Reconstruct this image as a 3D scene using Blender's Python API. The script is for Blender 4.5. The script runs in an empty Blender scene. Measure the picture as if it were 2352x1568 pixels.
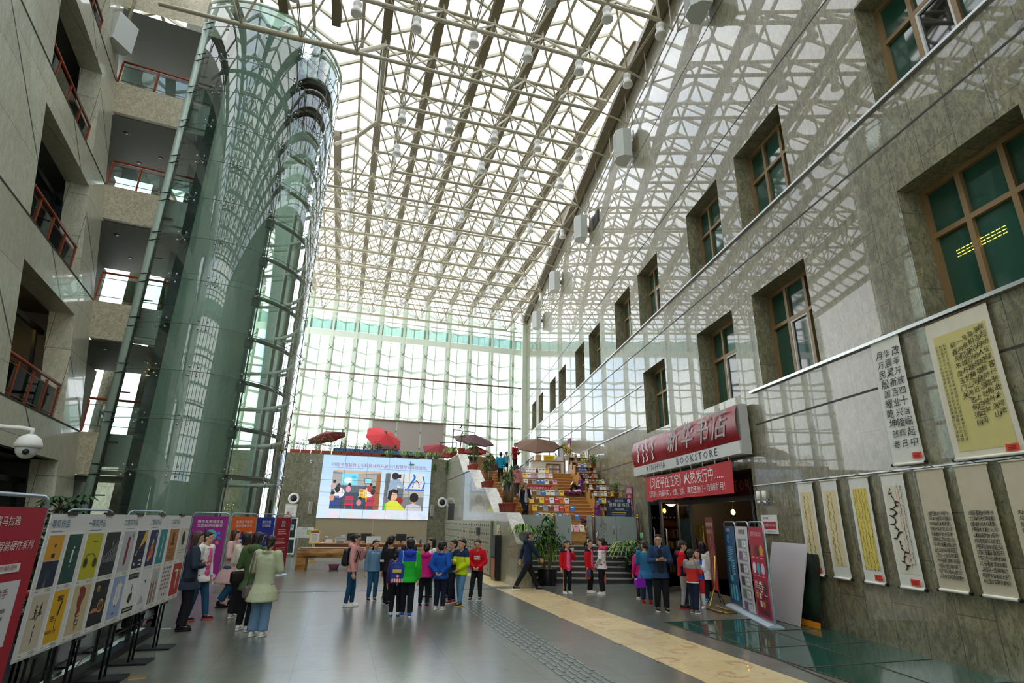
import bpy, math, random
import numpy as np
from mathutils import Vector, Matrix
R_ = random.Random(7)
PI = math.pi
SC = bpy.context.scene
COL = SC.collection

# ------------------------------------------------------------ camera
F_PX, H_CAM = 1244.35, 1.92
YAW, PIT, ROL = -0.288508, 0.3201036, -0.0189091
WANG = 0.1662316                      # heading of the right-hand wall


def _rot():
    c, s = math.cos, math.sin
    Rz = np.array([[c(YAW), -s(YAW), 0], [s(YAW), c(YAW), 0], [0, 0, 1]])
    Rx = np.array([[1, 0, 0], [0, c(PIT), -s(PIT)], [0, s(PIT), c(PIT)]])
    Ry = np.array([[c(ROL), 0, s(ROL)], [0, 1, 0], [-s(ROL), 0, c(ROL)]])
    return Rz @ Rx @ Ry


RM = _rot()
CAMP = np.array([0, 0, H_CAM])
cam = bpy.data.cameras.new('camera')
cam.sensor_width = 36
cam.lens = F_PX / 2352 * 36
cam.clip_end = 400
camo = bpy.data.objects.new('camera', cam)
COL.objects.link(camo)
m = Matrix.Identity(4)
for i in range(3):
    m[i][0], m[i][1], m[i][2] = RM[i, 0], RM[i, 2], -RM[i, 1]
m[2][3] = H_CAM
camo.matrix_world = m
SC.camera = camo

# ------------------------------------------------------------ sky, sun, exposure
SC.view_settings.view_transform = 'Standard'
SC.view_settings.look = 'None'
SC.view_settings.gamma = 1
SC.view_settings.exposure = .85
SKY, SUN = 2.2, .6
w = bpy.data.worlds.new('overcast_sky')
SC.world = w
w.use_nodes = True
nt = w.node_tree
nt.nodes.clear()
out = nt.nodes.new('ShaderNodeOutputWorld')
bg = nt.nodes.new('ShaderNodeBackground')
tc = nt.nodes.new('ShaderNodeTexCoord')
nz = nt.nodes.new('ShaderNodeTexNoise')
nz.inputs['Scale'].default_value = 3.2
nz.inputs['Detail'].default_value = 5
rp = nt.nodes.new('ShaderNodeValToRGB')
rp.color_ramp.elements[0].position = .36
rp.color_ramp.elements[0].color = (.50, .62, .80, 1)
rp.color_ramp.elements[1].position = .56
rp.color_ramp.elements[1].color = (1, 1, 1, 1)
nt.links.new(tc.outputs['Generated'], nz.inputs['Vector'])
nt.links.new(nz.outputs['Fac'], rp.inputs['Fac'])
nt.links.new(rp.outputs['Color'], bg.inputs['Color'])
bg.inputs['Strength'].default_value = SKY
nt.links.new(bg.outputs[0], out.inputs[0])
sl = bpy.data.lights.new('sun', 'SUN')
sl.energy = SUN
sl.angle = 1.0
sl.color = (1, .95, .86)
so = bpy.data.objects.new('sun', sl)
COL.objects.link(so)
so.rotation_euler = (math.radians(25), math.radians(-22), 0)
cy = SC.cycles
cy.max_bounces, cy.diffuse_bounces, cy.glossy_bounces = 7, 3, 3
cy.transmission_bounces, cy.transparent_max_bounces = 4, 14
cy.caustics_reflective = cy.caustics_refractive = False
cy.sample_clamp_indirect = 4
cy.use_adaptive_sampling = True
cy.adaptive_threshold = .03


# ------------------------------------------------------------ pixels of the photo to points of the place
def ray(x, y):
    d = RM @ np.array([x - 1176, F_PX, -(y - 784)])
    return d / np.linalg.norm(d)


def pz(x, y, z=0.):
    d = ray(x, y)
    return CAMP + d * ((z - H_CAM) / d[2])


def ppl(x, y, P, n):
    d = ray(x, y)
    return CAMP + d * (np.dot(np.asarray(P, float) - CAMP, n) / np.dot(d, n))


def pY(x, y, Y): return ppl(x, y, (0, Y, 0), np.array([0, 1., 0]))
def pX(x, y, X): return ppl(x, y, (X, 0, 0), np.array([1., 0, 0]))


WP = np.array([7.67, -1.29, 0])       # foot of the right-hand wall, s = 0
WD = np.array([math.sin(WANG), math.cos(WANG), 0])
WN = np.array([-math.cos(WANG), math.sin(WANG), 0])


def pw(x, y, off=0.):                 # pixel -> (s, z) on the right wall
    P = ppl(x, y, WP + WN * off, WN)
    return float(np.dot(P - WP, WD)), float(P[2])


def wpt(s, off, z): return WP + WD * s + WN * off + np.array([0, 0, z])
def wso(P): return float(np.dot(P - WP, WD)), float(np.dot(P - WP, WN))


# ------------------------------------------------------------ materials
MATS = {}


def mat(name, col, rough=.6, metal=0., spec=.5, noise=0., nscale=8., bump=0., bscale=40., emit=0., stretch=None,
        col2=None, alpha=1., ecol=None, transl=0.):
    if name in MATS: return MATS[name]
    M = bpy.data.materials.new(name)
    MATS[name] = M
    M.use_nodes = True
    n = M.node_tree
    b = n.nodes['Principled BSDF']
    c4 = tuple(col) + (1,)
    b.inputs['Base Color'].default_value = c4
    b.inputs['Roughness'].default_value = rough
    b.inputs['Metallic'].default_value = metal
    b.inputs['Specular IOR Level'].default_value = spec
    if emit:
        b.inputs['Emission Color'].default_value = tuple(ecol or col) + (1,)
        b.inputs['Emission Strength'].default_value = emit
    if noise or bump:
        t = n.nodes.new('ShaderNodeTexCoord')
        mp = n.nodes.new('ShaderNodeMapping')
        n.links.new(t.outputs['Object'], mp.inputs[0])
        if stretch: mp.inputs['Scale'].default_value = stretch
    if noise:
        q = n.nodes.new('ShaderNodeTexNoise')
        q.inputs['Scale'].default_value = nscale
        q.inputs['Detail'].default_value = 6
        n.links.new(mp.outputs[0], q.inputs['Vector'])
        r = n.nodes.new('ShaderNodeValToRGB')
        c2 = col2 or tuple(max(0, c * (1 - noise)) for c in col)
        r.color_ramp.elements[0].position = .38
        r.color_ramp.elements[0].color = tuple(c2) + (1,)
        r.color_ramp.elements[1].position = .62
        r.color_ramp.elements[1].color = c4
        n.links.new(q.outputs['Fac'], r.inputs[0])
        n.links.new(r.outputs[0], b.inputs['Base Color'])
    if bump:
        q = n.nodes.new('ShaderNodeTexNoise')
        q.inputs['Scale'].default_value = bscale
        q.inputs['Detail'].default_value = 4
        n.links.new(mp.outputs[0], q.inputs['Vector'])
        u = n.nodes.new('ShaderNodeBump')
        u.inputs['Strength'].default_value = bump
        u.inputs['Distance'].default_value = .02
        n.links.new(q.outputs['Fac'], u.inputs['Height'])
        n.links.new(u.outputs[0], b.inputs['Normal'])
    return M


def granite(name, c1, c2, c3, rough, joints=None, rot=True, streak=(1, 1, 1), jcol=(.07, .066, .055), wob=0., clr=0., crough=.015):
    """Speckled stone; joints = (course height, slab length) draws narrow mortar lines in object space."""
    M = bpy.data.materials.new(name)
    MATS[name] = M
    M.use_nodes = True
    n = M.node_tree
    N, L = n.nodes.new, n.links.new
    b = n.nodes['Principled BSDF']
    b.inputs['Roughness'].default_value = rough
    b.inputs['Specular IOR Level'].default_value = .4
    if clr:
        b.inputs['Coat Weight'].default_value = clr
        b.inputs['Coat Roughness'].default_value = crough
        b.inputs['Coat IOR'].default_value = 1.45
    t = N('ShaderNodeTexCoord')
    mp = N('ShaderNodeMapping')
    mp.inputs['Scale'].default_value = streak
    L(t.outputs['Object'], mp.inputs[0])
    a = N('ShaderNodeTexNoise'); a.inputs['Scale'].default_value = 9; a.inputs['Detail'].default_value = 8; a.inputs['Distortion'].default_value = 1.2
    d = N('ShaderNodeTexNoise'); d.inputs['Scale'].default_value = 38; d.inputs['Detail'].default_value = 5; d.inputs['Distortion'].default_value = .8
    for q in (a, d): L(mp.outputs[0], q.inputs['Vector'])
    r1 = N('ShaderNodeValToRGB'); r1.color_ramp.elements[0].position = .40; r1.color_ramp.elements[1].position = .62
    r1.color_ramp.elements[0].color = c2 + (1,); r1.color_ramp.elements[1].color = c1 + (1,)
    L(a.outputs['Fac'], r1.inputs[0])
    r2 = N('ShaderNodeValToRGB'); r2.color_ramp.elements[0].position = .56; r2.color_ramp.elements[1].position = .68
    r2.color_ramp.elements[0].color = (0, 0, 0, 1); r2.color_ramp.elements[1].color = (.8, .8, .8, 1)
    L(d.outputs['Fac'], r2.inputs[0])
    mx = N('ShaderNodeMix'); mx.data_type = 'RGBA'
    L(r2.outputs[0], mx.inputs[0]); L(r1.outputs[0], mx.inputs[6]); mx.inputs[7].default_value = c3 + (1,)
    res = mx.outputs[2]
    if joints:
        m2 = N('ShaderNodeMapping'); L(t.outputs['Object'], m2.inputs[0])
        sp = N('ShaderNodeSeparateXYZ'); L(m2.outputs[0], sp.inputs[0])
        cb = N('ShaderNodeCombineXYZ')
        if rot == 'floor': L(sp.outputs[0], cb.inputs[0]); L(sp.outputs[1], cb.inputs[1])
        elif rot: L(sp.outputs[2], cb.inputs[0]); L(sp.outputs[0], cb.inputs[1])
        else: L(sp.outputs[0], cb.inputs[0]); L(sp.outputs[2], cb.inputs[1])
        k = N('ShaderNodeTexBrick'); L(cb.outputs[0], k.inputs['Vector'])
        k.inputs['Scale'].default_value = 1
        k.inputs['Brick Width'].default_value = joints[1]; k.inputs['Row Height'].default_value = joints[0]
        k.inputs['Mortar Size'].default_value = joints[2] if len(joints) > 2 else .006
        k.inputs['Mortar Smooth'].default_value = 0
        k.offset = joints[3] if len(joints) > 3 else .5
        k.inputs['Color1'].default_value = (1, 1, 1, 1); k.inputs['Color2'].default_value = (.84, .84, .84, 1); k.inputs['Mortar'].default_value = (0, 0, 0, 1)
        v = N('ShaderNodeMix'); v.data_type = 'RGBA'; v.blend_type = 'MULTIPLY'; v.inputs[0].default_value = 1
        L(res, v.inputs[6]); L(k.outputs['Color'], v.inputs[7])
        j = N('ShaderNodeMix'); j.data_type = 'RGBA'
        L(k.outputs['Fac'], j.inputs[0]); L(v.outputs[2], j.inputs[6]); j.inputs[7].default_value = jcol + (1,)
        res = j.outputs[2]
        if wob:                       # every slab sits a hair out of true, so reflections break at the joints
            wn = N('ShaderNodeTexNoise'); wn.inputs['Scale'].default_value = .9; wn.inputs['Detail'].default_value = 1
            L(t.outputs['Object'], wn.inputs['Vector'])
            ad = N('ShaderNodeMath'); ad.operation = 'MULTIPLY_ADD'; ad.inputs[1].default_value = .25
            sc = N('ShaderNodeSeparateColor'); L(k.outputs['Color'], sc.inputs[0])
            L(sc.outputs[0], ad.inputs[0]); L(wn.outputs['Fac'], ad.inputs[2])
            bp = N('ShaderNodeBump'); bp.inputs['Strength'].default_value = wob; bp.inputs['Distance'].default_value = .02
            L(wn.outputs['Fac'], bp.inputs['Height'])
            L(bp.outputs[0], b.inputs['Normal'])
            if clr: L(bp.outputs[0], b.inputs['Coat Normal'])
    L(res, b.inputs['Base Color'])
    return M


def glass(name, tint, refl=.5, alpha=.92, rough=0., ior=1.5, haze=0., hcol=(.8, .85, .82)):
    """Clear architectural glass: tinted see-through plus a Fresnel mirror, optional frosted share."""
    M = bpy.data.materials.new(name)
    MATS[name] = M
    M.use_nodes = True
    n = M.node_tree
    n.nodes.clear()
    N, L = n.nodes.new, n.links.new
    o = N('ShaderNodeOutputMaterial')
    tr = N('ShaderNodeBsdfTransparent'); tr.inputs[0].default_value = tuple(c * alpha for c in tint) + (1,)
    gl = N('ShaderNodeBsdfGlossy'); gl.inputs['Roughness'].default_value = rough; gl.inputs[0].default_value = (1, 1, 1, 1)
    fr = N('ShaderNodeFresnel'); fr.inputs[0].default_value = ior
    ml = N('ShaderNodeMath'); ml.operation = 'MULTIPLY'; ml.inputs[1].default_value = refl * 2; ml.use_clamp = True
    L(fr.outputs[0], ml.inputs[0])
    base = tr.outputs[0]
    if haze:
        tl = N('ShaderNodeBsdfTranslucent'); tl.inputs[0].default_value = hcol + (1,)
        df = N('ShaderNodeBsdfDiffuse'); df.inputs[0].default_value = hcol + (1,)
        h2 = N('ShaderNodeMixShader'); h2.inputs[0].default_value = .5; L(tl.outputs[0], h2.inputs[1]); L(df.outputs[0], h2.inputs[2])
        h = N('ShaderNodeMixShader'); h.inputs[0].default_value = haze
        L(base, h.inputs[1]); L(h2.outputs[0], h.inputs[2]); base = h.outputs[0]
    mx = N('ShaderNodeMixShader')
    L(ml.outputs[0], mx.inputs[0]); L(base, mx.inputs[1]); L(gl.outputs[0], mx.inputs[2])
    L(mx.outputs[0], o.inputs[0])
    return M


def flat(name, col, rough=.7): return mat('paint_' + name, col, rough)


def srgb(r, g, b):
    f = lambda c: c / 12.92 if c <= .04045 else ((c + .055) / 1.055) ** 2.4
    return (f(r / 255), f(g / 255), f(b / 255))


def C(r, g, b, rough=.65, **k):
    return mat('colour_%d_%d_%d_%d' % (r, g, b, int(rough * 100)), srgb(r, g, b), rough, **k)


def SCR(r, g, b, e=1.):
    return mat('screen_%d_%d_%d' % (r, g, b), (0, 0, 0), .3, emit=e, ecol=srgb(r, g, b))


# ------------------------------------------------------------ mesh building
class MB:
    def __init__(s):
        s.v, s.f, s.mi, s.sm, s.mats = [], [], [], [], []

    def _m(s, M):
        if M is None: return -1
        if M not in s.mats: s.mats.append(M)
        return s.mats.index(M)

    def add(s, vs, fs, M=None, smooth=False):
        o = len(s.v)
        s.v += [tuple(float(c) for c in v) for v in vs]
        i = s._m(M)
        for f in fs:
            s.f.append(tuple(o + k for k in f)); s.mi.append(i); s.sm.append(smooth)
        return s

    def box(s, lo, hi, M=None):
        x0, y0, z0 = lo; x1, y1, z1 = hi
        v = [(x0, y0, z0), (x1, y0, z0), (x1, y1, z0), (x0, y1, z0), (x0, y0, z1), (x1, y0, z1), (x1, y1, z1), (x0, y1, z1)]
        return s.add(v, [(0, 3, 2, 1), (4, 5, 6, 7), (0, 1, 5, 4), (1, 2, 6, 5), (2, 3, 7, 6), (3, 0, 4, 7)], M)

    def bbox(s, lo, hi, b=.01, M=None, ax=2):
        """box with its four edges along one axis chamfered"""
        l, h = list(lo), list(hi)
        a, c = [i for i in range(3) if i != ax]
        P = [(l[a] + b, l[c]), (h[a] - b, l[c]), (h[a], l[c] + b), (h[a], h[c] - b), (h[a] - b, h[c]), (l[a] + b, h[c]), (l[a], h[c] - b), (l[a], l[c] + b)]
        vs = []
        for z in (l[ax], h[ax]):
            for p in P:
                q = [0, 0, 0]; q[a], q[c], q[ax] = p[0], p[1], z; vs.append(q)
        fl = ax == 1
        f1, f2 = tuple(range(8)), tuple(range(15, 7, -1))
        return s.add(vs, [f1 if fl else f1[::-1], f2 if fl else f2[::-1]] + [((i, i + 8, (i + 1) % 8 + 8, (i + 1) % 8) if fl else (i, (i + 1) % 8, (i + 1) % 8 + 8, i + 8)) for i in range(8)], M)

    def obox(s, c, ax, M=None):
        """box from centre and three half-axis vectors"""
        c = np.asarray(c, float); a, b, d = [np.asarray(q, float) for q in ax]
        v = [c + i * a + j * b + k * d for k in (-1, 1) for (i, j) in ((-1, -1), (1, -1), (1, 1), (-1, 1))]
        return s.add(v, [(0, 3, 2, 1), (4, 5, 6, 7), (0, 1, 5, 4), (1, 2, 6, 5), (2, 3, 7, 6), (3, 0, 4, 7)], M)

    def bar(s, p, q, w, h, M=None, up=(0, 0, 1)):
        p, q = np.asarray(p, float), np.asarray(q, float)
        d = q - p; l = np.linalg.norm(d); d = d / l
        u = np.asarray(up, float); r = np.cross(d, u)
        if np.linalg.norm(r) < 1e-4: r = np.cross(d, (1, 0, 0))
        r /= np.linalg.norm(r); u = np.cross(r, d)
        return s.obox((p + q) / 2, (r * w / 2, d * l / 2, u * h / 2), M)

    def quad(s, a, b, c, d, M=None): return s.add([a, b, c, d], [(0, 1, 2, 3)], M)

    def tube(s, pts, r, n=8, M=None, smooth=True, cap=True, sq=1.):
        pts = [np.asarray(p, float) for p in pts]
        rs = r if hasattr(r, '__len__') else [r] * len(pts)
        vs, fs = [], []
        prev = None
        for i, p in enumerate(pts):
            d = pts[min(i + 1, len(pts) - 1)] - pts[max(i - 1, 0)]
            d = d / (np.linalg.norm(d) + 1e-9)
            if prev is None:
                a = np.cross(d, (0, 0, 1))
                if np.linalg.norm(a) < .05: a = np.cross(d, (0, 1, 0))
            else:
                a = prev - d * np.dot(prev, d)
            a = a / (np.linalg.norm(a) + 1e-9); prev = a
            b = np.cross(d, a)
            for k in range(n):
                t = 2 * PI * k / n
                vs.append(p + (a * math.cos(t) + b * math.sin(t) * sq) * rs[i])
        for i in range(len(pts) - 1):
            for k in range(n):
                k2 = (k + 1) % n
                fs.append((i * n + k, i * n + k2, (i + 1) * n + k2, (i + 1) * n + k))
        s.add(vs, fs, M, smooth)
        if cap:
            o = len(s.v) - len(vs)
            s.f += [tuple(o + k for k in range(n - 1, -1, -1)), tuple(o + (len(pts) - 1) * n + k for k in range(n))]
            s.mi += [s._m(M)] * 2; s.sm += [False] * 2
        return s

    def lathe(s, prof, c=(0, 0, 0), n=16, M=None, smooth=True, sx=1., sy=1.):
        vs, fs = [], []
        for r, z in prof:
            for k in range(n):
                t = 2 * PI * k / n
                vs.append((c[0] + r * math.cos(t) * sx, c[1] + r * math.sin(t) * sy, c[2] + z))
        for i in range(len(prof) - 1):
            for k in range(n):
                k2 = (k + 1) % n
                fs.append((i * n + k, i * n + k2, (i + 1) * n + k2, (i + 1) * n + k))
        if prof[0][0] > 1e-4: fs.append(tuple(range(n - 1, -1, -1)))
        if prof[-1][0] > 1e-4: fs.append(tuple((len(prof) - 1) * n + k for k in range(n)))
        return s.add(vs, fs, M, smooth)

    def prism(s, poly, z0, z1, M=None, f=None):
        """closed polygon (x, y) counter-clockwise, extruded in z; f maps (x, y, z) to a point"""
        n = len(poly)
        f = f or (lambda x, y, z: (x, y, z))
        vs = [f(x, y, z0) for x, y in poly] + [f(x, y, z1) for x, y in poly]
        return s.add(vs, [tuple(range(n - 1, -1, -1)), tuple(range(n, 2 * n))] + [(i, (i + 1) % n, n + (i + 1) % n, n + i) for i in range(n)], M)

    def ball(s, c, r, M=None, n=10, m=7):
        rx, ry, rz = r if hasattr(r, '__len__') else (r, r, r)
        vs = [(c[0], c[1], c[2] - rz)]
        for i in range(1, m):
            p = -PI / 2 + PI * i / m
            for k in range(n):
                t = 2 * PI * k / n
                vs.append((c[0] + rx * math.cos(p) * math.cos(t), c[1] + ry * math.cos(p) * math.sin(t), c[2] + rz * math.sin(p)))
        vs.append((c[0], c[1], c[2] + rz))
        fs = [(0, 1 + (k + 1) % n, 1 + k) for k in range(n)]
        for i in range(m - 2):
            for k in range(n):
                a = 1 + i * n
                fs.append((a + k, a + (k + 1) % n, a + n + (k + 1) % n, a + n + k))
        e = len(vs) - 1; a = 1 + (m - 2) * n
        fs += [(e, a + k, a + (k + 1) % n) for k in range(n)]
        return s.add(vs, fs, M, True)

    def xf(s, f):
        s.v = [tuple(f(*p)) for p in s.v]; return s

    def build(s, name, M=None, parent=None):
        me = bpy.data.meshes.new(name)
        me.from_pydata(s.v, [], s.f)
        if s.mats:
            sh = 0
            if M is not None: me.materials.append(M); sh = 1
            for q in s.mats: me.materials.append(q)
            me.polygons.foreach_set('material_index', [max(0, i + sh) for i in s.mi])
        elif M is not None:
            me.materials.append(M)
        me.polygons.foreach_set('use_smooth', s.sm)
        me.update()
        o = bpy.data.objects.new(name, me)
        COL.objects.link(o)
        if parent is not None: o.parent = parent
        return o


def tag(o, label=None, cat=None, group=None, kind=None):
    if label: o['label'] = label
    if cat: o['category'] = cat
    if group: o['group'] = group
    if kind: o['kind'] = kind
    return o


def empty(name, loc=(0, 0, 0), rz=0., label=None, cat=None, group=None, kind=None, parent=None):
    o = bpy.data.objects.new(name, None)
    o.empty_display_size = .1
    COL.objects.link(o)
    o.location = tuple(float(c) for c in loc); o.rotation_euler = (0, 0, rz)
    if parent is not None: o.parent = parent
    return tag(o, label, cat, group, kind)


KIDS = {}


def dup(root, loc, rz=None, label=None, group=None):
    """copy of a thing with copies of its parts and sub-parts, sharing mesh data"""
    def cp(o, par):
        c = o.copy(); COL.objects.link(c)
        if par is not None: c.parent = par
        for ch in list(o.children): cp(ch, c)
        return c
    r = cp(root, None)
    r.location = tuple(float(c) for c in loc)
    if rz is not None: r.rotation_euler = (0, 0, rz)
    if label: r['label'] = label
    if group: r['group'] = group
    return r


# ------------------------------------------------------------ lettering
def text_mesh(txt, size, shear=0., space=1., align='CENTER', ext=0., lines=1.):
    cu = bpy.data.curves.new('t', 'FONT')
    cu.body = txt; cu.size = size; cu.align_x = align; cu.align_y = 'CENTER'; cu.shear = shear
    cu.space_character = space; cu.resolution_u = 1; cu.extrude = ext; cu.space_line = lines
    o = bpy.data.objects.new('t', cu); COL.objects.link(o)
    bpy.context.view_layer.update()
    me = bpy.data.meshes.new_from_object(o.evaluated_get(bpy.context.evaluated_depsgraph_get()))
    vs = [tuple(v.co) for v in me.vertices]; fs = [tuple(p.vertices) for p in me.polygons]
    bpy.data.objects.remove(o); bpy.data.curves.remove(cu); bpy.data.meshes.remove(me)
    return vs, fs


TXC = {}


def letters(mb, txt, f, x, y, size, M=None, sx=1., thick=1., **k):
    """lettering on a surface: f(u, v) maps sheet coordinates to a point"""
    key = (txt, tuple(sorted(k.items())))
    if key not in TXC: TXC[key] = text_mesh(txt, 1., **k)
    vs, fs = TXC[key]
    mb.add([f(x + a * size * sx, y + b * size) for a, b, c in vs], fs, M)
# ============================================================ materials of the place
WRZ = math.atan2(WD[1], WD[0])
G_WALL = granite('polished_granite', srgb(150, 145, 116), srgb(118, 114, 91), srgb(62, 60, 48), .3, (.62, 1.44, .006), True, (1, 1, .45), wob=.03, clr=1.)
G_FACE = granite('flamed_granite', srgb(196, 188, 160), srgb(168, 160, 134), srgb(108, 102, 86), .45, None, streak=(1, 1, .8))
G_LEFT = granite('pale_granite', srgb(212, 210, 186), srgb(194, 192, 168), srgb(158, 156, 136), .3, (.62, 1.44, .006), True, (1, 1, .3), clr=.4, wob=.03)
G_GREY = granite('grey_granite', srgb(146, 144, 118), srgb(116, 114, 92), srgb(62, 61, 50), .3, (1.6, 1.2, .005, 0.), False, (1, 1, .5), clr=.25)
G_FLANK = granite('smooth_grey_stone', srgb(156, 154, 130), srgb(138, 136, 114), srgb(104, 102, 86), .22, None, streak=(1, 1, .3), clr=.6)
G_COPE = granite('white_marble', srgb(226, 224, 214), srgb(206, 203, 192), srgb(172, 168, 158), .2, None, streak=(.5, .5, .5))
FLOOR = granite('floor_tile', srgb(118, 120, 110), srgb(108, 110, 101), srgb(97, 99, 91), .3, (1.1, 1.05, .004, 0.), 'floor', (.3, .3, .3), jcol=(.05, .05, .045), clr=.6, crough=.22)
M_STEEL = mat('cream_steel', srgb(172, 165, 140), .42, 0, .5)
M_STEEL2 = mat('tan_steel', srgb(118, 109, 85), .45, 0, .5)
M_PALE = mat('pale_green_steel', srgb(210, 222, 204), .4, 0, .5)
M_CHROME = mat('brushed_steel', srgb(190, 190, 188), .28, .9)
M_ALU = mat('aluminium', srgb(205, 208, 210), .3, .7)
M_DARK = mat('dark_metal', srgb(46, 50, 54), .4, .3)
M_BLACK = mat('black_metal', srgb(26, 27, 29), .4, .1)
M_BROWN = mat('bronze_frame', srgb(150, 122, 84), .42, .1)
M_GROOVE = mat('groove', srgb(58, 54, 47), .7)
M_SOFFIT = mat('soffit', srgb(112, 112, 100), .8)
M_INT = mat('inner_room', srgb(88, 92, 88), .8)
M_WHITE = mat('white_paint', srgb(232, 232, 228), .5)
M_WOOD = mat('oak_board', srgb(206, 154, 84), .4, 0, .5, .28, 5, 0, stretch=(1, 9, 9))
M_WOOD2 = mat('dark_oak', srgb(150, 104, 58), .45, 0, .5, .3, 5, 0, stretch=(1, 8, 8))
M_RAIL = mat('red_timber', srgb(150, 66, 32), .35)
GL_ROOF = glass('roof_glass', (.97, .99, 1), .18, .92, haze=.06, hcol=(.95, .97, 1))
GL_CLEAR = glass('clear_glass', (.92, .97, .95), .5, .95)
GL_CURT = glass('curtain_glass', (.95, .99, .98), .3, .97)
GL_RAIL = glass('balustrade_glass', (.72, .86, .82), .5, .85)
GL_TOWER = glass('tower_glass', (.83, .95, .885), .7, .96, ior=1.62)
GL_FROST = glass('frosted_glass', (.72, .84, .82), .35, .8, .12, haze=.72, hcol=(.66, .76, .74))
GL_GREEN = mat('green_glass', (.018, .085, .058), .04, 0, .9)
GL_FLOOR = mat('green_glass_floor', (.030, .105, .080), .07, 0, .8, .3, 1.2)


def wall_holes(mb, s0, s1, z0, z1, holes, M, y=0., d=.7, f=None, back=None):
    """front face of a wall with rectangular openings and their reveals; holes = (s0, s1, z0, z1)"""
    f = f or (lambda s, o, z: (s, o, z))
    ss = sorted({s0, s1} | {h[0] for h in holes} | {h[1] for h in holes})
    zs = sorted({z0, z1} | {h[2] for h in holes} | {h[3] for h in holes})
    for a, b in zip(ss, ss[1:]):
        if b <= s0 or a >= s1: continue
        for c, e in zip(zs, zs[1:]):
            if e <= z0 or c >= z1: continue
            if any(h[0] - 1e-6 <= a and b <= h[1] + 1e-6 and h[2] - 1e-6 <= c and e <= h[3] + 1e-6 for h in holes): continue
            mb.add([f(a, y, c), f(b, y, c), f(b, y, e), f(a, y, e)], [(3, 2, 1, 0)], M)
    for a, b, c, e in holes:
        q = [(a, c), (b, c), (b, e), (a, e)]
        for i in range(4):
            p, r = q[i], q[(i + 1) % 4]
            if p[1] == r[1] == z0 and z0 == 0: continue
            mb.add([f(p[0], y, p[1]), f(r[0], y, r[1]), f(r[0], y - d, r[1]), f(p[0], y - d, p[1])], [(0, 1, 2, 3)], M)
        if back: mb.add([f(a, y - d, c), f(b, y - d, c), f(b, y - d, e), f(a, y - d, e)], [(3, 2, 1, 0)], back)


# ------------------------------------------------------------ floor
PIT = [(-2.92, -7), (-2.92, 11.7), (-3.65, 14.3), (-5.9, 14.3), (-5.9, -7)]   # sunken court behind the glass balustrade
m_ = MB()
for q in ([(-2.92, -9), (16, -9), (16, 33), (-2.92, 33)], [(-13, -9), (-5.9, -9), (-5.9, 14.3), (-13, 14.3)], [(-13, 14.3), (-3.65, 14.3), (-3.65, 33), (-13, 33)], [(-3.65, 14.3), (-2.92, 11.7), (-2.92, 33), (-3.65, 33)]):
    m_.quad(*[(x, y, 0) for x, y in q])
fl = m_.build('floor', FLOOR); tag(fl, kind='structure')
# shift of the tile pattern so that the joints fall on x = .675 + 1.05 k, y = 8.57 + 1.1 k
for nd in FLOOR.node_tree.nodes:
    if nd.type == 'MAPPING' and not any(l.to_node.type == 'TEX_NOISE' for l in nd.outputs[0].links):
        nd.inputs['Location'].default_value = (-.675 + 1.05 * 20, -8.57 + 1.1 * 20, 0)
m_ = MB()
m_.add([(x, y, -1.1) for x, y in PIT], [(0, 1, 2, 3, 4)])
for a, b in zip(PIT, PIT[1:] + PIT[:1]): m_.quad((a[0], a[1], -1.1), (b[0], b[1], -1.1), (b[0], b[1], -.012), (a[0], a[1], -.012))
tag(m_.build('floor_pit', granite('gravel_bed', srgb(150, 150, 128), srgb(120, 122, 100), srgb(80, 80, 66), .8)), kind='structure')

BEIGE = granite('cream_marble', srgb(236, 216, 166), srgb(230, 206, 152), srgb(208, 176, 128), .3, (1.3, 1.25, .004, 0.), 'floor', (.18, .18, .18), jcol=(.45, .35, .22), clr=.1)
m_ = MB()
m_.box((4.72, -6, .001), (6.03, 16.95, .006)); m_.box((4.72, 17.55, .001), (6.03, 22.0, .006))
tag(m_.build('floor_marble_strip', BEIGE), kind='structure')
# scroll ornament inlaid in the strip
m_ = MB()
M_SCROLL = mat('rose_marble', srgb(214, 178, 138), .3)
for k in range(34):
    cx_ = 4.95 + (k % 3) * .42 + R_.uniform(-.05, .05); cy_ = 3.0 + k * .42; sg = 1 if k % 2 else -1
    pts = []
    for i in range(15):
        a = i * .42; r = .24 * (1 - i / 17)
        pts.append((cx_ + sg * r * math.cos(a + k), cy_ + r * math.sin(a + k)))
    for i in range(14):
        (ax, ay), (bx, by) = pts[i], pts[i + 1]
        dx, dy = bx - ax, by - ay; l = math.hypot(dx, dy) + 1e-6; wd = .045 * (1 - abs(i - 5) / 12)
        nx, ny = -dy / l * wd, dx / l * wd
        m_.add([(ax - nx, ay - ny, .0072), (bx - nx, by - ny, .0072), (bx + nx, by + ny, .0072), (ax + nx, ay + ny, .0072)], [(0, 1, 2, 3)])
tag(m_.build('floor_marble_scrolls', M_SCROLL), kind='structure')
m_ = MB()
M_SLATE = mat('blue_slate', srgb(98, 110, 112), .35, 0, .5, .2, 6)
for i in range(34):
    xa = -4.2 + i * .42
    m_.box((xa, 16.98, .001), (xa + .40, 17.5, .006))
tag(m_.build('floor_slate_band', M_SLATE), kind='structure')
m_ = MB()
for j in range(6):                    # tactile guide strips: short raised steel bars
    for i in range(42):
        ya = 4.2 + i * .31 + (j % 2) * .15
        if ya + .27 > 16.9: continue
        m_.bbox((3.0 + j * .105, ya, 0), (3.045 + j * .105, ya + .27, .007), .008)
tag(m_.build('floor_tactile_strip', mat('tactile_steel', srgb(132, 146, 146), .3, .55)), kind='structure')
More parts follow.
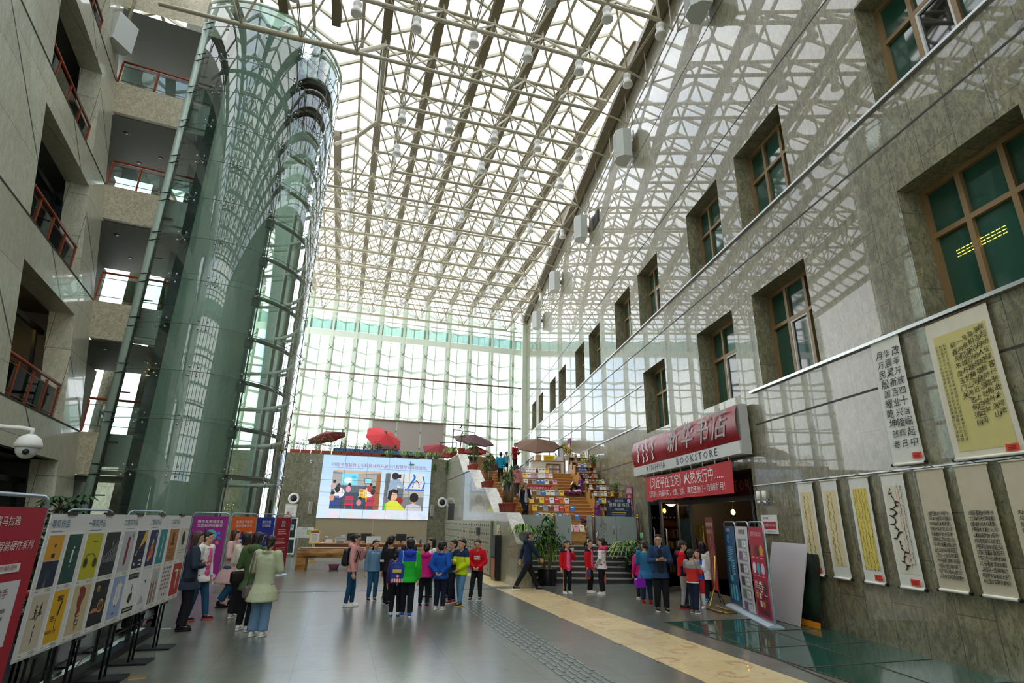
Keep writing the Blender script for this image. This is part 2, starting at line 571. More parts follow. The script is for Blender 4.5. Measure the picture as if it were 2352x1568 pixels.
# glass floor beside the right-hand wall
m_ = MB()
gx = lambda y: 7.67 + math.tan(WANG) * (y + 1.29)
m_.add([(6.62, -3, .004), (gx(-3), -3, .004), (gx(10.95), 10.95, .004), (6.62, 10.95, .004)], [(0, 1, 2, 3)], GL_FLOOR)
M_JNT = mat('steel_joint', srgb(74, 70, 60), .5)
for i in range(12):
    y = 10.95 - 1.24 * i
    m_.bar((6.62, y, .006), (gx(y) - .02, y, .006), .025, .008, M_JNT)
m_.bar((6.62, -3, .006), (6.62, 10.95, .006), .03, .008, M_JNT)
for o in (1.28, 2.55):
    a, b = wpt(-2, o, .006), wpt(12.4 - .2 * o, o, .006)
    m_.bar(a, b, .025, .008, M_JNT)
tag(m_.build('floor_glass_panels'), kind='structure')

# ------------------------------------------------------------ right-hand wall
PAIRS = [2.05, 5.25, 10.03, 13.2, 17.97, 21.15, 25.87, 29.08, 33.9, 37.15, 41.95, 45.3]
UP = [(s, s + 2.16, 9.55, 11.9) for s in PAIRS]
LO = [(s, s + 2.16, 5.22, 7.63) for s in PAIRS[:5]]
DOOR = (13.15, 19.9, 0, 3.3)
m_ = MB()
wall_holes(m_, -9, 51.7, 0, 21.5, UP + LO + [DOOR], None, d=.55)
wr = m_.build('wall_right', G_WALL)
wr.location = WP; wr.rotation_euler = (0, 0, WRZ); tag(wr, kind='structure')
m_ = MB()
for z in (4.33, 8.63, 12.88, 17.3):
    if z < 5: m_.box((-9, 0, z - .02), (12.7, .004, z + .02)); m_.box((20.9, 0, z - .02), (51.6, .004, z + .02))
    else: m_.box((-9, 0, z - .022), (51.6, .004, z + .022))
g = m_.build('wall_right_grooves', M_GROOVE); g.location = WP; g.rotation_euler = (0, 0, WRZ); tag(g, kind='structure')


def trim(n, parts, M, kind='structure'):
    mb = MB()
    for lo, hi in parts: mb.box(lo, hi)
    o = mb.build('trim_%d' % n, M); o.location = WP; o.rotation_euler = (0, 0, WRZ); tag(o, kind='structure'); return o


trim(1, [((-9, .0, 9.47), (51.5, .06, 9.52))], M_ALU)
trim(2, [((-9, .0, 5.13), (12.72, .07, 5.19))], M_ALU)
trim(3, [((20.4, .0, 7.16), (37., .035, 7.19))], M_ALU)
trim(4, [((20.9, .0, 5.62), (30., .05, 5.67))], M_ALU)
m_ = MB()
m_.box((-9, .02, 21.2), (51.6, .5, 21.5)); m_.box((-9, .05, 21.05), (51.6, .18, 21.2))
o = m_.build('trim_5', M_STEEL2); o.location = WP; o.rotation_euler = (0, 0, WRZ); tag(o, kind='structure')


def window(n, s0, s1, z0, z1, sash):
    r = empty('window_%d' % n, wpt(s0, -.5, z0), WRZ, kind='structure')
    W, H = s1 - s0, z1 - z0
    t = .09
    mb = MB()
    mb.box((0, -.04, 0), (t, .06, H)); mb.box((W - t, -.04, 0), (W, .06, H))
    mb.box((t, -.04, 0), (W - t, .06, t)); mb.box((t, -.04, H - t), (W - t, .06, H))
    xs = (W * .33, W * .67); zt = H * .62
    for x in xs: mb.box((x - t / 2, -.04, t), (x + t / 2, .06, H - t))
    for a, b in ((t, xs[0] - t / 2), (xs[0] + t / 2, xs[1] - t / 2), (xs[1] + t / 2, W - t)):
        mb.box((a, -.04, zt - t / 2), (b, .06, zt + t / 2))
    mb.build('frame', M_BROWN, r)
    MB().box((t, -.03, t), (W - t, -.01, H - t)).build('pane', GL_GREEN, r)
    if sash is not None:
        cols = ((t, xs[0] - t / 2), (xs[0] + t / 2, xs[1] - t / 2), (xs[1] + t / 2, W - t))
        a, b = cols[sash]
        mb = MB(); q = .045
        for lo, hi in (((a, .0, t), (a + q, .05, zt - t / 2)), ((b - q, .0, t), (b, .05, zt - t / 2)), ((a + q, 0, t), (b - q, .05, t + q)), ((a + q, 0, zt - t / 2 - q), (b - q, .05, zt - t / 2))):
            mb.box(lo, hi, M_WHITE)
        mb.box((a + q, -.008, t + q), (b - q, .004, zt - t / 2 - q), mat('dark_pane', srgb(16, 22, 22), .03, 0, .9))
        mb.build('sash', None, r)
    return r


k = 2
for i, h in enumerate(UP): window(k, *h, {0: 1, 1: 1, 3: None, 4: 1, 5: 1}.get(i)); k += 1
for i, h in enumerate(LO): window(k, *h, {1: None, 2: 1, 3: 1, 4: None}.get(i)); k += 1
# rows of tube lights glimpsed through the nearest low windows
lw = MB()
for j in range(3):
    for q in range(10):
        lw.box((PAIRS[1] + 1.0 + q * .085, -.505, 6.20 + .055 * j), (PAIRS[1] + 1.06 + q * .085, -.5, 6.208 + .055 * j))
o = lw.build('window_light_glints', mat('tube_glow', (1, .75, .1), .4, emit=1.4)); o.location = WP; o.rotation_euler = (0, 0, WRZ); tag(o, kind='structure')

# ------------------------------------------------------------ screen wall, terrace
m_ = MB()
m_.box((-13, 32.5, 0), (5.86, 32.95, 5.3))
tag(m_.build('wall_screen', G_GREY), kind='structure')
m_ = MB()
m_.add([wpt(28.7, 0, 4.05), wpt(28.7, 6.7, 4.05), (5.9, 32.9, 4.05), (-13, 32.9, 4.05), (-13, 50, 4.05), (16.3, 50, 4.05)] +
       [wpt(28.7, 0, 4.33), wpt(28.7, 6.7, 4.33), (5.9, 32.9, 4.33), (-13, 32.9, 4.33), (-13, 50, 4.33), (16.3, 50, 4.33)],
       [(5, 4, 3, 2, 1, 0)[::-1], (6, 7, 8, 9, 10, 11)] + [(i, (i + 1) % 6, 6 + (i + 1) % 6, 6 + i) for i in range(6)])
tag(m_.build('floor_terrace', mat('terrace_floor', srgb(170, 150, 122), .45)), kind='structure')

# ------------------------------------------------------------ stone steps, landing, oak steps
FLX = lambda Y: 5.45 + .033 * (Y - 20.35)             # left face of the flank wall
offl = lambda s: (7.67 + WD[0] * s - FLX(-1.29 + .986 * s) - .3) / .986
m_ = MB(); m2 = MB()
for i in range(7):
    s = 19.15 + .31 * i; z = .157 * (i + 1)
    e = 21.62 if i == 6 else s + .35
    ol = offl(s)
    m_.box((s, .02, 0 if i == 0 else z - .16), (e, ol, z - .03)); m2.box((s - .03, .02, z - .03), (e, ol, z))
st = empty('stone_steps', WP, WRZ, kind='structure')
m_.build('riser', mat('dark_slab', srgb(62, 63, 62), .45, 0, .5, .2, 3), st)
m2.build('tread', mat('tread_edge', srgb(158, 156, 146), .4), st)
m_ = MB(); m2 = MB()
OAK0, OAKN, OAKT, OAKR = 21.65, 20, .3525, .1615
for i in range(OAKN):
    s = OAK0 + OAKT * i; z = 1.1 + OAKR * (i + 1); ol = offl(s)
    m_.box((s, .02, z - .3), (s + OAKT + .05, ol, z - .028)); m2.box((s - .025, .02, z - .028), (s + OAKT, ol, z))
st = empty('oak_steps', WP, WRZ, kind='structure')
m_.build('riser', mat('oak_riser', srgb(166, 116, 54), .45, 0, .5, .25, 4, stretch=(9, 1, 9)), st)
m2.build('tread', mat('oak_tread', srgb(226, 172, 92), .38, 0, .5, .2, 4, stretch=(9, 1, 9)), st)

# ------------------------------------------------------------ flank wall of the stair with stepped white coping
PROF = [(16.95, 1.25), (18.62, 2.15), (20.16, 2.17), (22.0, 3.15), (23.5, 3.17), (25.4, 4.13), (27.1, 4.17), (29.05, 5.24), (32.5, 5.27)]
PROF[1] = (18.4, 2.15)
m_ = MB(); m2 = MB()
fl2 = lambda y, t, z: (FLX(y) + t, y, z)
poly = [(32.5, 0)] + [(16.95, 0)] + PROF
n = len(poly)
vs = [fl2(y, 0, z) for y, z in poly] + [fl2(y, .46, z) for y, z in poly]
m_.add(vs, [tuple(range(n - 1, -1, -1)), tuple(range(n, 2 * n))] + [(i, (i + 1) % n, n + (i + 1) % n, n + i) for i in range(n)])
wf = m_.build('wall_flank', G_FLANK); tag(wf, kind='structure')
for (a, za), (b, zb) in zip(PROF, PROF[1:]):
    if b > 31: b = 32.4
    t = .05
    vs = []
    for tt in (-.025, .485):
        vs += [fl2(a, tt, za), fl2(b, tt, zb), fl2(b, tt, zb + t), fl2(a, tt, za + t)]
    m2.add(vs, [(0, 1, 2, 3), (7, 6, 5, 4), (0, 4, 5, 1), (1, 5, 6, 2), (2, 6, 7, 3), (3, 7, 4, 0)])
o = m2.build('trim_6', G_COPE); tag(o, kind='structure')
m_ = MB()
m_.add([fl2(29.5, -.004, 1.93), fl2(31.6, -.004, 1.93), fl2(31.6, -.004, 2.8), fl2(29.5, -.004, 2.76)], [(0, 1, 2, 3)])
m_.bar(fl2(25.6, -.002, 4.12), fl2(32.4, -.002, 4.12), .012, .03, None)
o = m_.build('wall_flank_opening', mat('dark_void', srgb(22, 22, 21), .8)); tag(o, kind='structure')

# ------------------------------------------------------------ glazed end wall
CX = [-13.27, -11.1, -8.93, -6.72, -4.55, -2.42, -.30, 1.87, 4.05, 6.21, 8.40, 10.56, 12.75, 14.93]
YC = 49.9
win = empty('window_1', (0, YC, 0), kind='structure')
ZV = [4.95, 6.45, 7.95, 9.4, 10.8, 12.25, 13.85, 15.25, 16.65]
bays = list(zip(CX, CX[1:] + [16.25]))
mt = MB(); mg = MB(); mi = MB()
for i, (a, b) in enumerate(bays):
    c = (a + b) / 2; ap = .95
    for p, q in (((a, .35), (c, .35 + ap)), ((c, .35 + ap), (b, .35))):
        mg.quad((p[0], p[1], 4.3), (q[0], q[1], 4.3), (q[0], q[1], 22.2), (p[0], p[1], 22.2))
        for j, z in enumerate(ZV + [18.1, 19.6, 21.0]):
            th = .24 if j % 2 == 1 else .12
            mt.bar((p[0], p[1] - .03, z), (q[0], q[1] - .03, z), .1, th)
    mi.box((c - .055, .35 + ap - .1, 4.3), (c + .055, .35 + ap, 22))
mg.build('glazing', GL_CURT, win); mt.build('transom', M_PALE, win); mi.build('glazing_bar', M_PALE, win)
for x in CX:
    mb = MB()
    mb.box((x - .11, -.12, 4.33), (x + .11, .05, 21.9)); mb.box((x - .25, .3, 4.33), (x + .25, .36, 21.9))
    for sx in (-.13, .13): mb.box((x + sx - .03, .22, 4.33), (x + sx + .03, .3, 21.9))
    zz = 4.6
    while zz < 21.2:
        mb.bar((x, .05, zz), (x, .3, zz + .35), .05, .05); mb.bar((x, .05, zz + .7), (x, .3, zz + .35), .05, .05); zz += .72
    for z in ZV:                      # spider fittings
        for sx in (-1, 1):
            for sz in (-1, 1):
                mb.bar((x, -.14, z), (x + sx * .17, -.16, z + sz * .2), .022, .022, M_DARK)
    mb.build('mullion', M_PALE, win)
mb = MB()
for z in (10.34, 14.33): mb.tube([(-13.3, -.28, z), (16.2, -.28, z)], .085, 8, M_STEEL2)
for z in (19.6, 20.1): mb.tube([(-13.3, -.25, z), (16.2, -.25, z)], .06, 8, M_PALE)
mb.build('cross_tube', None, win)
mb = MB(); mb.box((-13.3, -.1, 17.75), (16.2, .28, 18.35)); mb.build('beam', M_PALE, win)
mb = MB(); mb.box((-13.3, -.02, 18.4), (16.2, .02, 19.3))
mb.build('glass_fin', glass('green_fin', (.62, .78, .72), .3, .85, haze=.35, hcol=(.5, .68, .6)), win)
mb = MB()
for x in [CX[0] + .72 * i for i in range(41)]: mb.box((x, -.03, 18.4), (x + .015, .03, 19.3))
mb.build('fin_joint', M_PALE, win)
dup(win, (1.6, -9.6, 0), PI)
m_ = MB(); m_.box((-14, -9.9, 0), (7, -9.5, 4.4)); tag(m_.build('wall_entrance', G_LEFT), kind='structure')
for (a, b), nm in zip(bays[7:10], ('left', 'middle', 'right')):
    o = MB().box((a + .07, -.22, 4.5), (b - .07, -.19, 10.28)).build('roller_blind', mat('grey_screen_cloth', srgb(150, 144, 138), .8))
    o.location = (0, YC, 0)
    tag(o, 'grey roller blind pulled down over the end glazing, %s one of the three' % nm, 'blind', 'roller blinds')
m_ = MB(); m_.box((15.75, 49.2, 4.33), (16.3, 50.2, 21.6)); m_.box((16.2, 47, 0), (16.4, 52, 4.33))
tag(m_.build('pillar_corner', M_PALE), kind='structure')
# ============================================================ roof
XW = lambda y: 7.67 + math.tan(WANG) * (y + 1.29)     # right-hand wall at depth y
TY = [17.1 + 2.523 * k for k in range(-9, 14)]        # rows of upper nodes
MIDX = [(a + b) / 2 for a, b in zip(CX, CX[1:])] + [16.0]
ZT, ZB, ZG, ZR = 21.82, 19.85, 22.2, 23.2
roof = empty('ceiling', (0, 0, 0), kind='structure')
hole = lambda x, y: x < -1.0 and 18.9 < y < 27.6       # opening for the lift tower
mg = MB(); mr = MB(); mp = MB()
YN, YF = -8., 50.6
for i, x in enumerate(CX):
    y0 = max(YN, (x - 7.67) / math.tan(WANG) - 1.29 + .6)
    mb = MB()
    segs = [(y0, YF)] if x > -1 or x < -9.2 else [(y0, 19.6), (27., YF)]
    for a, b in segs:
        mb.box((x - .19, a, ZG - .02), (x + .19, b, ZG)); mb.box((x - .11, a, ZG), (x + .11, b, ZG + .3)); mb.box((x - .2, a, ZG + .3), (x + .2, b, ZG + .36), M_STEEL)
    mb.build('girder', M_STEEL2, roof)
    x2 = CX[i + 1] if i + 1 < len(CX) else 17.1
    c = (x + x2) / 2
    yr = max(YN, (c - 7.67) / math.tan(WANG) - 1.29 + .3)
    yq = max(YN, (x2 - 7.67) / math.tan(WANG) - 1.29 + .2)
    mr.box((c - .07, yr, ZR - .1), (c + .07, YF, ZR))
    mp.add([(x, y0, ZG + .38), (x, YF, ZG + .38), (c, YF, ZR + .03), (c, yr, ZR + .03)], [(0, 1, 2, 3)])
    mp.add([(c, yr, ZR + .03), (c, YF, ZR + .03), (x2, YF, ZG + .38), (x2, yq, ZG + .38)], [(0, 1, 2, 3)])
    y = TY[0] - 1.26
    while y < YF:
        if y > y0: mr.bar((x, y, ZG + .3), (c if y > yr else (x + XW(y)) / 2, y, ZR - .05), .115, .13)
        if y > yr: mr.bar((c, y, ZR - .05), (min(x2, XW(y) - .1), y, ZG + .3), .115, .13)
        y += 1.2615
mr.build('rafter', M_STEEL, roof); mp.build('glass_panes', GL_ROOF, roof)
# space frame of tubes: upper nodes on the girders, lower nodes under the ridges
sf = MB()


def tb(p, q, r, n=6): sf.tube([p, q], r, n, None, True, False)


topn, botn = {}, {}
for i, x in enumerate(CX):
    if x < -7: continue
    for j, y in enumerate(TY):
        if x < XW(y) - .25 and not hole(x, y): topn[i, j] = (x, y, ZT)
for i, x in enumerate(MIDX):
    if x < -7: continue
    for j, y in enumerate(TY):
        yb = y + 1.26
        if yb < 49.6 and x < XW(yb) - .35 and not hole(x, yb): botn[i, j] = (x, yb, ZB)
for (i, j), p in topn.items():
    sf.ball(p, .075, None, 6, 4)
    tb(p, (p[0], p[1], ZG), .045)
    if (i + 1, j) in topn: tb(p, topn[i + 1, j], .08)
    elif p[0] + 2 > XW(p[1]): tb(p, (XW(p[1]) - .05, p[1], ZT), .05)
for (i, j), p in botn.items():
    sf.ball(p, .085, None, 6, 4)
    if (i + 1, j) in botn: tb(p, botn[i + 1, j], .085)
    elif p[0] + 2.2 > XW(p[1]): tb(p, (XW(p[1]) - .12, p[1], ZB - .3), .04)
    if (i, j + 1) in botn:
        for dx in (-.03, .03): tb((p[0] + dx, p[1], p[2]), tuple(np.array(botn[i, j + 1]) + (dx, 0, 0)), .026, 4)
    for a, b in ((i, j), (i + 1, j), (i, j + 1), (i + 1, j + 1)):
        if (a, b) in topn: tb(p, topn[a, b], .045)
# stiff edge round the tower opening
ring = [(-5.64, 18.37, ZB), (-3.49, 18.37, ZB), (-1.36, 18.37, ZB), (-.3, 19.62, ZT), (-.3, 22.15, ZT), (-.3, 24.67, ZT), (-1.36, 25.95, ZT - .3), (-2.42, 27.2, ZT)]
for a, b in zip(ring, ring[1:]): tb(a, b, .11, 8)
for q in ring[3:]: sf.ball(q, .1, None, 6, 4)
tb((-1.36, 25.95, ZT - .3), (-1.36, 28.46, ZB), .05); tb((-8.5, 18.5, 20.0), (-5.64, 18.37, ZB), .085, 8)
edge = [(XW(y + 1.26) - .12, y + 1.26, ZB - .3) for y in TY if y > 4 and y < 48]
for a, b in zip(edge, edge[1:]): tb(a, b, .03)
for e in edge: sf.ball(e, .06, None, 6, 4); tb(e, (e[0] - .05, e[1], 21.3), .028)
sf.build('space_frame', M_STEEL, roof)

# ------------------------------------------------------------ bell lamps under the lower nodes
M_LAMP = mat('lamp_enamel', srgb(222, 222, 216), .35)
M_LENS = mat('lamp_lens', srgb(96, 108, 104), .15, 0, .7)
lamp = None
for j, y in enumerate(TY):
    jj = j - 9
    if jj % 3 == 0: continue
    for i, x in enumerate(MIDX):
        if (i, j) not in botn or y < 11: continue
        if y < 14 and x < 3: continue
        p = (x, y + 1.26, ZB - .78)
        if lamp is None:
            lamp = empty('pendant_lamp', p, 0, 'bell-shaped grey pendant lamp with a dark lens hanging from the roof frame', 'lamp', 'pendant lamps under the glass roof')
            MB().lathe([(.185, 0), (.205, .01), (.2, .12), (.155, .22), (.125, .3), (.125, .36), (.155, .42), (.155, .52), (.12, .58), (.05, .6)], n=14).build('shade', M_LAMP, lamp)
            MB().lathe([(.0, .012), (.18, .012), (.18, .02), (0, .02)], n=14).build('lens', M_LENS, lamp)
            MB().tube([(0, 0, .6), (0, 0, .78)], .018, 6).build('hanger', M_DARK, lamp)
        else: dup(lamp, p)

# ------------------------------------------------------------ loudspeakers on the eaves
M_SPK = mat('speaker_grey', srgb(196, 200, 194), .5)
spk = None
ords = ['nearest', 'second', 'third', 'fourth', 'farthest']
for k, (px, py) in enumerate([(1600, -10), (1430, 338), (1334, 526), (1274, 648), (1233, 736)]):
    s, z = pw(px, py, .45)
    P = wpt(s, .45, z)
    lab = '%s of the five grey box loudspeakers along the top of the right-hand wall' % ords[k]
    if spk is None:
        spk = empty('wall_loudspeaker', P, WRZ, lab, 'loudspeaker', 'loudspeakers under the eaves')
        mb = MB(); pl = [(-.42, -.28), (.42, -.28), (.42, .1), (.2, .36), (-.2, .36), (-.42, .1)]
        mb.prism(pl, -.72, .72); mb.build('cabinet', M_SPK, spk)
        MB().box((-.19, .361, -.6), (.19, .368, .6)).build('grille', mat('speaker_cloth', srgb(170, 174, 168), .8), spk)
        mb = MB(); mb.box((-.1, -.45, -.1), (.1, -.28, .1)); mb.tube([(0, -.35, .1), (0, -.35, 1.0)], .03, 6); mb.build('bracket', M_STEEL, spk)
    else: dup(spk, P, WRZ, lab)
s, z = pw(1368, 505, .02)
v = empty('wall_vent', wpt(s, .01, z), WRZ, 'dark louvred vent high on the right-hand wall below the loudspeakers', 'vent')
MB().box((-.55, 0, -.38), (.55, .05, .38)).build('frame', M_DARK, v)
mb = MB()
for i in range(7): mb.box((-.5, .05, -.33 + i * .1), (.5, .065, -.28 + i * .1))
mb.build('louvre', M_BLACK, v)
# ============================================================ leaning left-hand facade
LAN = math.radians(-7.25)
AD = np.array([math.sin(LAN), math.cos(LAN), 0]); AN = np.array([math.cos(LAN), -math.sin(LAN), 0])
lo_ = lambda z: 4.84 + .134 * z


def fa(s, o, z): return AD * s + AN * (o - lo_(z)) + np.array([0, 0, z])


LV = [4.33, 8.63, 12.93, 17.23]
OS = (15.15, 19.22)
holes = [(OS[0], OS[1], z, z + 3.22) for z in LV] + [(OS[0] - 1.5, OS[1], 0, 3.3)] + [(7.5, 11.6, z, z + 3.22) for z in LV]
m_ = MB()
wall_holes(m_, -8, 20.9, 0, 22.6, holes, None, d=.62, f=fa)
m_.quad(fa(20.9, 0, 0), fa(20.9, -5, 0), fa(20.9, -5, 22.6), fa(20.9, 0, 22.6))
tag(m_.build('wall_left', G_LEFT), kind='structure')
m_ = MB()
for z in LV: m_.bar(fa(-8, .002, z), fa(20.9, .002, z), .02, .045)
tag(m_.build('wall_left_grooves', M_GROOVE), kind='structure')
m_ = MB(); ms = MB()                   # corridors behind the openings
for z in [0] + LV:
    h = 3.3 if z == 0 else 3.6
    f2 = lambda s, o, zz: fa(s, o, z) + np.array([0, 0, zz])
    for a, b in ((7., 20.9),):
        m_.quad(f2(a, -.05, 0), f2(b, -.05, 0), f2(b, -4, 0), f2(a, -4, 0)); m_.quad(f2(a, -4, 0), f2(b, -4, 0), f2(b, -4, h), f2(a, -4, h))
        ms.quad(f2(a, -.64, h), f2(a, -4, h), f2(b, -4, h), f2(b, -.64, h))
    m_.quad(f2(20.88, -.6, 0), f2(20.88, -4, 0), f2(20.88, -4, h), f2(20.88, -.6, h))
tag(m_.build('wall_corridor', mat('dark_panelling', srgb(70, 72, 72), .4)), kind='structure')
tag(ms.build('ceiling_corridor', M_SOFFIT), kind='structure')
m_ = MB()                              # dark door frames set back in the openings
for z in [0.] + LV:
    zt = z + (2.75 if z == 0 else 2.7)
    m_.bar(fa(OS[0] - 1, -.9, zt), fa(OS[1] + .6, -.9, zt), .1, .14)
    m_.bar(fa(OS[0] - 1, -1.6, zt - .35), fa(OS[1] + .6, -1.6, zt - .35), .06, .08)
    for s in (16.3, OS[1] + .05): m_.bar(fa(s, -.9, z), fa(s, -.9, zt), .08, .08, None, (0, 1, 0))
tag(m_.build('trim_7', mat('blue_black_frame', srgb(40, 46, 54), .25, .2)), kind='structure')
# warm ceiling coves lighting two corridors
m_ = MB()
for z, s in ((4.33, 17.2), (4.33, 15.6)):
    m_.bar(fa(s, -2.2, z + 3.2), fa(s + 1.4, -3.7, z + 3.2), .12, .05)
m_.bar(fa(21.4, -2.4, 3.9), fa(22.6, -4.2, 3.9), .12, .05)
tag(m_.build('ceiling_cove_light', mat('cove_glow', (1, .62, .16), .5, emit=4, ecol=(1, .62, .12))), kind='structure')

# ------------------------------------------------------------ balustrades
def balustrade(name, pts, label, group, z, posts=None, timber=True, h=1.05, postM=None):
    """pts: bottom points of a railing line"""
    r = empty(name, pts[0], 0, label, 'railing', group)
    o = np.asarray(pts[0], float)
    pts = [np.asarray(p, float) - o for p in pts]
    up = np.array([0, 0, 1.])
    mb = MB(); mg = MB(); mp_ = MB()
    for a, b in zip(pts, pts[1:]):
        L = np.linalg.norm(b - a); n = max(1, round(L / 1.15))
        for i in range(n):
            p, q = a + (b - a) * (i + .06) / n, a + (b - a) * (i + .94) / n
            mg.bar((p + q) / 2 * 0 + p + up * .5, q + up * .5, .012, .78)
        for i in range(n + 1):
            p = a + (b - a) * i / n
            mp_.bar(p, p + up * (h - .06), .05, .05, None, (0, 1, 0))
            mp_.bar(p + up * .1, p + up * .9, .025, .085, M_CHROME, (0, 1, 0))
    mb.tube([p + up * h for p in pts], .042, 8)
    for hh in (.2, .86): mp_.tube([p + up * hh for p in pts], .012, 6, M_CHROME)
    mb.build('handrail', M_RAIL, r); mg.build('glass_panel', GL_RAIL, r); mp_.mats = [postM or M_RAIL] + [q for q in mp_.mats]
    mp_.mi = [i + 1 if j else 0 for i, j in zip(mp_.mi, [0] * 0 + [1 if f is not None else 0 for f in mp_.f])] if False else mp_.mi
    mp_.build('post', postM or M_RAIL, r)
    return r


flo_ = ['first', 'second', 'third', 'fourth']
for i, z in enumerate(LV):
    a, b = fa(OS[0] + .02, -.3, z + .02), fa(OS[1] - .02, -.3, z + .02)
    balustrade('glass_balustrade', [a, b], 'glass balustrade with a red timber rail in the %s-floor opening of the left facade' % flo_[i], 'balustrades in the left facade', z)

# ------------------------------------------------------------ landings beside the lift tower
TC = np.array([-5.63, 23.05, 0]); TR = 3.4
BD = np.array([math.cos(LAN), -math.sin(LAN), 0])
BDn = np.array([BD[0], BD[1], 0])
MAST = np.array([-7.39, 20.19, 0])
par = MB(); lite = MB(); sof = MB(); gap = MB()
for i, z in enumerate(LV):
    c0 = fa(20.9, 0, z); xm = -7.42
    L = (xm - c0[0]) / BD[0]
    c1 = c0 + BD * L
    c2 = c0 + BD * (L + 1.35)
    d = AD * .3
    zt, zb = z, z - 1.28
    ct = fa(20.9, 0, zb)
    v = [np.array([ct[0], ct[1], zb]), np.array([c1[0], c1[1], zb]), c1, c0]
    v2 = [p + d for p in v]
    par.add(v + v2, [(0, 1, 2, 3), (7, 6, 5, 4), (0, 4, 5, 1), (1, 5, 6, 2), (2, 6, 7, 3), (3, 7, 4, 0)])
    for a, b, M, h0, h1 in ((c1 + AD * .1, c2 + AD * .1, None, -1.02, 0),):
        lite.add([a + (0, 0, h0), b + (0, 0, h0), b + (0, 0, h1), a + (0, 0, h1)] + [p + AD * .15 for p in (a + (0, 0, h0), b + (0, 0, h0), b + (0, 0, h1), a + (0, 0, h1))],
                 [(0, 1, 2, 3), (7, 6, 5, 4), (0, 4, 5, 1), (1, 5, 6, 2), (2, 6, 7, 3), (3, 7, 4, 0)])
        lite.bar(a + (0, 0, -1.2), b + (0, 0, -1.2), .1, .14, M_PALE)
    # slab, ceiling
    q0, q1 = c0 - BD * 1.6, c2 + BD * .3
    for zz, mb in ((z - .02, gap), (z - 1.3, sof)):
        a, b = np.array([q0[0], q0[1], zz]) + AD * .2, np.array([q1[0], q1[1], zz]) + AD * .2
        mb.add([a, b, b + AD * 4.6, a + AD * 4.6], [(0, 1, 2, 3)])
    balustrade('glass_balustrade', [c0 + AD * .15 + (0, 0, .03), c1 + AD * .15 + (0, 0, .03), c2 + AD * .15 + (0, 0, .03)],
               'glass balustrade with red posts on the %s-floor landing beside the lift tower' % flo_[i], 'balustrades on the landings', z)
c0 = fa(20.9, 0, 21.6)
a = fa(20.9, 0, 20.6) - BD * 2; b = np.array([-6.1, c0[1] + .5, 20.6]); sof.add([a, b, b + AD * 6, a + AD * 6], [(0, 1, 2, 3)]); sof.add([a + AD * 6, b + AD * 6, b + AD * 6 + (0, 0, 2.6), a + AD * 6 + (0, 0, 2.6)], [(0, 1, 2, 3)])
par.add([fa(20.9, 0, 20.7), np.array([-7.42, c0[1] + .1, 20.7]), np.array([-7.42, c0[1] + .1, 23]), fa(20.9, 0, 23)], [(0, 1, 2, 3)])
tag(par.build('wall_landing_parapet', G_FACE), kind='structure')
tag(lite.build('trim_8', mat('pale_metal_panel', srgb(206, 216, 212), .4, .1)), kind='structure')
tag(sof.build('ceiling_landing', M_SOFFIT), kind='structure'); tag(gap.build('floor_landing', M_SOFFIT), kind='structure')
m_ = MB()                              # side wall of the landings with dark glazed openings
for z in [0.] + LV:
    a = fa(20.9, -1.3, z)
    f3 = lambda s, o, zz: a + AD * s + AN * o + np.array([0, 0, zz])
    wall_holes(m_, 0, 5.2, .0, 3.0 if z else 3.05, [(.35, 3.9, .02, 2.55)], M_SOFFIT, d=.2, f=f3, back=mat('dark_glass', srgb(24, 28, 32), .08, 0, .7))
    m_.add([f3(.35, .02, 2.5), f3(3.95, .02, 2.5), f3(3.95, .02, 2.6), f3(.35, .02, 2.6)], [(3, 2, 1, 0)], M_DARK)
    m_.add([f3(3.85, .02, 0), f3(3.95, .02, 0), f3(3.95, .02, 2.6), f3(3.85, .02, 2.6)], [(3, 2, 1, 0)], M_DARK)
tag(m_.build('wall_landing'), kind='structure')
m_ = MB()
for i, z in enumerate(LV):             # recessed downlights in the landing ceilings
    for (u, v) in ((.2, 1.2), (1.2, 2.4), (.3, 3.2)):
        p = fa(20.9, 0, z - 1.315) + BD * u + AD * v
        dl = MB().lathe([(0, 0), (.07, 0), (.09, .012), (0, .012)], n=12).build('downlight', M_DARK)
        dl.location = p
        tag(dl, 'small dark downlight in the ceiling under the %s-floor landing' % flo_[i], 'lamp', 'downlights in the landing ceilings, floor %d' % (i + 1))
m_ = MB()
for x, y in ((-9.6, 25.6), (-8.2, 25.4)): m_.box((x - .25, y - .25, 0), (x + .25, y + .25, 22))
tag(m_.build('pillar_landing', G_GREY), kind='structure')

# ------------------------------------------------------------ glass lift tower
tw = empty('lift_tower', (TC[0], TC[1], 0), 0, 'round glass lift tower with steel rings rising to the roof', 'lift tower')
ZTOP = 22.4
pt = lambda a, r, z: (r * math.cos(math.radians(a)), r * math.sin(math.radians(a)), z)
mb = MB()
A0, A1, NA = -121.6, 100, 56
an = [A0 + (A1 - A0) * k / NA for k in range(NA + 1)]
vs = [pt(a, TR, .02) for a in an] + [pt(a, TR, ZTOP) for a in an]
mb.add(vs, [(k, k + 1, NA + 2 + k, NA + 1 + k) for k in range(NA)], None, True)
mb.build('glass_skin', GL_TOWER, tw)
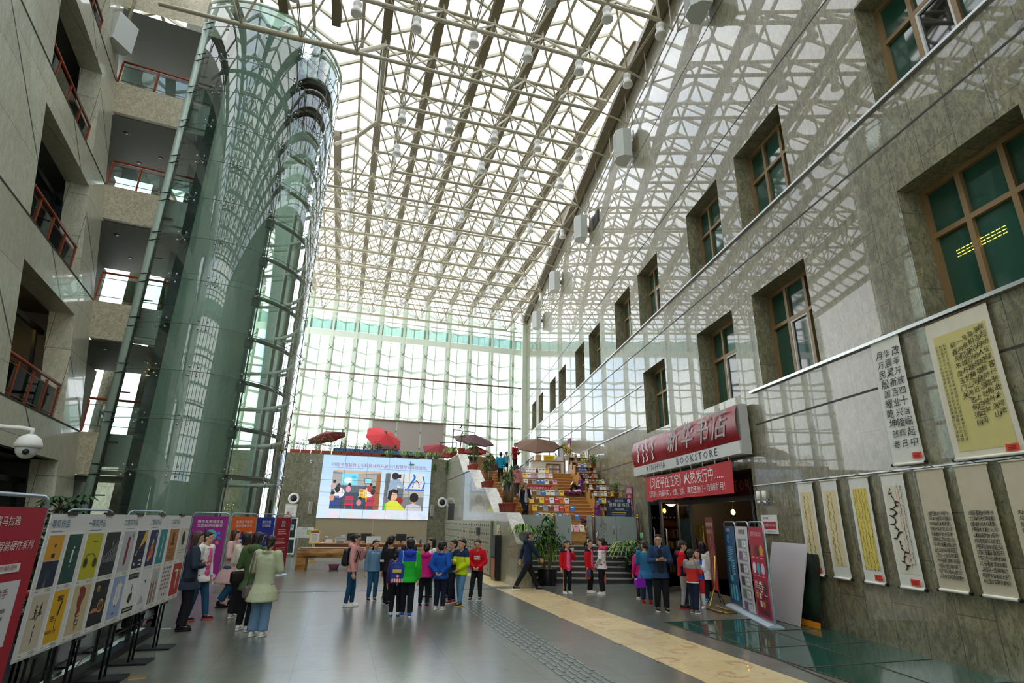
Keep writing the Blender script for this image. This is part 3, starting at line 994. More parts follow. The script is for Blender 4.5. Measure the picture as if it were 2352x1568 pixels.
# core behind the glass: stone strip and smooth drum
az = lambda a, r: None
CORE = granite('core_stone', srgb(196, 214, 202), srgb(188, 206, 194), srgb(176, 194, 182), .35, (5, 4, .004), False, (1, 1, .12))
a_s = math.degrees(math.atan2(19.95 - 23.05, -6.22 + 5.63)); a_r = math.degrees(math.atan2(20.55 - 23.05, -3.92 + 5.63))
mb = MB()
rc = 3.1
arc = [pt(a_s + (a_r - a_s) * k / 14, rc, 0)[:2] for k in range(15)] + [pt(60, 1.0, 0)[:2], pt(110, 2.9, 0)[:2], pt(a_s - 22, 2.2, 0)[:2]]
mb.prism(arc, 0, ZTOP - .6)
for k in range(3, len(mb.sm)): mb.sm[k] = False
mb.build('core_drum', CORE, tw)
mb = MB()
p0 = np.array(pt(a_s, rc + .02, 0)); p1 = np.array(pt(a_s - 7.5, rc - .05, 0))
mb.prism([tuple(p1[:2]), tuple(p0[:2]), (p0[0] + .3, p0[1] + 3.5), (p1[0] - .6, p1[1] + 3.5)], 0, ZTOP - .3)
mb.build('core_edge', granite('dark_strip', srgb(104, 116, 114), srgb(92, 103, 102), srgb(74, 84, 84), .35, (2.2, 1.05, .012, 0.), False), tw)
mb = MB(); ml = MB()
LZ = [1.92 + .075 * 21.5 * k + .06 * 21.5 for k in range(0, 12)]
for z in LZ:
    if z > 21.6: continue
    pts = [pt(a_r + 2 + (80 - a_r) * k / 22, TR - .22, z - .06) for k in range(23)]
    mb.tube(pts, .075, 8, None)
    pts2 = [pt(a, TR + .004, z) for a in an]
    ml.tube(pts2, .011, 5)
mb.build('ring_tube', M_PALE, tw)
ml.build('glass_joint', mat('silicone', srgb(92, 112, 104), .5), tw)
for a in (-103, -82, -55, -28, -2, 24, 52, 80):
    for z in LZ:
        if z > 21.6: continue
        mb = MB()
        for da in (-1, 1):
            for dz in (-1, 1):
                q = pt(a + da * 2.2, TR + .03, z + dz * .15)
                mb.tube([pt(a, TR - .1, z), pt(a + da * 2.2, TR + .0, z + dz * .15)], .012, 5)
                mb.ball(q, .035, None, 6, 4)
        mb.build('spider_fitting', M_CHROME, tw)
mb = MB()
for a in (-55, -28, -2, 24, 52): mb.tube([pt(a, TR + .006, .02), pt(a, TR + .006, ZTOP)], .009, 4)
mb.build('vertical_joint', MATS['silicone'], tw)
rf = np.array(pt(a_r + 1.2, TR - .3, 0)); rb = np.array(pt(80, TR - .3, 0))
for q, nm in ((rf, 'guide_rail'), (rb, 'guide_rail'), (np.array(pt(52, TR - .2, 0)), 'rear_post'), (np.array(pt(22, TR - .2, 0)), 'rear_post')):
    mb = MB()
    if nm == 'guide_rail':
        mb.box((q[0] - .05, q[1] - .08, 0), (q[0] + .05, q[1] + .08, ZTOP)); mb.box((q[0] + .09, q[1] - .03, 0), (q[0] + .13, q[1] + .03, ZTOP))
        z = 1.2
        while z < 21: mb.box((q[0] - .1, q[1] - .12, z), (q[0] + .17, q[1] + .12, z + .3)); z += 1.6125
        mb.build(nm, mat('rail_steel', srgb(120, 132, 126), .4, .3), tw)
    else:
        mb.tube([(q[0], q[1], 0), (q[0], q[1], ZTOP)], .09, 10); mb.build(nm, M_PALE, tw)
mb = MB(); q = MAST - TC
mb.tube([(q[0], q[1], 0), (q[0], q[1], 21.2)], .15, 14)
mb.build('mast', mat('mast_green', srgb(170, 190, 176), .35), tw)
for z in LZ:
    if z > 21: continue
    mb = MB()
    for dz in (-.16, .16): mb.tube([(q[0] - .1, q[1] - .1, z + dz), (q[0] + .25, q[1] - .3, z + dz * .9)], .02, 5); mb.ball((q[0] + .25, q[1] - .3, z + dz * .9), .035, None, 6, 4)
    mb.box((q[0] + .1, q[1] - .02, z - .78), (q[0] + .42, q[1] + .02, z - .74))
    mb.build('mast_clamp', M_DARK, tw)
# head of the shaft and the lift car hanging near the top
mb = MB()
for z, r in ((ZTOP, .07), (ZTOP - .35, .04)): mb.tube([pt(A0 + (A1 - A0) * k / 40, TR, z) for k in range(41)], r, 8)
mb.build('crown_ring', M_PALE, tw)
MB().add([pt(360 * k / 40, TR, ZTOP + .02) for k in range(40)] + [(0, 0, ZTOP + .7)], [(k, (k + 1) % 40, 40) for k in range(40)]).build('glass_cap', GL_TOWER, tw)
mb = MB()
for z, r0, r1, h in ((20.7, 1.05, 1.35, .22), (19.5, .95, 1.3, .2), (18.55, .9, 1.05, .16)):
    mb.lathe([(r0, 0), (r1, 0), (r1, h), (r0, h), (r0, 0)], (1.75, -.35, z), 28)
mb.build('car_ring', mat('car_dark', srgb(70, 84, 80), .35, .2), tw)
mb = MB(); mb.prism([(1.75 + 1.0 * math.cos(k * PI / 4 + .4), -.35 + 1.0 * math.sin(k * PI / 4 + .4)) for k in range(8)], 18.0, 18.5)
mb.build('car_floor', mat('car_white', srgb(222, 236, 230), .4), tw)
mb = MB(); mb.lathe([(1.02, 18.5), (1.02, 20.7)], (1.75, -.35, 0), 28); mb.build('car_glass', GL_CLEAR, tw)
mb = MB()
for k in range(14):
    a = k * 2 * PI / 14
    mb.tube([(1.75 + .95 * math.cos(a), -.35 + .95 * math.sin(a), 18.5), (1.75 + 1.0 * math.cos(a), -.35 + 1.0 * math.sin(a), 20.7)], .018, 5)
mb.build('car_frame', MATS['car_dark'], tw)
# ============================================================ things on and along the right-hand wall
WR2 = WRZ + PI                        # local x to the viewer's right, -y towards the room
on = lambda y: (lambda u, v: (u, y, v))
INK = mat('ink', srgb(26, 24, 24), .7)
PAPER = {k: mat('paper_' + k, srgb(*v), .75, 0, .3, .05, 6) for k, v in dict(white=(232, 232, 226), cream=(216, 206, 184), tan=(205, 196, 172), gold=(226, 212, 158), amber=(232, 214, 166), yellow=(236, 214, 110), olive=(214, 204, 136), ivory=(228, 222, 204)).items()}
M_TAGRED = C(226, 62, 30)
RED = mat('cloth_red', srgb(190, 30, 40), .7)


def strokes(mb, x, y, w, h, n, M, f, seed, th=.02):
    """one column of flowing vertical script"""
    r = random.Random(seed)
    yy = y + h / 2
    px, py = x, yy
    while yy > y - h / 2:
        st = r.uniform(.05, .1) * h / max(n, 1) * 3
        nx = x + r.uniform(-.5, .5) * w; ny = yy - st
        for (a, b, c, d, t) in ((px, py, nx, ny, th * r.uniform(.5, 1.3)), (nx, ny, nx + r.uniform(-.7, .7) * w, ny + r.uniform(-.3, .5) * st, th)):
            dx, dy = c - a, d - b; l = math.hypot(dx, dy) + 1e-6; k = t / l
            mb.add([f(a - dy * k, b + dx * k), f(c - dy * k * .4, d + dx * k * .4), f(c + dy * k * .4, d - dx * k * .4), f(a + dy * k, b - dx * k)], [(0, 1, 2, 3)], M)
        px, py = nx, ny; yy = ny
        if r.random() < .25: yy -= st * .3; py = yy; px = x


def rect(mb, f, u0, v0, u1, v1, M): mb.add([f(u0, v0), f(u1, v0), f(u1, v1), f(u0, v1)], [(0, 1, 2, 3)], M)


def scroll(s, W, z0, z1, paper, sheet, box, label, cols=None, script=None, tag_=None, cord=True, rodc=None, csz=.1):
    r = empty('hanging_scroll', wpt(s, .03, z0), WR2, label, 'scroll', 'calligraphy scrolls on the right-hand wall')
    H = z1 - z0
    mb = MB()
    n = 10                            # the paper hangs with a slight belly
    for i in range(n):
        a, b = i / n, (i + 1) / n
        yy = lambda t: -.012 - .012 * math.sin(t * PI)
        mb.add([(-W / 2, yy(a), a * H), (W / 2, yy(a), a * H), (W / 2, yy(b), b * H), (-W / 2, yy(b), b * H)], [(0, 1, 2, 3)])
    mb.build('paper', PAPER[paper], r)
    if sheet:
        u0, v0, u1, v1 = box
        mb = MB()
        for i in range(6):
            a, b = v0 + (v1 - v0) * i / 6, v0 + (v1 - v0) * (i + 1) / 6
            mb.add([(u0 * W, yy(a) - .003, a * H), (u1 * W, yy(a) - .003, a * H), (u1 * W, yy(b) - .003, b * H), (u0 * W, yy(b) - .003, b * H)], [(0, 1, 2, 3)])
        mb.build('sheet', PAPER[sheet], r)
    MB().tube([(-W / 2 - .02, -.012, H), (W / 2 + .02, -.012, H)], .014, 8).build('top_rod', PAPER['ivory'] if W < .9 else mat('brown_rod', srgb(90, 70, 52), .5), r)
    mb = MB(); mb.tube([(-W / 2, -.02, 0), (W / 2, -.02, 0)], .024, 10, mat('paper_roll', srgb(238, 236, 226), .6))
    for q in (-1, 1): mb.tube([(q * W / 2, -.02, 0), (q * (W / 2 + .035), -.02, 0)], .028, 10, M_BLACK)
    mb.build('bottom_rod', None, r)
    if cord:
        MB().tube([(-W * .3, -.01, H), (0, -.01, H + .07), (W * .3, -.01, H)], .004, 4).build('cord', M_DARK, r)
    f = on(-.034)
    mb = MB()
    if cols:
        for x, y0, txt, sz in cols:
            step = sz * 1.06
            for i, ch in enumerate(txt):
                letters(mb, ch, f, x * W + R_.uniform(-.1, .1) * sz, y0 * H - i * step * (1 if len(txt) < 3 else 1), sz * R_.uniform(.82, 1.08), INK, shear=R_.choice((.05, .12, .2)))
    for sc in script or []:
        strokes(mb, sc[0] * W, sc[1] * H, sc[2] * W, sc[3] * H, sc[4], sc[6] if len(sc) > 6 else INK, f, hash(sc[:5]) % 997, sc[5])
    mb.build('calligraphy', INK, r)
    if tag_:
        u, v, a = tag_
        mb = MB(); f2 = on(-.04)
        rect(mb, f2, u * W - .09, v * H - .045, u * W + .09, v * H + .055, M_TAGRED)
        for k in range(3): rect(mb, on(-.042), u * W - .06, v * H - .02 + k * .022, u * W + .05, v * H - .014 + k * .022, INK)
        mb.build('price_tag', None, r)
    return r


scroll(6.92, 1.06, 2.92, 5.09, 'ivory', 'olive', (-.40, .05, .42, .88), 'large yellow calligraphy scroll with eight columns of black characters, the widest on the wall',
       [(.365 - i * .092, .84 - .012 * i, t, .107) for i, t in enumerate(('晨起动征铎客行悲故乡鸡声', '茅店月人迹板桥霜槲叶落山', '路枳花明驿墙因思杜陵梦', '凫雁满回塘黄河远上白云间', '一片孤城万仞山羌笛何须杨', '柳春风不度玉门关'))] +
       [(-.235 - .065 * i, .80, '石火无名今来江山何处寻书声日月长风万里送秋雁对此可以酣高楼'[i:26 + i], .055) for i in range(3)], tag_=(.36, .035, 0))
scroll(8.30, .64, 2.95, 5.16, 'white', None, None, 'tall white scroll with three columns of black characters left of the big yellow one',
       [(.30 - i * .27, .86, t, .165) for i, t in enumerate(('改革开放四十当崛起中', '华震灵新百业兴隆辉日', '月万民殷国耀乾坤钱番'))], tag_=(.33, .05, 0))
strip = [  # s, width, paper, sheet, label
    (11.09, .49, 'white', 'amber', 'narrow scroll with a pale orange sheet, first from the bookshop end of the lower row', [(-.14, .5, .12, .70, 7, .006), (.12, .5, .1, .70, 7, .005)], (.2, .05, 0)),
    (10.35, .47, 'white', 'amber', 'narrow scroll with a pale orange sheet, second from the bookshop end of the lower row', [(-.14, .5, .12, .70, 7, .006), (.1, .5, .1, .74, 7, .005)], None),
    (9.53, .49, 'white', 'yellow', 'narrow scroll with a bright yellow sheet full of fine upright script', [(-.30 + .15 * k, .5, .08, .76, 8, .0045) for k in range(5)], (.25, .05, 0)),
    (8.73, .49, 'white', 'ivory', 'narrow white scroll with one bold flowing line of script and a thin red line', [(-.12, .52, .26, .70, 4, .017), (.2, .55, .07, .72, 9, .005), (.32, .55, .07, .68, 9, .005)], (.2, .05, 0)),
]
for s, W, pa, sh, lab, sc, tg in strip:
    r = scroll(s, W, .995, 2.815, pa, sh, (-.36, .12, .36, .89), lab, None, sc, tg)
    if 'red line' in lab: rect(q_ := MB(), on(-.036), .1 * W, .2 * 1.82, .112 * W, .88 * 1.82, M_TAGRED); q_.build('red_line', None, r)
TXT = '永和九年岁在癸丑暮春之初会于会稽山阴之兰亭修禊事也群贤毕至少长咸集此地有崇山峻岭茂林修竹又有清流激湍映带左右引以为流觞曲水列坐其次虽无丝竹管弦之盛一觞一咏亦足以畅叙幽情是日也天朗气清惠风和畅仰观宇宙之大俯察品类之盛所以游目骋怀足以极视听之娱信可乐也'
for s, lab, n in ((7.96, 'plain cream scroll with small characters in its lower half, beside the red-lined white scroll', 8), (7.25, 'plain cream scroll with a taller block of small characters, last but one in the row', 9), (6.53, 'plain cream scroll cut off by the edge of the picture, nearest of the lower row', 8)):
    scroll(s, .51, 1.04, 2.83, 'tan', None, None, lab, [(.36 - .74 / n * i, .62, TXT[i * 13:i * 13 + 13], .072) for i in range(n)])
for nm, z, a, b, lab in (('upper', 5.21, 5., 12.6, 'thin grey picture rail carrying the upper scrolls'), ('lower', 2.87, 5., 13.1, 'thin grey picture rail carrying the lower row of scrolls')):
    if nm == 'upper': continue
    o = MB().box((a, 0, z - .012), (b, .03, z + .012)).build('picture_rail', M_ALU); o.location = WP; o.rotation_euler = (0, 0, WRZ); tag(o, lab, 'rail')

# ------------------------------------------------------------ bookshop front
shop = MB(); D = DOOR
a, b, h = D[0], D[1], D[3]
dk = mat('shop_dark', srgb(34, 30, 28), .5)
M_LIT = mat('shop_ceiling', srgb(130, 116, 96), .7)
shop.quad((a - 1.5, -.56, 0), (b + 1, -.56, 0), (b + 1, -6.5, 0), (a - 1.5, -6.5, 0), mat('shop_floor', srgb(120, 100, 76), .25))
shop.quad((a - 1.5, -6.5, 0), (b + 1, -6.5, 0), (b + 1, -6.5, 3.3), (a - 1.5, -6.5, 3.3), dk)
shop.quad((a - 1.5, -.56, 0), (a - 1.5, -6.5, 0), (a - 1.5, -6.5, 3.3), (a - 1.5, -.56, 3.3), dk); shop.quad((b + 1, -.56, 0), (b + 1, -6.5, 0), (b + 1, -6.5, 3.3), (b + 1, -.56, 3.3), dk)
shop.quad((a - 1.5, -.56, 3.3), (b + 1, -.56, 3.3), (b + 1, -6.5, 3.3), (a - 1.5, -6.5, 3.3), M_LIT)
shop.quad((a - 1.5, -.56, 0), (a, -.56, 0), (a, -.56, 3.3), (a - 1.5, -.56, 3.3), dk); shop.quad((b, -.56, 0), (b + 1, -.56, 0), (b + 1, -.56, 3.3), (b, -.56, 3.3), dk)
o = shop.build('wall_shop'); o.location = WP; o.rotation_euler = (0, 0, WRZ); tag(o, kind='structure')
# shelves of books and warm lamps inside
for k, (s, off) in enumerate(((14.2, -5.9), (16., -5.9), (17.8, -5.9), (19.4, -4.4))):
    r = empty('shop_bookcase', wpt(s, off, 0), WR2, 'dark bookcase standing inside the bookshop, %s from its near end' % ['first', 'second', 'third', 'fourth'][k], 'bookcase', 'bookcases in the shop')
    mb = MB(); mb.box((-.8, 0, 0), (-.76, .4, 2.2)); mb.box((.76, 0, 0), (.8, .4, 2.2)); mb.box((-.76, .37, 0), (.76, .4, 2.2))
    for z in (0.05, .5, .95, 1.4, 1.85, 2.17): mb.box((-.76, 0, z - .02), (.76, .37, z + .02))
    mb.build('carcass', M_WOOD2, r)
    mb = MB()
    for z in (.07, .52, .97, 1.42):
        x = -.74
        while x < .68:
            w = R_.uniform(.025, .06); mb.box((x, .05, z), (x + w, .25, z + R_.uniform(.22, .34)), C(*R_.choice(((200, 60, 40), (220, 180, 60), (230, 225, 210), (60, 90, 130), (70, 120, 90), (120, 40, 60))))); x += w + .003
    tag(mb.build('book_row', None, r), kind='stuff')
for k, (s, off, z) in enumerate(((14.3, -2.2, 2.35), (15.1, -3.1, 2.3), (16.4, -2.4, 2.3), (17.3, -3.4, 2.4), (18.3, -2.2, 2.35), (15.8, -4.5, 2.5))):
    r = empty('shop_pendant', wpt(s, off, z), 0, 'small glowing amber pendant lamp inside the bookshop, %s from the near side' % ['first', 'second', 'third', 'fourth', 'fifth', 'sixth'][k], 'lamp', 'amber lamps in the shop')
    MB().ball((0, 0, 0), (.07, .07, .09)).build('bulb', mat('amber_bulb', (1, .55, .12), .4, emit=14, ecol=(1, .5, .1)), r)
    MB().tube([(0, 0, .08), (0, 0, 3.29 - z)], .008, 5).build('cord', M_BLACK, r)
for k, (s, off) in enumerate(((15., -3.), (17.5, -3.))):
    L = bpy.data.lights.new('shop_light', 'POINT'); L.energy = 40; L.color = (1, .72, .4); L.shadow_soft_size = .25
    lo = bpy.data.objects.new('shop_light', L); COL.objects.link(lo); lo.location = wpt(s, off, 2.8)
dr = empty('door_1', wpt(16.5, -.35, 0), WR2, kind='structure')
mb = MB()
fx = mat('shop_frame', srgb(64, 70, 76), .35, .2)
for x in (-3.35, -2.25, -1.05, 2.7, 3.3): mb.box((x - .05, -.05, 0), (x + .05, .05, 3.28))
mb.box((-3.4, -.05, 2.55), (3.35, .05, 2.68)); mb.box((-3.4, -.05, 3.2), (3.35, .05, 3.3))
mb.build('frame', fx, dr)
mb = MB(); mb.box((-3.35, .0, 2.68), (3.3, .01, 3.2), mat('fascia_maroon', srgb(70, 14, 20), .3)); mb.build('fascia', None, dr)
mb = MB(); letters(mb, 'BOOK STORE', on(-.012), 1.55, 2.94, .42, mat('brass_letters', srgb(206, 130, 60), .35, .3)); mb.build('fascia_letters', None, dr)
mb = MB()
for x0, x1 in ((-3.3, -2.3), (-2.2, -1.1), (2.75, 3.25)): mb.box((x0, -.01, .05), (x1, .01, 2.5))
mb.build('pane', glass('shop_glass', (.8, .88, .86), .6, .9), dr)


def leaf(nm, s, off, rz, label):
    r = empty(nm, wpt(s, off, .02), WR2 + rz, label, 'door', 'open shop doors')
    mb = MB(); W, H = 1.1, 2.62
    mb.box((0, -.03, 0), (.09, .03, H)); mb.box((W - .09, -.03, 0), (W, .03, H)); mb.box((.09, -.03, 0), (W - .09, .03, .14)); mb.box((.09, -.03, H - .1), (W - .09, .03, H))
    mb.build('frame', fx, r)
    MB().box((.09, -.006, .14), (W - .09, .006, H - .1)).build('pane', MATS['shop_glass'], r)
    mb = MB()
    for y in (-.07, .07): mb.tube([(W - .17, y * .5, 1.0), (W - .17, y, 1.02), (W - .17, y, 1.75), (W - .17, y * .5, 1.77)], .016, 8)
    mb.build('handle', M_CHROME, r.children[0])
    mb = MB(); mb.tube([(.09 + (W - .18) * k / 12, -.012, 2.44 - .22 * abs(math.sin(k / 12 * 2 * PI)) - .02) for k in range(13)], .006, 4)
    for k in (2, 5, 8, 10): mb.tube([(.09 + (W - .18) * k / 12, -.012, 2.3), (.09 + (W - .18) * k / 12, -.012, 2.12)], .003, 4); mb.ball((.09 + (W - .18) * k / 12, -.012, 2.1), (.03, .008, .035), None, 8, 5)
    mb.build('snow_garland_sticker', M_WHITE, r)
    return r


leaf('shop_door', 19.2, -.15, math.radians(-52), 'open glass shop door with a white garland sticker, the one farther from the pillar of banners')
leaf('shop_door', 17.2, .25, math.radians(-52), 'open glass shop door with a white garland sticker, the nearer one beside the maroon roll banner')
r = empty('gold_poster', wpt(18.55, -.95, .55), WR2, 'golden poster with a deep red sweeping shape standing behind the far shop door', 'poster')
mb = MB(); mb.box((-.45, 0, 0), (.45, .03, 1.35), C(206, 150, 40)); f = on(-.003)
pts = [(-.3, 1.3), (-.12, 1.05), (.02, .8), (.2, .55), (.36, .42), (.3, .2), (.12, .38), (-.06, .62), (-.2, .95)]
mb.add([f(*p) for p in pts], [tuple(range(8, -1, -1))], C(130, 20, 22))
letters(mb, '版', on(-.004), .3, 1.2, .15, M_WHITE); letters(mb, '权', on(-.004), .3, 1.03, .15, M_WHITE)
rect(mb, f, -.4, .03, .4, .14, C(238, 222, 180)); mb.build('sheet', None, r)
MB().box((-.3, .0, -.55), (.3, .04, 0)).build('stand', M_DARK, r)

# the big shop sign
sg = empty('shop_sign', wpt(16.86, .06, 3.62), WR2, 'long red shop sign with raised white lettering above the bookshop entrance', 'sign')
Ws, Hs = 7.9, 1.28
mb = MB()
mb.box((-Ws / 2, -.24, 0), (Ws / 2, 0, Hs + .0)); mb.build('cabinet', mat('sign_grey', srgb(186, 186, 180), .4), sg)
mb = MB()
for k in range(12):
    x0 = -Ws / 2 + .03 + k * (Ws - .06) / 12; x1 = x0 + (Ws - .06) / 12
    vs = []; nn = 6
    for i in range(nn + 1):
        z = .36 + (Hs - .38) * i / nn; y = -.25 - .09 * math.sin(PI * i / nn) ** .6
        vs += [(x0 + .006, y, z), (x1 - .006, y, z)]
    mb.add(vs, [(2 * i, 2 * i + 1, 2 * i + 3, 2 * i + 2) for i in range(nn)], None, True)
mb.build('red_face', mat('sign_red', srgb(150, 14, 36), .22, 0, .35), sg)
MB().box((-Ws / 2 + .02, -.30, .02), (Ws / 2 - .02, -.24, .34)).build('grey_strip', mat('sign_strip', srgb(196, 198, 194), .35), sg)
mb = MB(); f = on(-.305)
letters(mb, 'XINHUA', f, -1.72, .18, .30, C(40, 44, 60), sx=1.25, space=1.35); letters(mb, 'BOOKSTORE', f, 1.4, .18, .30, C(40, 44, 60), sx=1.25, space=1.35)
mb.build('capitals', None, sg)
mb = MB(); f = lambda u, v: (u, -.355, v)
for x, ch in zip((-.0, 1.05, 2.05, 3.05), '新华书店'): letters(mb, ch, f, x - .05, .84, .86, M_WHITE, shear=.25, ext=.03); letters(mb, ch, f, x - .035, .84, .86, M_WHITE, shear=.25)
for k, x in enumerate((-3.2, -2.72, -2.3, -1.75)): strokes(mb, x, .86, .16, .74, 3, M_WHITE, f, 40 + k, .045)
mb.build('raised_script', M_WHITE, sg)

bn = empty('cloth_banner', wpt(16.62, .3, 2.70), WR2, 'red cloth banner with two lines of white characters under the shop sign', 'banner')
Wb, Hb = 6.2, .84
mb = MB(); NX, NZ = 40, 6
wv = lambda u, v: -.02 - .03 * math.sin(u * 3.1 + v * 2) * (1 - v / Hb * .6) - .02 * math.sin(u * 9) * (1 - v / Hb)
sag = lambda u, v: v - .05 * (1 - (2 * u / Wb) ** 2) * (v / Hb)
vs = [(-Wb / 2 + Wb * i / NX, wv(-Wb / 2 + Wb * i / NX, Hb * j / NZ), sag(-Wb / 2 + Wb * i / NX, Hb * j / NZ)) for j in range(NZ + 1) for i in range(NX + 1)]
mb.add(vs, [(j * (NX + 1) + i, j * (NX + 1) + i + 1, (j + 1) * (NX + 1) + i + 1, (j + 1) * (NX + 1) + i) for j in range(NZ) for i in range(NX)], None, True)
mb.build('cloth', RED, bn)
mb = MB(); f = lambda u, v: (u, wv(u, v) - .008, sag(u, v))
letters(mb, '《习近平在正定》火热发行中......', f, -.1, .56, .42, M_WHITE, sx=.92); letters(mb, '文风质朴，内容详实，全面、生动、真实还原了一段峥嵘岁月！', f, 0, .2, .235, M_WHITE, sx=.86)
mb.build('lettering', M_WHITE, bn)
mb = MB()
for k in range(9): mb.tube([(-Wb / 2 + .1 + k * (Wb - .2) / 8, -.02, Hb - .02), (-Wb / 2 + .1 + k * (Wb - .2) / 8, -.02, Hb + .1)], .012, 5)
mb.build('tie', M_WHITE, bn)

# opening hours, lamp, exit sign, posters
r = empty('hours_plaque', wpt(12.6, .01, 1.75), WR2, 'white and red opening hours plaque beside the shop entrance', 'sign')
MB().box((-.31, -.03, 0), (.31, 0, .42)).build('board', M_WHITE, r)
mb = MB(); f = on(-.032); rect(mb, f, -.28, .1, .28, .27, C(176, 26, 48)); letters(mb, '营业时间 9:00-17:30', on(-.034), 0, .185, .075, M_WHITE, sx=.82); letters(mb, '新华书店', on(-.034), -.12, .345, .06, C(120, 30, 50)); letters(mb, '地址：呼和浩特市文化广场', on(-.034), 0, .05, .04, INK)
mb.build('print', None, r)
for k, (s, z, off, lab) in enumerate(((12.68, 2.42, 0, 'twin glass wall lamp on the granite above the hours plaque'),)):
    r = empty('wall_lamp', wpt(s, .0, z), WR2, lab, 'lamp')
    mb = MB(); mb.box((-.2, -.03, -.02), (.2, 0, .12)); mb.tube([(-.12, 0, .05), (-.12, -.1, .05)], .02, 6); mb.tube([(.12, 0, .05), (.12, -.1, .05)], .02, 6)
    for x in (-.12, .12): mb.tube([(x, -.1, -.02), (x, -.1, .07)], .05, 10)
    mb.build('bracket', M_CHROME, r)
    mb = MB()
    for x in (-.12, .12): mb.tube([(x, -.1, .07), (x, -.1, .3)], .05, 12)
    mb.build('glass_shade', mat('opal', srgb(236, 236, 226), .3), r)
r = empty('exit_sign', wpt(21.3, .01, 1.4), WR2, 'small green emergency exit sign low on the wall past the stone steps', 'sign')
MB().box((-.17, -.02, 0), (.17, 0, .19)).build('case', M_WHITE, r)
mb = MB(); rect(mb, on(-.021), -.14, .03, .14, .16, mat('exit_green', (.02, .3, .1), .4, emit=.4)); f = on(-.023)
for u0, v0, u1, v1 in ((-.02, .06, .02, .11), (-.012, .115, .012, .14), (-.05, .08, -.02, .095), (.02, .08, .05, .095), (-.03, .04, -.01, .065), (.01, .04, .04, .055)): rect(mb, f, u0, v0, u1, v1, M_WHITE)
mb.build('pictogram', None, r)


def wall_poster(s, z0, W, H, bg_, label, draw):
    r = empty('wall_poster', wpt(s, .012, z0), WR2, label, 'poster')
    MB().box((-W / 2, -.012, 0), (W / 2, 0, H)).build('sheet', bg_, r)
    mb = MB(); draw(mb, on(-.014)); mb.build('print', None, r)


def d1(mb, f):
    letters(mb, 'Naadam', f, 0, .94, .17, C(226, 190, 200)); letters(mb, '草原书香', f, 0, .8, .16, M_WHITE)
    mb.add([f(.2 * math.cos(k * PI / 6), .58 + .11 * math.sin(k * PI / 6)) for k in range(7)], [tuple(range(7))], C(214, 120, 120)); rect(mb, f, -.3, .5, .3, .54, C(240, 170, 60))
    for j in range(2):
        for i in range(4): rect(mb, f, -.33 + i * .17, .06 + j * .22, -.2 + i * .17, .25 + j * .22, C(228, 222, 226))


wall_poster(22.45, 2.34, .78, 1.02, C(120, 24, 62), 'maroon wall poster with pale panels right of the navy board', d1)
wall_poster(29.05, 4.62, .75, 1.05, C(214, 212, 204), 'tall pale poster with a dark picture hung on the wall beside the upper bookcases',
            lambda mb, f: (rect(mb, f, -.33, .05, .33, .5, C(50, 52, 58)), rect(mb, f, -.2, .2, .05, .42, C(190, 150, 70)), letters(mb, '读', f, 0, .8, .3, INK)))
wall_poster(33.2, 5.6, .8, 1.25, C(116, 30, 58), 'maroon poster on the wall at the top of the oak steps', lambda mb, f: [rect(mb, f, -.3 + .33 * (k % 2), .1 + .3 * (k // 2), -.05 + .33 * (k % 2), .34 + .3 * (k // 2), C(214, 196, 204)) for k in range(6)])
r = empty('wall_door', wpt(35.4, .005, 4.36), WRZ, 'dark doorway in the wall behind the upper counter', 'doorway')
MB().box((-.7, 0, 0), (.7, .03, 2.3)).build('leaf', mat('dark_doorway', srgb(48, 30, 28), .4), r)
mb = MB(); mb.box((-.78, 0, 0), (-.7, .06, 2.38)); mb.box((.7, 0, 0), (.78, .06, 2.38)); mb.box((-.7, 0, 2.3), (.7, .06, 2.38)); mb.build('frame', M_STEEL2, r)

# ------------------------------------------------------------ banner stands beside the shop
sd = wpt(14.2, .33, 0); se = wpt(11.12, 1.04, 0)
sdir = (se - sd) / np.linalg.norm(se - sd)
SRZ = math.atan2(sdir[1], sdir[0])      # local x along the row towards the camera, front faces the hall


def banner_stand(name, P, rz, W, H, bg_, label, draw, group, base=True, tubeM=None, lean=0., slack=.02):
    r = empty(name, P, rz, label, 'banner', group)
    mb = MB(); t = .018
    pts = [(-W / 2, 0, .05), (-W / 2, 0, H - .1), (-W / 2 + .03, 0, H - .03), (-W / 2 + .1, 0, H), (W / 2 - .1, 0, H), (W / 2 - .03, 0, H - .03), (W / 2, 0, H - .1), (W / 2, 0, .05)]
    mb.tube(pts, t, 8, None, True, False); mb.tube([(-W / 2, 0, .12), (W / 2, 0, .12)], t, 8); mb.build('tube_frame', tubeM or mat('blue_grey_tube', srgb(168, 182, 196), .3, .5), r)
    if base:
        mb = MB(); mb.prism([(-.16, .0), (.16, 0), (.16, .02), (.06, .055), (-.06, .055), (-.16, .02)], -W / 2 - .02, W / 2 + .02, None, lambda a, b, c: (c, a, b)); mb.build('base', mat('pale_base', srgb(188, 202, 214), .35), r)
    w2 = W / 2 - .035
    y = lambda v: -.02 - slack * math.sin(PI * v / H)
    f0 = lambda u, v: (u, y(v), v)
    mb = MB(); z0, z1 = .1, H - .1
    for i in range(8):
        a, b = z0 + (z1 - z0) * i / 8, z0 + (z1 - z0) * (i + 1) / 8
        mb.add([f0(-w2, a), f0(w2, a), f0(w2, b), f0(-w2, b)], [(0, 1, 2, 3)])
    mb.build('fabric', bg_, r)
    mb = MB(); draw(mb, lambda u, v: (u, y(v) - .004, v), w2, z0, z1); mb.build('print', None, r)
    return r


def circ(mb, f, u, v, r, M, n=14, sx=1.): mb.add([f(u + r * sx * math.cos(2 * PI * k / n), v + r * math.sin(2 * PI * k / n)) for k in range(n)], [tuple(range(n))], M)


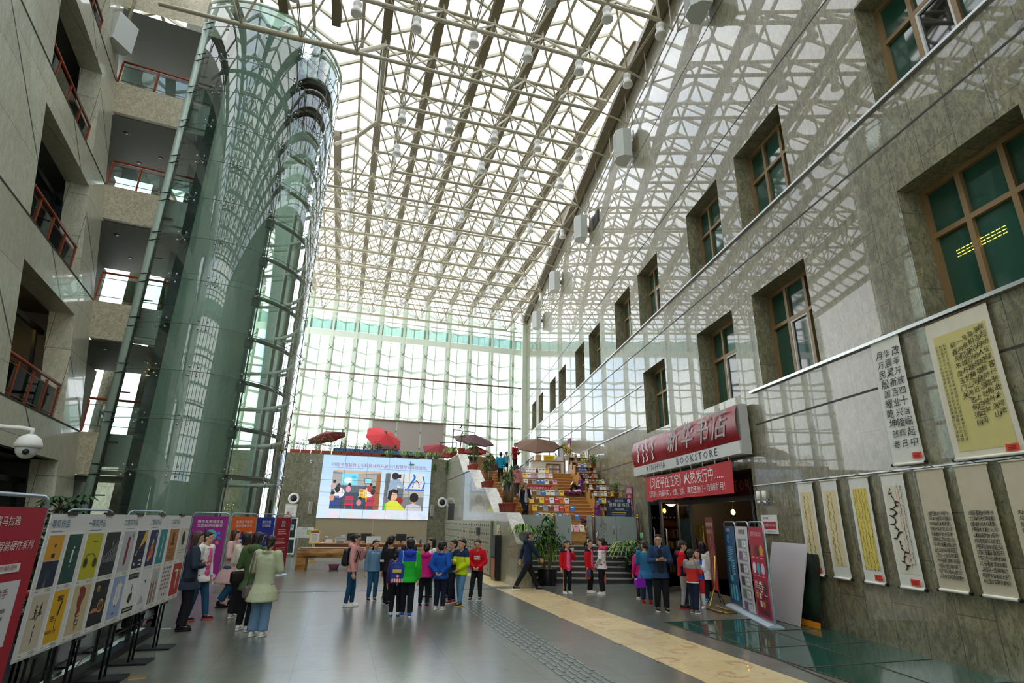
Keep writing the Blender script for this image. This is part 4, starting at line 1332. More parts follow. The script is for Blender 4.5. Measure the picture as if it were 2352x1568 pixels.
def lines(mb, f, u0, u1, v, n, dv, h, M, rag=.25):
    for k in range(n): rect(mb, f, u0, v - k * dv - h / 2, u1 - (u1 - u0) * R_.random() * rag, v - k * dv + h / 2, M)


def b_teal(mb, f, w2, z0, z1):
    letters(mb, '智慧阅读', f, -.1, z1 - .1, .09, M_WHITE); circ(mb, f, -.12, z1 - .3, .1, C(60, 170, 200)); circ(mb, f, -.12, z1 - .3, .06, C(18, 62, 110))
    lines(mb, f, -.3, .25, z1 - .5, 8, .045, .015, C(120, 190, 210)); rect(mb, f, -.2, .62, .06, 1.15, C(70, 170, 190)); rect(mb, f, -.16, .75, .02, 1.1, C(12, 40, 70)); lines(mb, f, .12, .3, 1.1, 6, .06, .03, C(120, 190, 210))
    for k in range(3): rect(mb, f, -.3 + k * .22, .2, -.16 + k * .22, .48, C(90, 180, 200)); circ(mb, f, -.23 + k * .22, .48, .07, C(90, 180, 200))


def b_white(mb, f, w2, z0, z1):
    letters(mb, '书香青城', f, 0, z1 - .13, .13, INK, shear=.2)
    for k in range(6):
        v = z1 - .27 - k * .27
        rect(mb, f, -.32, v - .22, .32, v, C(150, 152, 158)); rect(mb, f, -.29, v - .2, -.05, v - .02, C(*R_.choice(((90, 90, 100), (120, 90, 130), (60, 60, 66), (110, 130, 120))))); rect(mb, f, .0, v - .18, .28, v - .04, C(226, 228, 230)); lines(mb, f, .03, .25, v - .07, 4, .028, .008, INK)


def b_red(mb, f, w2, z0, z1):
    letters(mb, '数字阅读体验', f, 0, z1 - .16, .115, C(250, 190, 180))
    for j in range(3):
        for i in range(3): circ(mb, f, -.27 + i * .27, z1 - .48 - j * .36, .115, C(*((150, 60, 50), (96, 34, 40), (220, 150, 60), (232, 220, 226), (60, 170, 190), (210, 190, 214), (232, 150, 160), (240, 240, 240), (80, 60, 60))[j * 3 + i])); lines(mb, f, -.36 + i * .27, -.18 + i * .27, z1 - .63 - j * .36, 1, .03, .014, C(250, 200, 190))
    rect(mb, f, -.36, .62, .36, .74, C(110, 12, 34)); lines(mb, f, -.33, .33, .71, 2, .045, .014, C(250, 200, 190))
    for k in range(12): rect(mb, f, -.34 + (k % 4) * .18, .16 + (k // 4) * .15, -.22 + (k % 4) * .18, .27 + (k // 4) * .15, C(*R_.choice(((70, 40, 60), (200, 160, 60), (240, 220, 210), (40, 70, 120), (120, 20, 30)))))


TEAL, CRIM = C(24, 78, 118), C(176, 22, 60)
for k, (bgm, dr_, lab) in enumerate(((TEAL, b_teal, 'teal banner stand in the row by the shop, the one nearest the doors'), (C(206, 204, 206), b_white, 'white banner stand with a column of grey pictures, middle of the row by the shop'), (CRIM, b_red, 'crimson banner stand with nine round pictures, the row end nearest the camera'))):
    banner_stand('banner_stand', sd + sdir * (.5 + k * 1.03), SRZ, 1.0, 2.0, bgm, lab, dr_, 'banner stands beside the shop')
# maroon roll banner on a tripod and the bent gold tube stand
r = empty('roll_banner', wpt(14.55, .55, 0), WR2 - .25, 'dark maroon roll banner with gold vertical lettering on a small black tripod', 'banner')
mb = MB(); mb.box((-.42, -.02, .32), (.42, 0, 2.1)); mb.build('fabric', C(112, 16, 26), r)
mb = MB(); f = on(-.024); GO = C(220, 176, 90)
for i, ch in enumerate('庆祝新中国成立七十周年优秀图书展'): letters(mb, ch, f, .0, 1.6 - i * .076, .08, GO)
letters(mb, '辉煌内蒙古', f, -.12, 1.74, .11, GO); letters(mb, '70', f, .26, 1.74, .17, GO)
for k in range(8): rect(mb, f, -.36 + k * .1, 1.86 + (k % 3) * .02, -.33 + k * .1, 1.98, C(240, 222, 180))
for k in (-.22, .22): strokes(mb, k, 1.0, .05, 1.1, 6, GO, f, 8 + int(k * 10), .012)
rect(mb, f, .1, .34, .4, .6, C(190, 30, 30)); mb.build('print', None, r)
mb = MB()
for k in range(3): mb.tube([(0, .02, .4), (.26 * math.cos(k * 2.1 + .5), .02 + .26 * math.sin(k * 2.1 + .5), .0)], .012, 6)
mb.tube([(0, .02, .3), (0, .02, 2.08)], .012, 6); mb.tube([(-.42, -.01, 2.1), (.42, -.01, 2.1)], .014, 6); mb.build('tripod', M_BLACK, r)
gs = pz(1690, 1400)
r = empty('brass_stand', wpt(13.35, .95, 0), WRZ, 'bent brass tube sign stand on the floor before the maroon roll banner', 'stand')
mb = MB()
for q in (-.0,): mb.tube([(-.42, .3, .03), (.3, .3, .03), (.42, .25, .03), (.45, .15, .06), (.42, .0, .5), (.36, -.05, 1.2)], .02, 8)
mb.tube([(-.42, .3, .03), (-.46, .2, .03), (-.42, -.05, .03), (.3, -.05, .03), (.42, 0, .06)], .02, 8)
mb.build('tube', mat('brass', srgb(176, 138, 66), .25, .8), r)
# boards leaning on the wall
r = empty('leaning_board', wpt(11.95, .18, .0), WR2, 'large blank white board leaning on the granite wall, back side out', 'board')
MB().xf(lambda *p: p).box((-.64, -.012, 0), (.64, .012, 1.62)).xf(lambda x, y, z: (x, y - .26 + z * .26, z * .965 + .01)).build('sheet', mat('board_grey', srgb(196, 192, 194), .35, 0, .5), r)
r = empty('leaning_board', wpt(11.62, .02, .0), WR2, 'dark printed board leaning behind the white one with a green corner showing', 'board')
MB().box((-.66, -.012, 0), (.66, .012, 1.6)).xf(lambda x, y, z: (x, y - .21 + z * .135, z * .98 + .01)).build('sheet', mat('dark_print', srgb(22, 26, 26), .3, 0, .5, .6, 2.5, col2=srgb(30, 60, 40)), r)
MB().box((-.66, -.014, 0), (.66, -.012, .12)).xf(lambda x, y, z: (x, y - .21 + z * .135, z * .98 + .01)).build('amber_edge', C(226, 140, 20), r)
r = empty('small_frame', wpt(12.75, .62, .0), WR2, 'small grey steel frame stand beside the crimson banner', 'stand')
MB().tube([(-.2, 0, 0), (-.2, .05, .68), (-.16, .05, .74), (.16, .05, .74), (.2, .05, .68), (.2, 0, 0), (-.2, 0, 0)], .014, 6).build('tube', M_CHROME, r)
# ============================================================ video wall and help desk
fY = lambda Y, x0, z0: (lambda u, v: (x0 + u, Y, z0 + v))
vw = empty('video_wall', (1.82, 32.42, 1.9), 0, 'big video wall of twenty-five panels showing photographs of children over the help desk', 'screen')
SW, SH = 6.04, 3.36
MB().box((-SW / 2, .0, 0), (SW / 2, .07, SH)).build('housing', M_BLACK, vw)
mb = MB(); ms = MB()
E_ = .62
X = lambda u: -SW / 2 + u * SW
Z = lambda v: v * SH


def sr(u0, v0, u1, v1, c, d, e=E_): ms.add([(X(u0), -d, Z(v0)), (X(u1), -d, Z(v0)), (X(u1), -d, Z(v1)), (X(u0), -d, Z(v1))], [(0, 1, 2, 3)], SCR(*c, e))


def se_(u, v, r, c, d, sx=1., n=12, rot=0.):
    ms.add([(X(u) + r * sx * math.cos(2 * PI * k / n), -d, Z(v) + r * math.sin(2 * PI * k / n)) for k in range(n)], [tuple(range(n))], SCR(*c, E_))


def sp_(pts, c, d): ms.add([(X(u), -d, Z(v)) for u, v in pts], [tuple(range(len(pts)))], SCR(*c, E_))


for j in range(6): sr(0, j / 6, 1, (j + 1) / 6, [(206, 224, 238), (206, 226, 244), (196, 222, 246), (188, 218, 246), (182, 214, 246), (178, 212, 246)][j], .002)
r7 = random.Random(3)
for k in range(26):
    u = r7.uniform(.02, .96); sp_([(u, .0), (u + .08, .0), (u + .1, .05), (u + .05, r7.uniform(.06, .13)), (u - .03, .05)], r7.choice(((196, 214, 232), (222, 226, 236), (206, 222, 214), (226, 214, 226))), .0025)
sr(.10, .145, .535, .765, (120, 132, 142), .003); sp_([(.10, .765), (.535, .765), (.535, .735), (.3, .70), (.10, .74)], (196, 178, 156), .004)
sr(.10, .52, .52, .70, (168, 164, 158), .004); sr(.10, .145, .52, .40, (58, 74, 88), .004); sr(.10, .40, .52, .52, (84, 98, 110), .0045)
sp_([(.49, .145), (.535, .145), (.535, .735), (.495, .70)], (150, 96, 54), .005)
sr(.185, .53, .325, .72, (120, 214, 236), .006); se_(.24, .6, .16, (226, 240, 248), .007, 1.4); se_(.29, .66, .08, (60, 190, 220), .007, 1.8)
sr(.385, .56, .455, .64, (30, 44, 52), .006); sr(.39, .567, .45, .633, (150, 232, 240), .007); sr(.375, .47, .46, .485, (70, 46, 40), .006); sr(.38, .42, .385, .47, (70, 46, 40), .006); sr(.45, .42, .455, .47, (70, 46, 40), .006)
se_(.17, .40, .28, (226, 224, 228), .006, 1.1); se_(.43, .405, .33, (206, 70, 96), .006, 1.2); se_(.43, .41, .26, (232, 228, 232), .007, 1.1)
for u, v, c in ((.14, .22, (40, 70, 170)), (.265, .22, (214, 40, 70)), (.455, .21, (220, 44, 74)), (.385, .34, (236, 206, 40))):
    sr(u - .035, v - .07, u - .028, v + .12, c, .008); sr(u + .028, v - .07, u + .035, v + .12, c, .008)
    for q in range(5): sr(u - .035, v + .02 + q * .024, u + .035, v + .032 + q * .024, c, .008)
    sr(u - .04, v - .01, u + .04, v + .015, c, .0085)
for u, v, c in ((.115, .32, (210, 150, 120)), (.155, .45, (34, 30, 34)), (.25, .46, (226, 150, 170)), (.355, .25, (206, 130, 150)), (.47, .43, (50, 46, 52)), (.44, .47, (170, 60, 60)), (.115, .5, (200, 170, 160))):
    se_(u, v, .17, c, .009, .8); se_(u + .008, v + .075, .085, (34, 28, 28), .0095, 1.)
sr(.57, .14, .945, .755, (214, 218, 216), .003); sr(.57, .14, .945, .36, (120, 122, 126), .004); sr(.57, .36, .945, .47, (176, 172, 164), .004); sr(.575, .36, .75, .74, (96, 108, 112), .0045); sr(.62, .5, .74, .74, (206, 210, 206), .005)
for pts in ([(.78, .5), (.84, .68), (.83, .74), (.85, .74), (.86, .68), (.8, .5)], [(.92, .5), (.94, .60), (.92, .7), (.93, .72), (.95, .60), (.94, .5)]): sp_(pts, (30, 110, 214), .006)
for k in range(9): a = k * PI / 8; se_(.865 + .03 * math.cos(a), .53 + .1 * math.sin(a), .035, (30, 60, 150), .006)
sr(.76, .47, .945, .495, (40, 100, 190), .006)
sp_([(.60, .36), (.62, .62), (.66, .68), (.70, .66), (.76, .52), (.75, .49), (.69, .56), (.69, .36)], (148, 170, 196), .007); se_(.665, .70, .2, (40, 36, 40), .008); sr(.68, .67, .72, .73, (24, 24, 28), .009)
sp_([(.59, .14), (.595, .25), (.64, .30), (.70, .29), (.78, .15), (.78, .14)], (214, 220, 60), .009); se_(.66, .37, .25, (222, 176, 148), .0095, .9); sp_([(.61, .33), (.615, .45), (.66, .49), (.705, .46), (.70, .41), (.65, .43), (.635, .3)], (38, 26, 26), .010); sp_([(.575, .15), (.6, .14), (.61, .25), (.585, .25)], (60, 190, 70), .0085)
sp_([(.77, .14), (.79, .23), (.85, .26), (.92, .22), (.93, .14)], (196, 196, 202), .009); se_(.855, .355, .26, (30, 26, 28), .010, .95); se_(.855, .29, .13, (206, 160, 134), .0095); se_(.72, .3, .2, (150, 40, 40), .0085)
se_(.80, .93, .12, (90, 130, 120), .004, .3); se_(.81, .9, .06, (60, 110, 90), .004, 3)
ms.build('picture', None, vw)
mb = MB(); letters(mb, '市图书馆联合上业科技共同开展少儿智慧空间体验活动。', on(-.006), X(.535), Z(.845), .235, SCR(150, 40, 96, .6), sx=.93); mb.build('headline', None, vw)
mb = MB()
for k in range(1, 5): mb.box((X(k / 5) - .006, -.012, 0), (X(k / 5) + .006, -.011, SH)); mb.box((-SW / 2, -.012, Z(k / 5) - .006), (SW / 2, -.011, Z(k / 5) + .006))
mb.build('seam', M_BLACK, vw)
for x, nm in ((-1.55, 'left'), (5.05, 'right')):
    r = empty('column_speaker', (x, 32.5, 2.1), 0, 'slim pale column speaker on the wall at the %s edge of the video wall' % nm, 'loudspeaker')
    MB().bbox((-.1, -.12, 0), (.1, 0, .62), .02).build('case', C(186, 184, 172), r); MB().box((-.085, -.125, .02), (.085, -.12, .6)).build('grille', C(150, 148, 138), r)
r = empty('felt_panel', (1.82, 32.46, .1), 0, 'wide beige felt panel on the wall between the video wall and the help desk', 'panel')
MB().box((-3.0, 0, 0), (3.0, .035, 1.79)).build('felt', mat('felt', srgb(178, 164, 134), .9, 0, .2, .06, 30), r); MB().box((-.012, -.006, 0), (.012, 0, 1.79)).build('joint', C(200, 190, 172), r)
for k, (x, nm) in enumerate(((-4.54, 'seen through the lift tower'), (-2.45, 'left of the video wall'), (5.62, 'right of the video wall'))):
    r = empty('air_nozzle', (x, 32.5, 2.87), 0, 'round white air nozzle with a dark mouth on the wall, ' + nm, 'air nozzle', 'air nozzles')
    rt = lambda mb: mb.xf(lambda a, b, c: (a, -c, b))
    rt(MB().lathe([(.29, 0), (.29, .05), (.25, .08), (.2, .08), (.16, .05), (.16, 0)], n=22)).build('ring', M_WHITE, r); rt(MB().lathe([(0, .052), (.155, .052), (.155, .06), (0, .06)], n=18)).build('mouth', M_BLACK, r)
r = empty('wall_sensor', (-1.83, 32.5, 4.85), 0, 'tiny white motion sensor on the wall left of the video wall', 'sensor'); MB().bbox((-.06, -.06, -.08), (.06, 0, .08), .015).build('case', M_WHITE, r); MB().ball((0, -.06, .02), .03, M_DARK, 8, 5).build('lens', None, r)
r = empty('wall_notice', (-2.52, 32.49, 1.93), 0, 'paper notice with a cream border on the wall beside the round nozzle', 'notice')
MB().box((-.3, -.012, 0), (.3, 0, .66), C(222, 206, 178)).build('backing', None, r); MB().box((-.26, -.018, .06), (.26, -.012, .58), M_WHITE).build('sheet', None, r)
mb = MB(); lines(mb, on(-.02), -.2, .2, .5, 7, .055, .014, C(150, 146, 140)); rect(mb, on(-.02), -.2, .1, -.05, .26, C(206, 120, 110)); mb.build('print', None, r)
# help desk
dk_ = empty('help_desk', (2.0, 28.55, 0), 0, 'long timber help desk in front of the felt panel', 'desk')
MB().bbox((-3.1, -.06, .735), (2.2, .85, .78), .02, ax=2).build('worktop', mat('desk_top', srgb(196, 132, 66), .35, 0, .5, .25, 5, stretch=(1, 8, 8)), dk_)
MB().box((-2.95, 0, .22), (2.05, .05, .735)).build('front', mat('desk_front', srgb(148, 82, 34), .4, 0, .5, .2, 4, stretch=(1, 8, 8)), dk_); MB().box((-2.9, -.02, 0), (2.0, .6, .22)).build('plinth', C(206, 204, 196), dk_)
MB().box((-2.95, .05, .22), (-2.9, .8, .735)).build('side', MATS['desk_front'], dk_); MB().box((2.0, .05, .22), (2.05, .8, .735)).build('side', MATS['desk_front'], dk_)
DT = .782


def small(name, loc, label, cat, *parts):
    r = empty(name, loc, 0, label, cat)
    for pn, mb, M in parts: mb.build(pn, M, r)
    return r


mb = MB(); mb.bbox((-.22, -.2, 0), (.22, .2, .2), .02); mb2 = MB(); mb2.bbox((-.24, -.2, .21), (.24, .22, .27), .02); mb2.box((.02, -.12, .27), (.22, .15, .33))
small('printer', (.16, 28.85, DT), 'grey office printer on the help desk left of the dark monitor', 'printer', ('body', mb, C(206, 206, 204)), ('lid', mb2, C(188, 190, 192)), ('tray', MB().box((-.15, -.28, .06), (.15, -.18, .075)), C(60, 60, 62)))


def monitor(x, label, back=M_BLACK):
    return small('monitor', (x, 28.95, DT), label, 'monitor', ('panel', MB().bbox((-.25, -.02, .12), (.25, .03, .44), .01, M_BLACK), None), ('stand', MB().box((-.03, .0, .0), (.03, .04, .14)).box((-.12, -.08, 0), (.12, .1, .012)), M_BLACK))


monitor(.72, 'black monitor seen from behind on the help desk beside the printer'); monitor(1.35, 'black monitor on the help desk behind the white screen panel')
monitor(3.05, 'black monitor on the right half of the help desk')
small('screen_panel', (1.70, 28.6, DT), 'white upright panel on the help desk behind the denim-clad girl', 'panel', ('sheet', MB().bbox((-.34, -.02, 0), (.34, .02, .32), .01), M_WHITE), ('foot', MB().box((-.2, -.08, 0), (.2, .08, .012)), M_ALU))
small('leaflet_rack', (-.35, 28.7, DT), 'small white leaflet rack on the left end of the help desk', 'rack', ('back', MB().box((-.16, .06, 0), (.16, .08, .16)), M_WHITE), ('sheets', MB().box((-.14, 0, .0), (.14, .05, .15)), C(226, 230, 232)))
small('desk_lamp', (-.62, 28.8, DT), 'small bent desk lamp on the left end of the help desk', 'lamp', ('arm', MB().tube([(0, 0, 0), (.02, 0, .12), (.1, 0, .18), (.14, 0, .26)], .012, 6), M_DARK), ('head', MB().bbox((.06, -.05, .25), (.22, .05, .3), .015), M_WHITE), ('base', MB().lathe([(0, 0), (.08, 0), (.07, .03), (0, .03)]), M_WHITE))
small('red_mug', (3.66, 28.7, DT), 'red cup on the right end of the help desk', 'cup', ('body', MB().lathe([(0, 0), (.05, 0), (.06, .16), (.05, .16)], n=12), C(200, 60, 60)), ('lid', MB().lathe([(.06, .16), (.05, .19), (0, .19)], n=12), M_WHITE))
small('water_bottle', (3.98, 28.7, DT), 'blue water bottle on the right end of the help desk', 'bottle', ('body', MB().lathe([(0, 0), (.05, 0), (.05, .2), (.02, .25)], n=12), C(40, 90, 160)), ('cap', MB().lathe([(.025, .25), (.025, .28), (0, .28)], n=10), M_WHITE))
small('file_box', (2.62, 28.75, DT), 'small orange file box on the help desk', 'box', ('body', MB().bbox((-.1, -.06, 0), (.1, .06, .24), .01), C(214, 140, 90)), ('label', MB().box((-.06, -.064, .08), (.06, -.06, .16)), M_WHITE))
# log bench, basin, easel
r = empty('log_bench', (-1.38, 23.55, 0), 0, 'massive bench hewn from one thick log with a block foot at its left end', 'bench')
LOG = mat('hewn_log', srgb(196, 142, 66), .4, 0, .5, .55, 3.0, .5, 14, stretch=(.5, 3, 3), col2=srgb(124, 74, 26))
mb = MB(); n = 30
ring_ = lambda x: [(x, .02 + .02 * math.sin(x * 3), .44 + .02 * math.sin(x * 2.1)), (x, .0, .52), (x, -.03 + .015 * math.sin(x * 4), .62), (x, .0, .76), (x, .05, .785), (x, .85, .785), (x, .9, .74), (x, .9, .5), (x, .8, .44)]
xs = [-.0 + 5.9 * i / n for i in range(n + 1)]
vs = [p for x in xs for p in ring_(x)]
k9 = 9
mb.add(vs, [(i * k9 + j, i * k9 + (j + 1) % k9, (i + 1) * k9 + (j + 1) % k9, (i + 1) * k9 + j) for i in range(n) for j in range(k9)] + [tuple(range(8, -1, -1)), tuple(n * k9 + j for j in range(k9))]); mb.build('log_seat', LOG, r)
MB().box((.05, .03, .786), (5.85, .87, .80)).build('seat_top', mat('planed_top', srgb(150, 134, 106), .35, 0, .5, .2, 5, stretch=(1, 8, 8)), r)
for x in (0., 5.5): mb = MB(); mb.prism([(x - .02, -.02), (x + .33, -.03), (x + .40, .2), (x + .38, .85), (x + .0, .88)], 0, .46, None); mb.build('block_foot', LOG, r)
r = empty('pink_basin', (.0, 24.0, 0), 0, 'small pink plastic basin on the floor under the log bench', 'basin')
MB().lathe([(0, .005), (.15, .005), (.2, .17), (.235, .185), (.235, .195), (.19, .18), (.14, .015), (0, .015)], n=20).build('bowl', C(206, 134, 158), r)
r = empty('easel_sign', (-1.0, 28.25, 0), .1, 'gilt framed notice on a floor easel at the left end of the help desk', 'sign')
gf = mat('gilt', srgb(196, 150, 50), .35, .6)
mb = MB(); tz = lambda x, y, z: (x, y + (z - .78) * .18, z)
for lo, hi in (((-.23, -.015, .78), (-.19, .015, 1.34)), ((.19, -.015, .78), (.23, .015, 1.34)), ((-.19, -.015, .78), (.19, .015, .82)), ((-.19, -.015, 1.3), (.19, .015, 1.34))): mb.box(lo, hi)
mb.ball((0, 0, 1.36), (.09, .015, .03), None, 8, 5); mb.xf(tz).build('frame', gf, r); MB().box((-.19, .0, .82), (.19, .01, 1.3)).xf(tz).build('sheet', M_WHITE, r)
mb = MB(); rect(mb, on(-.003), -.19, 1.25, .19, 1.3, C(176, 40, 36)); lines(mb, on(-.003), -.12, .14, 1.18, 8, .042, .01, C(120, 116, 110)); mb.xf(tz).build('print', None, r)
mb = MB(); mb.tube([(-.05, .05, .8), (-.05, .05, .03)], .016, 8); mb.tube([(.05, .05, .8), (.05, .05, .03)], .016, 8); mb.lathe([(0, 0), (.2, 0), (.19, .03), (0, .035)], (0, .05, 0)); mb.build('stand', gf, r)
r = empty('mobile_whiteboard', (-1.65, 31.9, .0), 0, 'small rounded whiteboard with a green sheet on it in front of the grey wall', 'whiteboard')
mb = MB(); pl = [(-.40, .9), (.44, .9), (.44, 1.38), (.40, 1.44), (-.36, 1.44), (-.40, 1.38)]; mb.prism(pl, -.012, .012, None, lambda a, b, c: (a, c, b)); mb.build('panel', M_WHITE, r)
mb = MB(); rect(mb, on(-.014), .1, 1.05, .36, 1.3, C(160, 206, 110)); letters(mb, '公告栏', on(-.014), .02, 1.37, .08, C(190, 70, 80), space=1.6); circ(mb, on(-.014), -.05, 1.12, .015, M_BLACK); mb.build('marks', None, r)
mb = MB()
for x in (-.3, .34): mb.tube([(x, .03, 1.4), (x, .05, .05)], .015, 6); mb.tube([(x, -.22, .03), (x, .28, .03)], .015, 6)
mb.build('leg_frame', M_ALU, r)
r = empty('notice_cabinet', (-2.4, 31.6, .0), 0, 'white framed notice board with dark green panels on castors by the grey wall', 'notice board')
mb = MB(); 
for lo, hi in (((-.36, -.02, .12), (-.3, .02, 1.9)), ((.3, -.02, .12), (.36, .02, 1.9)), ((-.3, -.02, 1.84), (.3, .02, 1.9)), ((-.3, -.02, .12), (.3, .02, .18)), ((-.3, -.02, .82), (.3, .02, .92))): mb.box(lo, hi)
mb.build('frame', M_WHITE, r); dg = C(16, 46, 44, .3)
MB().box((-.3, -.005, .18), (.3, .005, .82)).build('panel', dg, r); MB().box((-.3, -.005, .92), (.3, .005, 1.84)).build('panel', dg, r)
mb = MB(); rect(mb, on(-.008), -.1, 1.28, .2, 1.55, C(196, 206, 200)); rect(mb, on(-.009), -.04, 1.38, .14, 1.52, C(70, 160, 190)); letters(mb, '通知', on(-.008), 0, 1.7, .09, C(130, 30, 30)); letters(mb, '公示', on(-.008), 0, 1.14, .09, C(130, 30, 30)); mb.build('notice', None, r)
for x in (-.33, .33): MB().tube([(x, -.15, .04), (x, .15, .04)], .02, 6).tube([(x, 0, .04), (x, 0, .15)], .02, 6).ball((x, -.15, .04), .04, M_BLACK, 8, 5).ball((x, .15, .04), .04, M_BLACK, 8, 5).build('castor_foot', M_ALU, r)

# ------------------------------------------------------------ lockers, drinks machine
FRZ = PI / 2 - .033
lk0 = None
for k in range(6):
    y = 20.45 + k * 1.9; P = (FLX(y) - .02, y, 0)
    lab = 'bank of grey steel lockers along the flank wall, %s from the drinks machine' % ['first', 'second', 'third', 'fourth', 'fifth', 'sixth'][k]
    if lk0 is None:
        lk0 = empty('locker_bank', P, FRZ, lab, 'lockers', 'locker banks'); ML = mat('locker_grey', srgb(160, 160, 138), .35, .2)
        MB().box((0, 0, .06), (1.88, .04, 1.92)).box((0, 0, 0), (1.88, .03, .06), M_DARK).build('carcass', mat('locker_body', srgb(140, 140, 120), .4, .2), lk0)
        for i in range(5):
            for j in range(6):
                d_ = MB().bbox((.012 + i * .374, .04, .085 + j * .304), (.366 + i * .374, .055, .37 + j * .304), .006, ML, ax=1)
                d_ = d_.build('locker_door', None, lk0)
                MB().box((.29 + i * .374, .055, .2 + j * .304), (.305 + i * .374, .068, .26 + j * .304)).box((.33 + i * .374, .055, .2 + j * .304), (.345 + i * .374, .068, .26 + j * .304)).build('handle', M_DARK, d_)
    else: dup(lk0, P, FRZ, lab)
y = 22.5; r = empty('locker_terminal', (FLX(y) - .08, y, 1.35), FRZ, 'small dark card reader box fixed on the lockers', 'card reader')
MB().bbox((-.12, 0, 0), (.12, .1, .3), .02).build('case', C(70, 78, 82), r); MB().box((-.08, .1, .12), (.08, .105, .26)).build('display', C(30, 40, 46, .1), r)
vm = empty('drinks_machine', (5.53, 19.05, 0), -.03, 'tall black coffee vending machine with a pale blossom banner beside the lockers', 'vending machine')
MB().bbox((-.32, 0, .03), (.34, .62, 1.45), .015).build('cabinet', mat('machine_black', srgb(24, 25, 28), .22), vm)
MB().box((-.12, -.012, .7), (.2, 0, 1.42), C(214, 208, 204)).box((-.12, -.014, .66), (.2, 0, .71), C(226, 162, 40)).build('banner', None, vm)
mb = MB()
for i, ch in enumerate('自助咖啡饮品'): letters(mb, ch, on(-.016), .06, 1.24 - i * .085, .07, C(110, 84, 80))
for k in range(12): circ(mb, on(-.016), -.1 + R_.uniform(0, .12), 1.2 + R_.uniform(-.05, .18), R_.uniform(.008, .02), C(96, 50, 46), 8)
mb.build('blossom_print', None, vm)
MB().box((-.335, .05, .1), (-.32, .55, .7), C(150, 90, 60)).box((-.335, .05, .75), (-.32, .55, 1.4), C(60, 62, 66)).build('side_print', None, vm)
r = empty('drinks_poster', (5.50, 19.3, 1.452), -.03, 'white picture board of iced drinks standing on the black vending machine', 'sign')
MB().box((-.19, 0, 0), (.2, .02, .34), M_WHITE).build('board', None, r)
mb = MB(); f = on(-.003)
for u, v, c in ((-.1, .2, (230, 160, 50)), (-.12, .1, (210, 120, 40)), (.11, .13, (140, 60, 40)), (.02, .04, (232, 170, 60)), (.12, .04, (200, 120, 40)), (-.15, .03, (226, 170, 70))): circ(mb, f, u, v, .035, C(*c), 10, .8)
rect(mb, f, -.08, .29, .1, .315, C(230, 140, 40)); lines(mb, f, -.05, .06, .2, 4, .03, .008, C(160, 160, 156)); mb.build('print', None, r)
r = empty('green_notice', (5.52, 19.75, 1.5), -.03, 'pale green notice behind the drinks picture on the vending machine', 'sign'); MB().box((-.16, 0, -.05), (.2, .02, .42), C(196, 216, 166)).build('board', None, r); MB().box((-.1, -.004, .3), (.12, 0, .34), C(70, 140, 110)).build('print', None, r)
r = empty('plinth_block', (6.02, 18.35, 0), 0, 'plain beige box standing on the floor behind the walking man', 'box'); MB().bbox((-.16, -.12, 0), (.16, .12, .62), .01).build('body', C(190, 172, 146), r); MB().bbox((-.17, -.13, .62), (.17, .13, .65), .01).build('lid', C(200, 184, 160), r)

# ------------------------------------------------------------ glass gates on the landing
for k, (o, lab) in enumerate(((.12, 'bronze gate post with a brass ball against the granite wall'), (1.88, 'bronze gate post with a brass ball in the middle of the landing'), (3.42, 'bronze gate post with a brass ball half hidden by the tall potted tree'))):
    r = empty('gate_post', wpt(21.3, o, 1.1), WRZ, lab, 'post', 'gate posts')
    MB().tube([(0, 0, 0), (0, 0, 1.0)], .055, 12).build('post', mat('bronze', srgb(96, 74, 68), .35, .3), r); MB().lathe([(.06, 1.0), (.05, 1.06), (.02, 1.07)], n=12).ball((0, 0, 1.11), .045, None, 10, 7).build('finial', mat('finial_brass', srgb(206, 166, 80), .25, .8), r); MB().lathe([(.09, 0), (.09, .03), (.06, .04)], n=12).build('collar', M_ALU, r)


def gate(s, o0, o1, label, txt=False, along=False):
    P = wpt(s, o0, 1.12); q = wpt(s, o1, 1.12) if not along else wpt(s + (o1 - o0), o0, 1.12)
    d_ = q - P; L = np.linalg.norm(d_); rz = math.atan2(d_[1], d_[0])
    r = empty('frosted_gate', P, rz, label, 'gate', 'frosted glass gates')
    MB().box((0, -.006, .03), (L, .006, 1.04)).build('pane', GL_FROST, r)
    mb = MB()
    for z in (.2, .85): mb.box((-.03, -.02, z - .04), (.06, .02, z + .04))
    mb.build('hinge', M_CHROME, r)
    mb = MB(); x = L - .12
    for y in (-.05, .05): mb.tube([(x, 0, .42), (x, y, .43), (x, y, .67), (x, 0, .68)], .014, 6)
    mb.build('handle', M_CHROME, r)
    if txt:
        mb = MB(); f = on(-.01) 
        for i, (ch, u, v, s_) in enumerate((('在', .16, .95, .09), ('阳', .16, .82, .15), ('光', .28, .72, .16), ('普', .1, .68, .15), ('照', .26, .58, .13), ('的', .14, .54, .08), ('地', .24, .47, .08), ('方', .13, .43, .08), ('读', .2, .33, .08), ('书', .2, .23, .08), ('吧', .2, .12, .09), ('！', .34, .3, .16))): letters(mb, ch, f, u + .12, v, s_, C(120, 96, 66))
        mb.build('lettering', None, r)


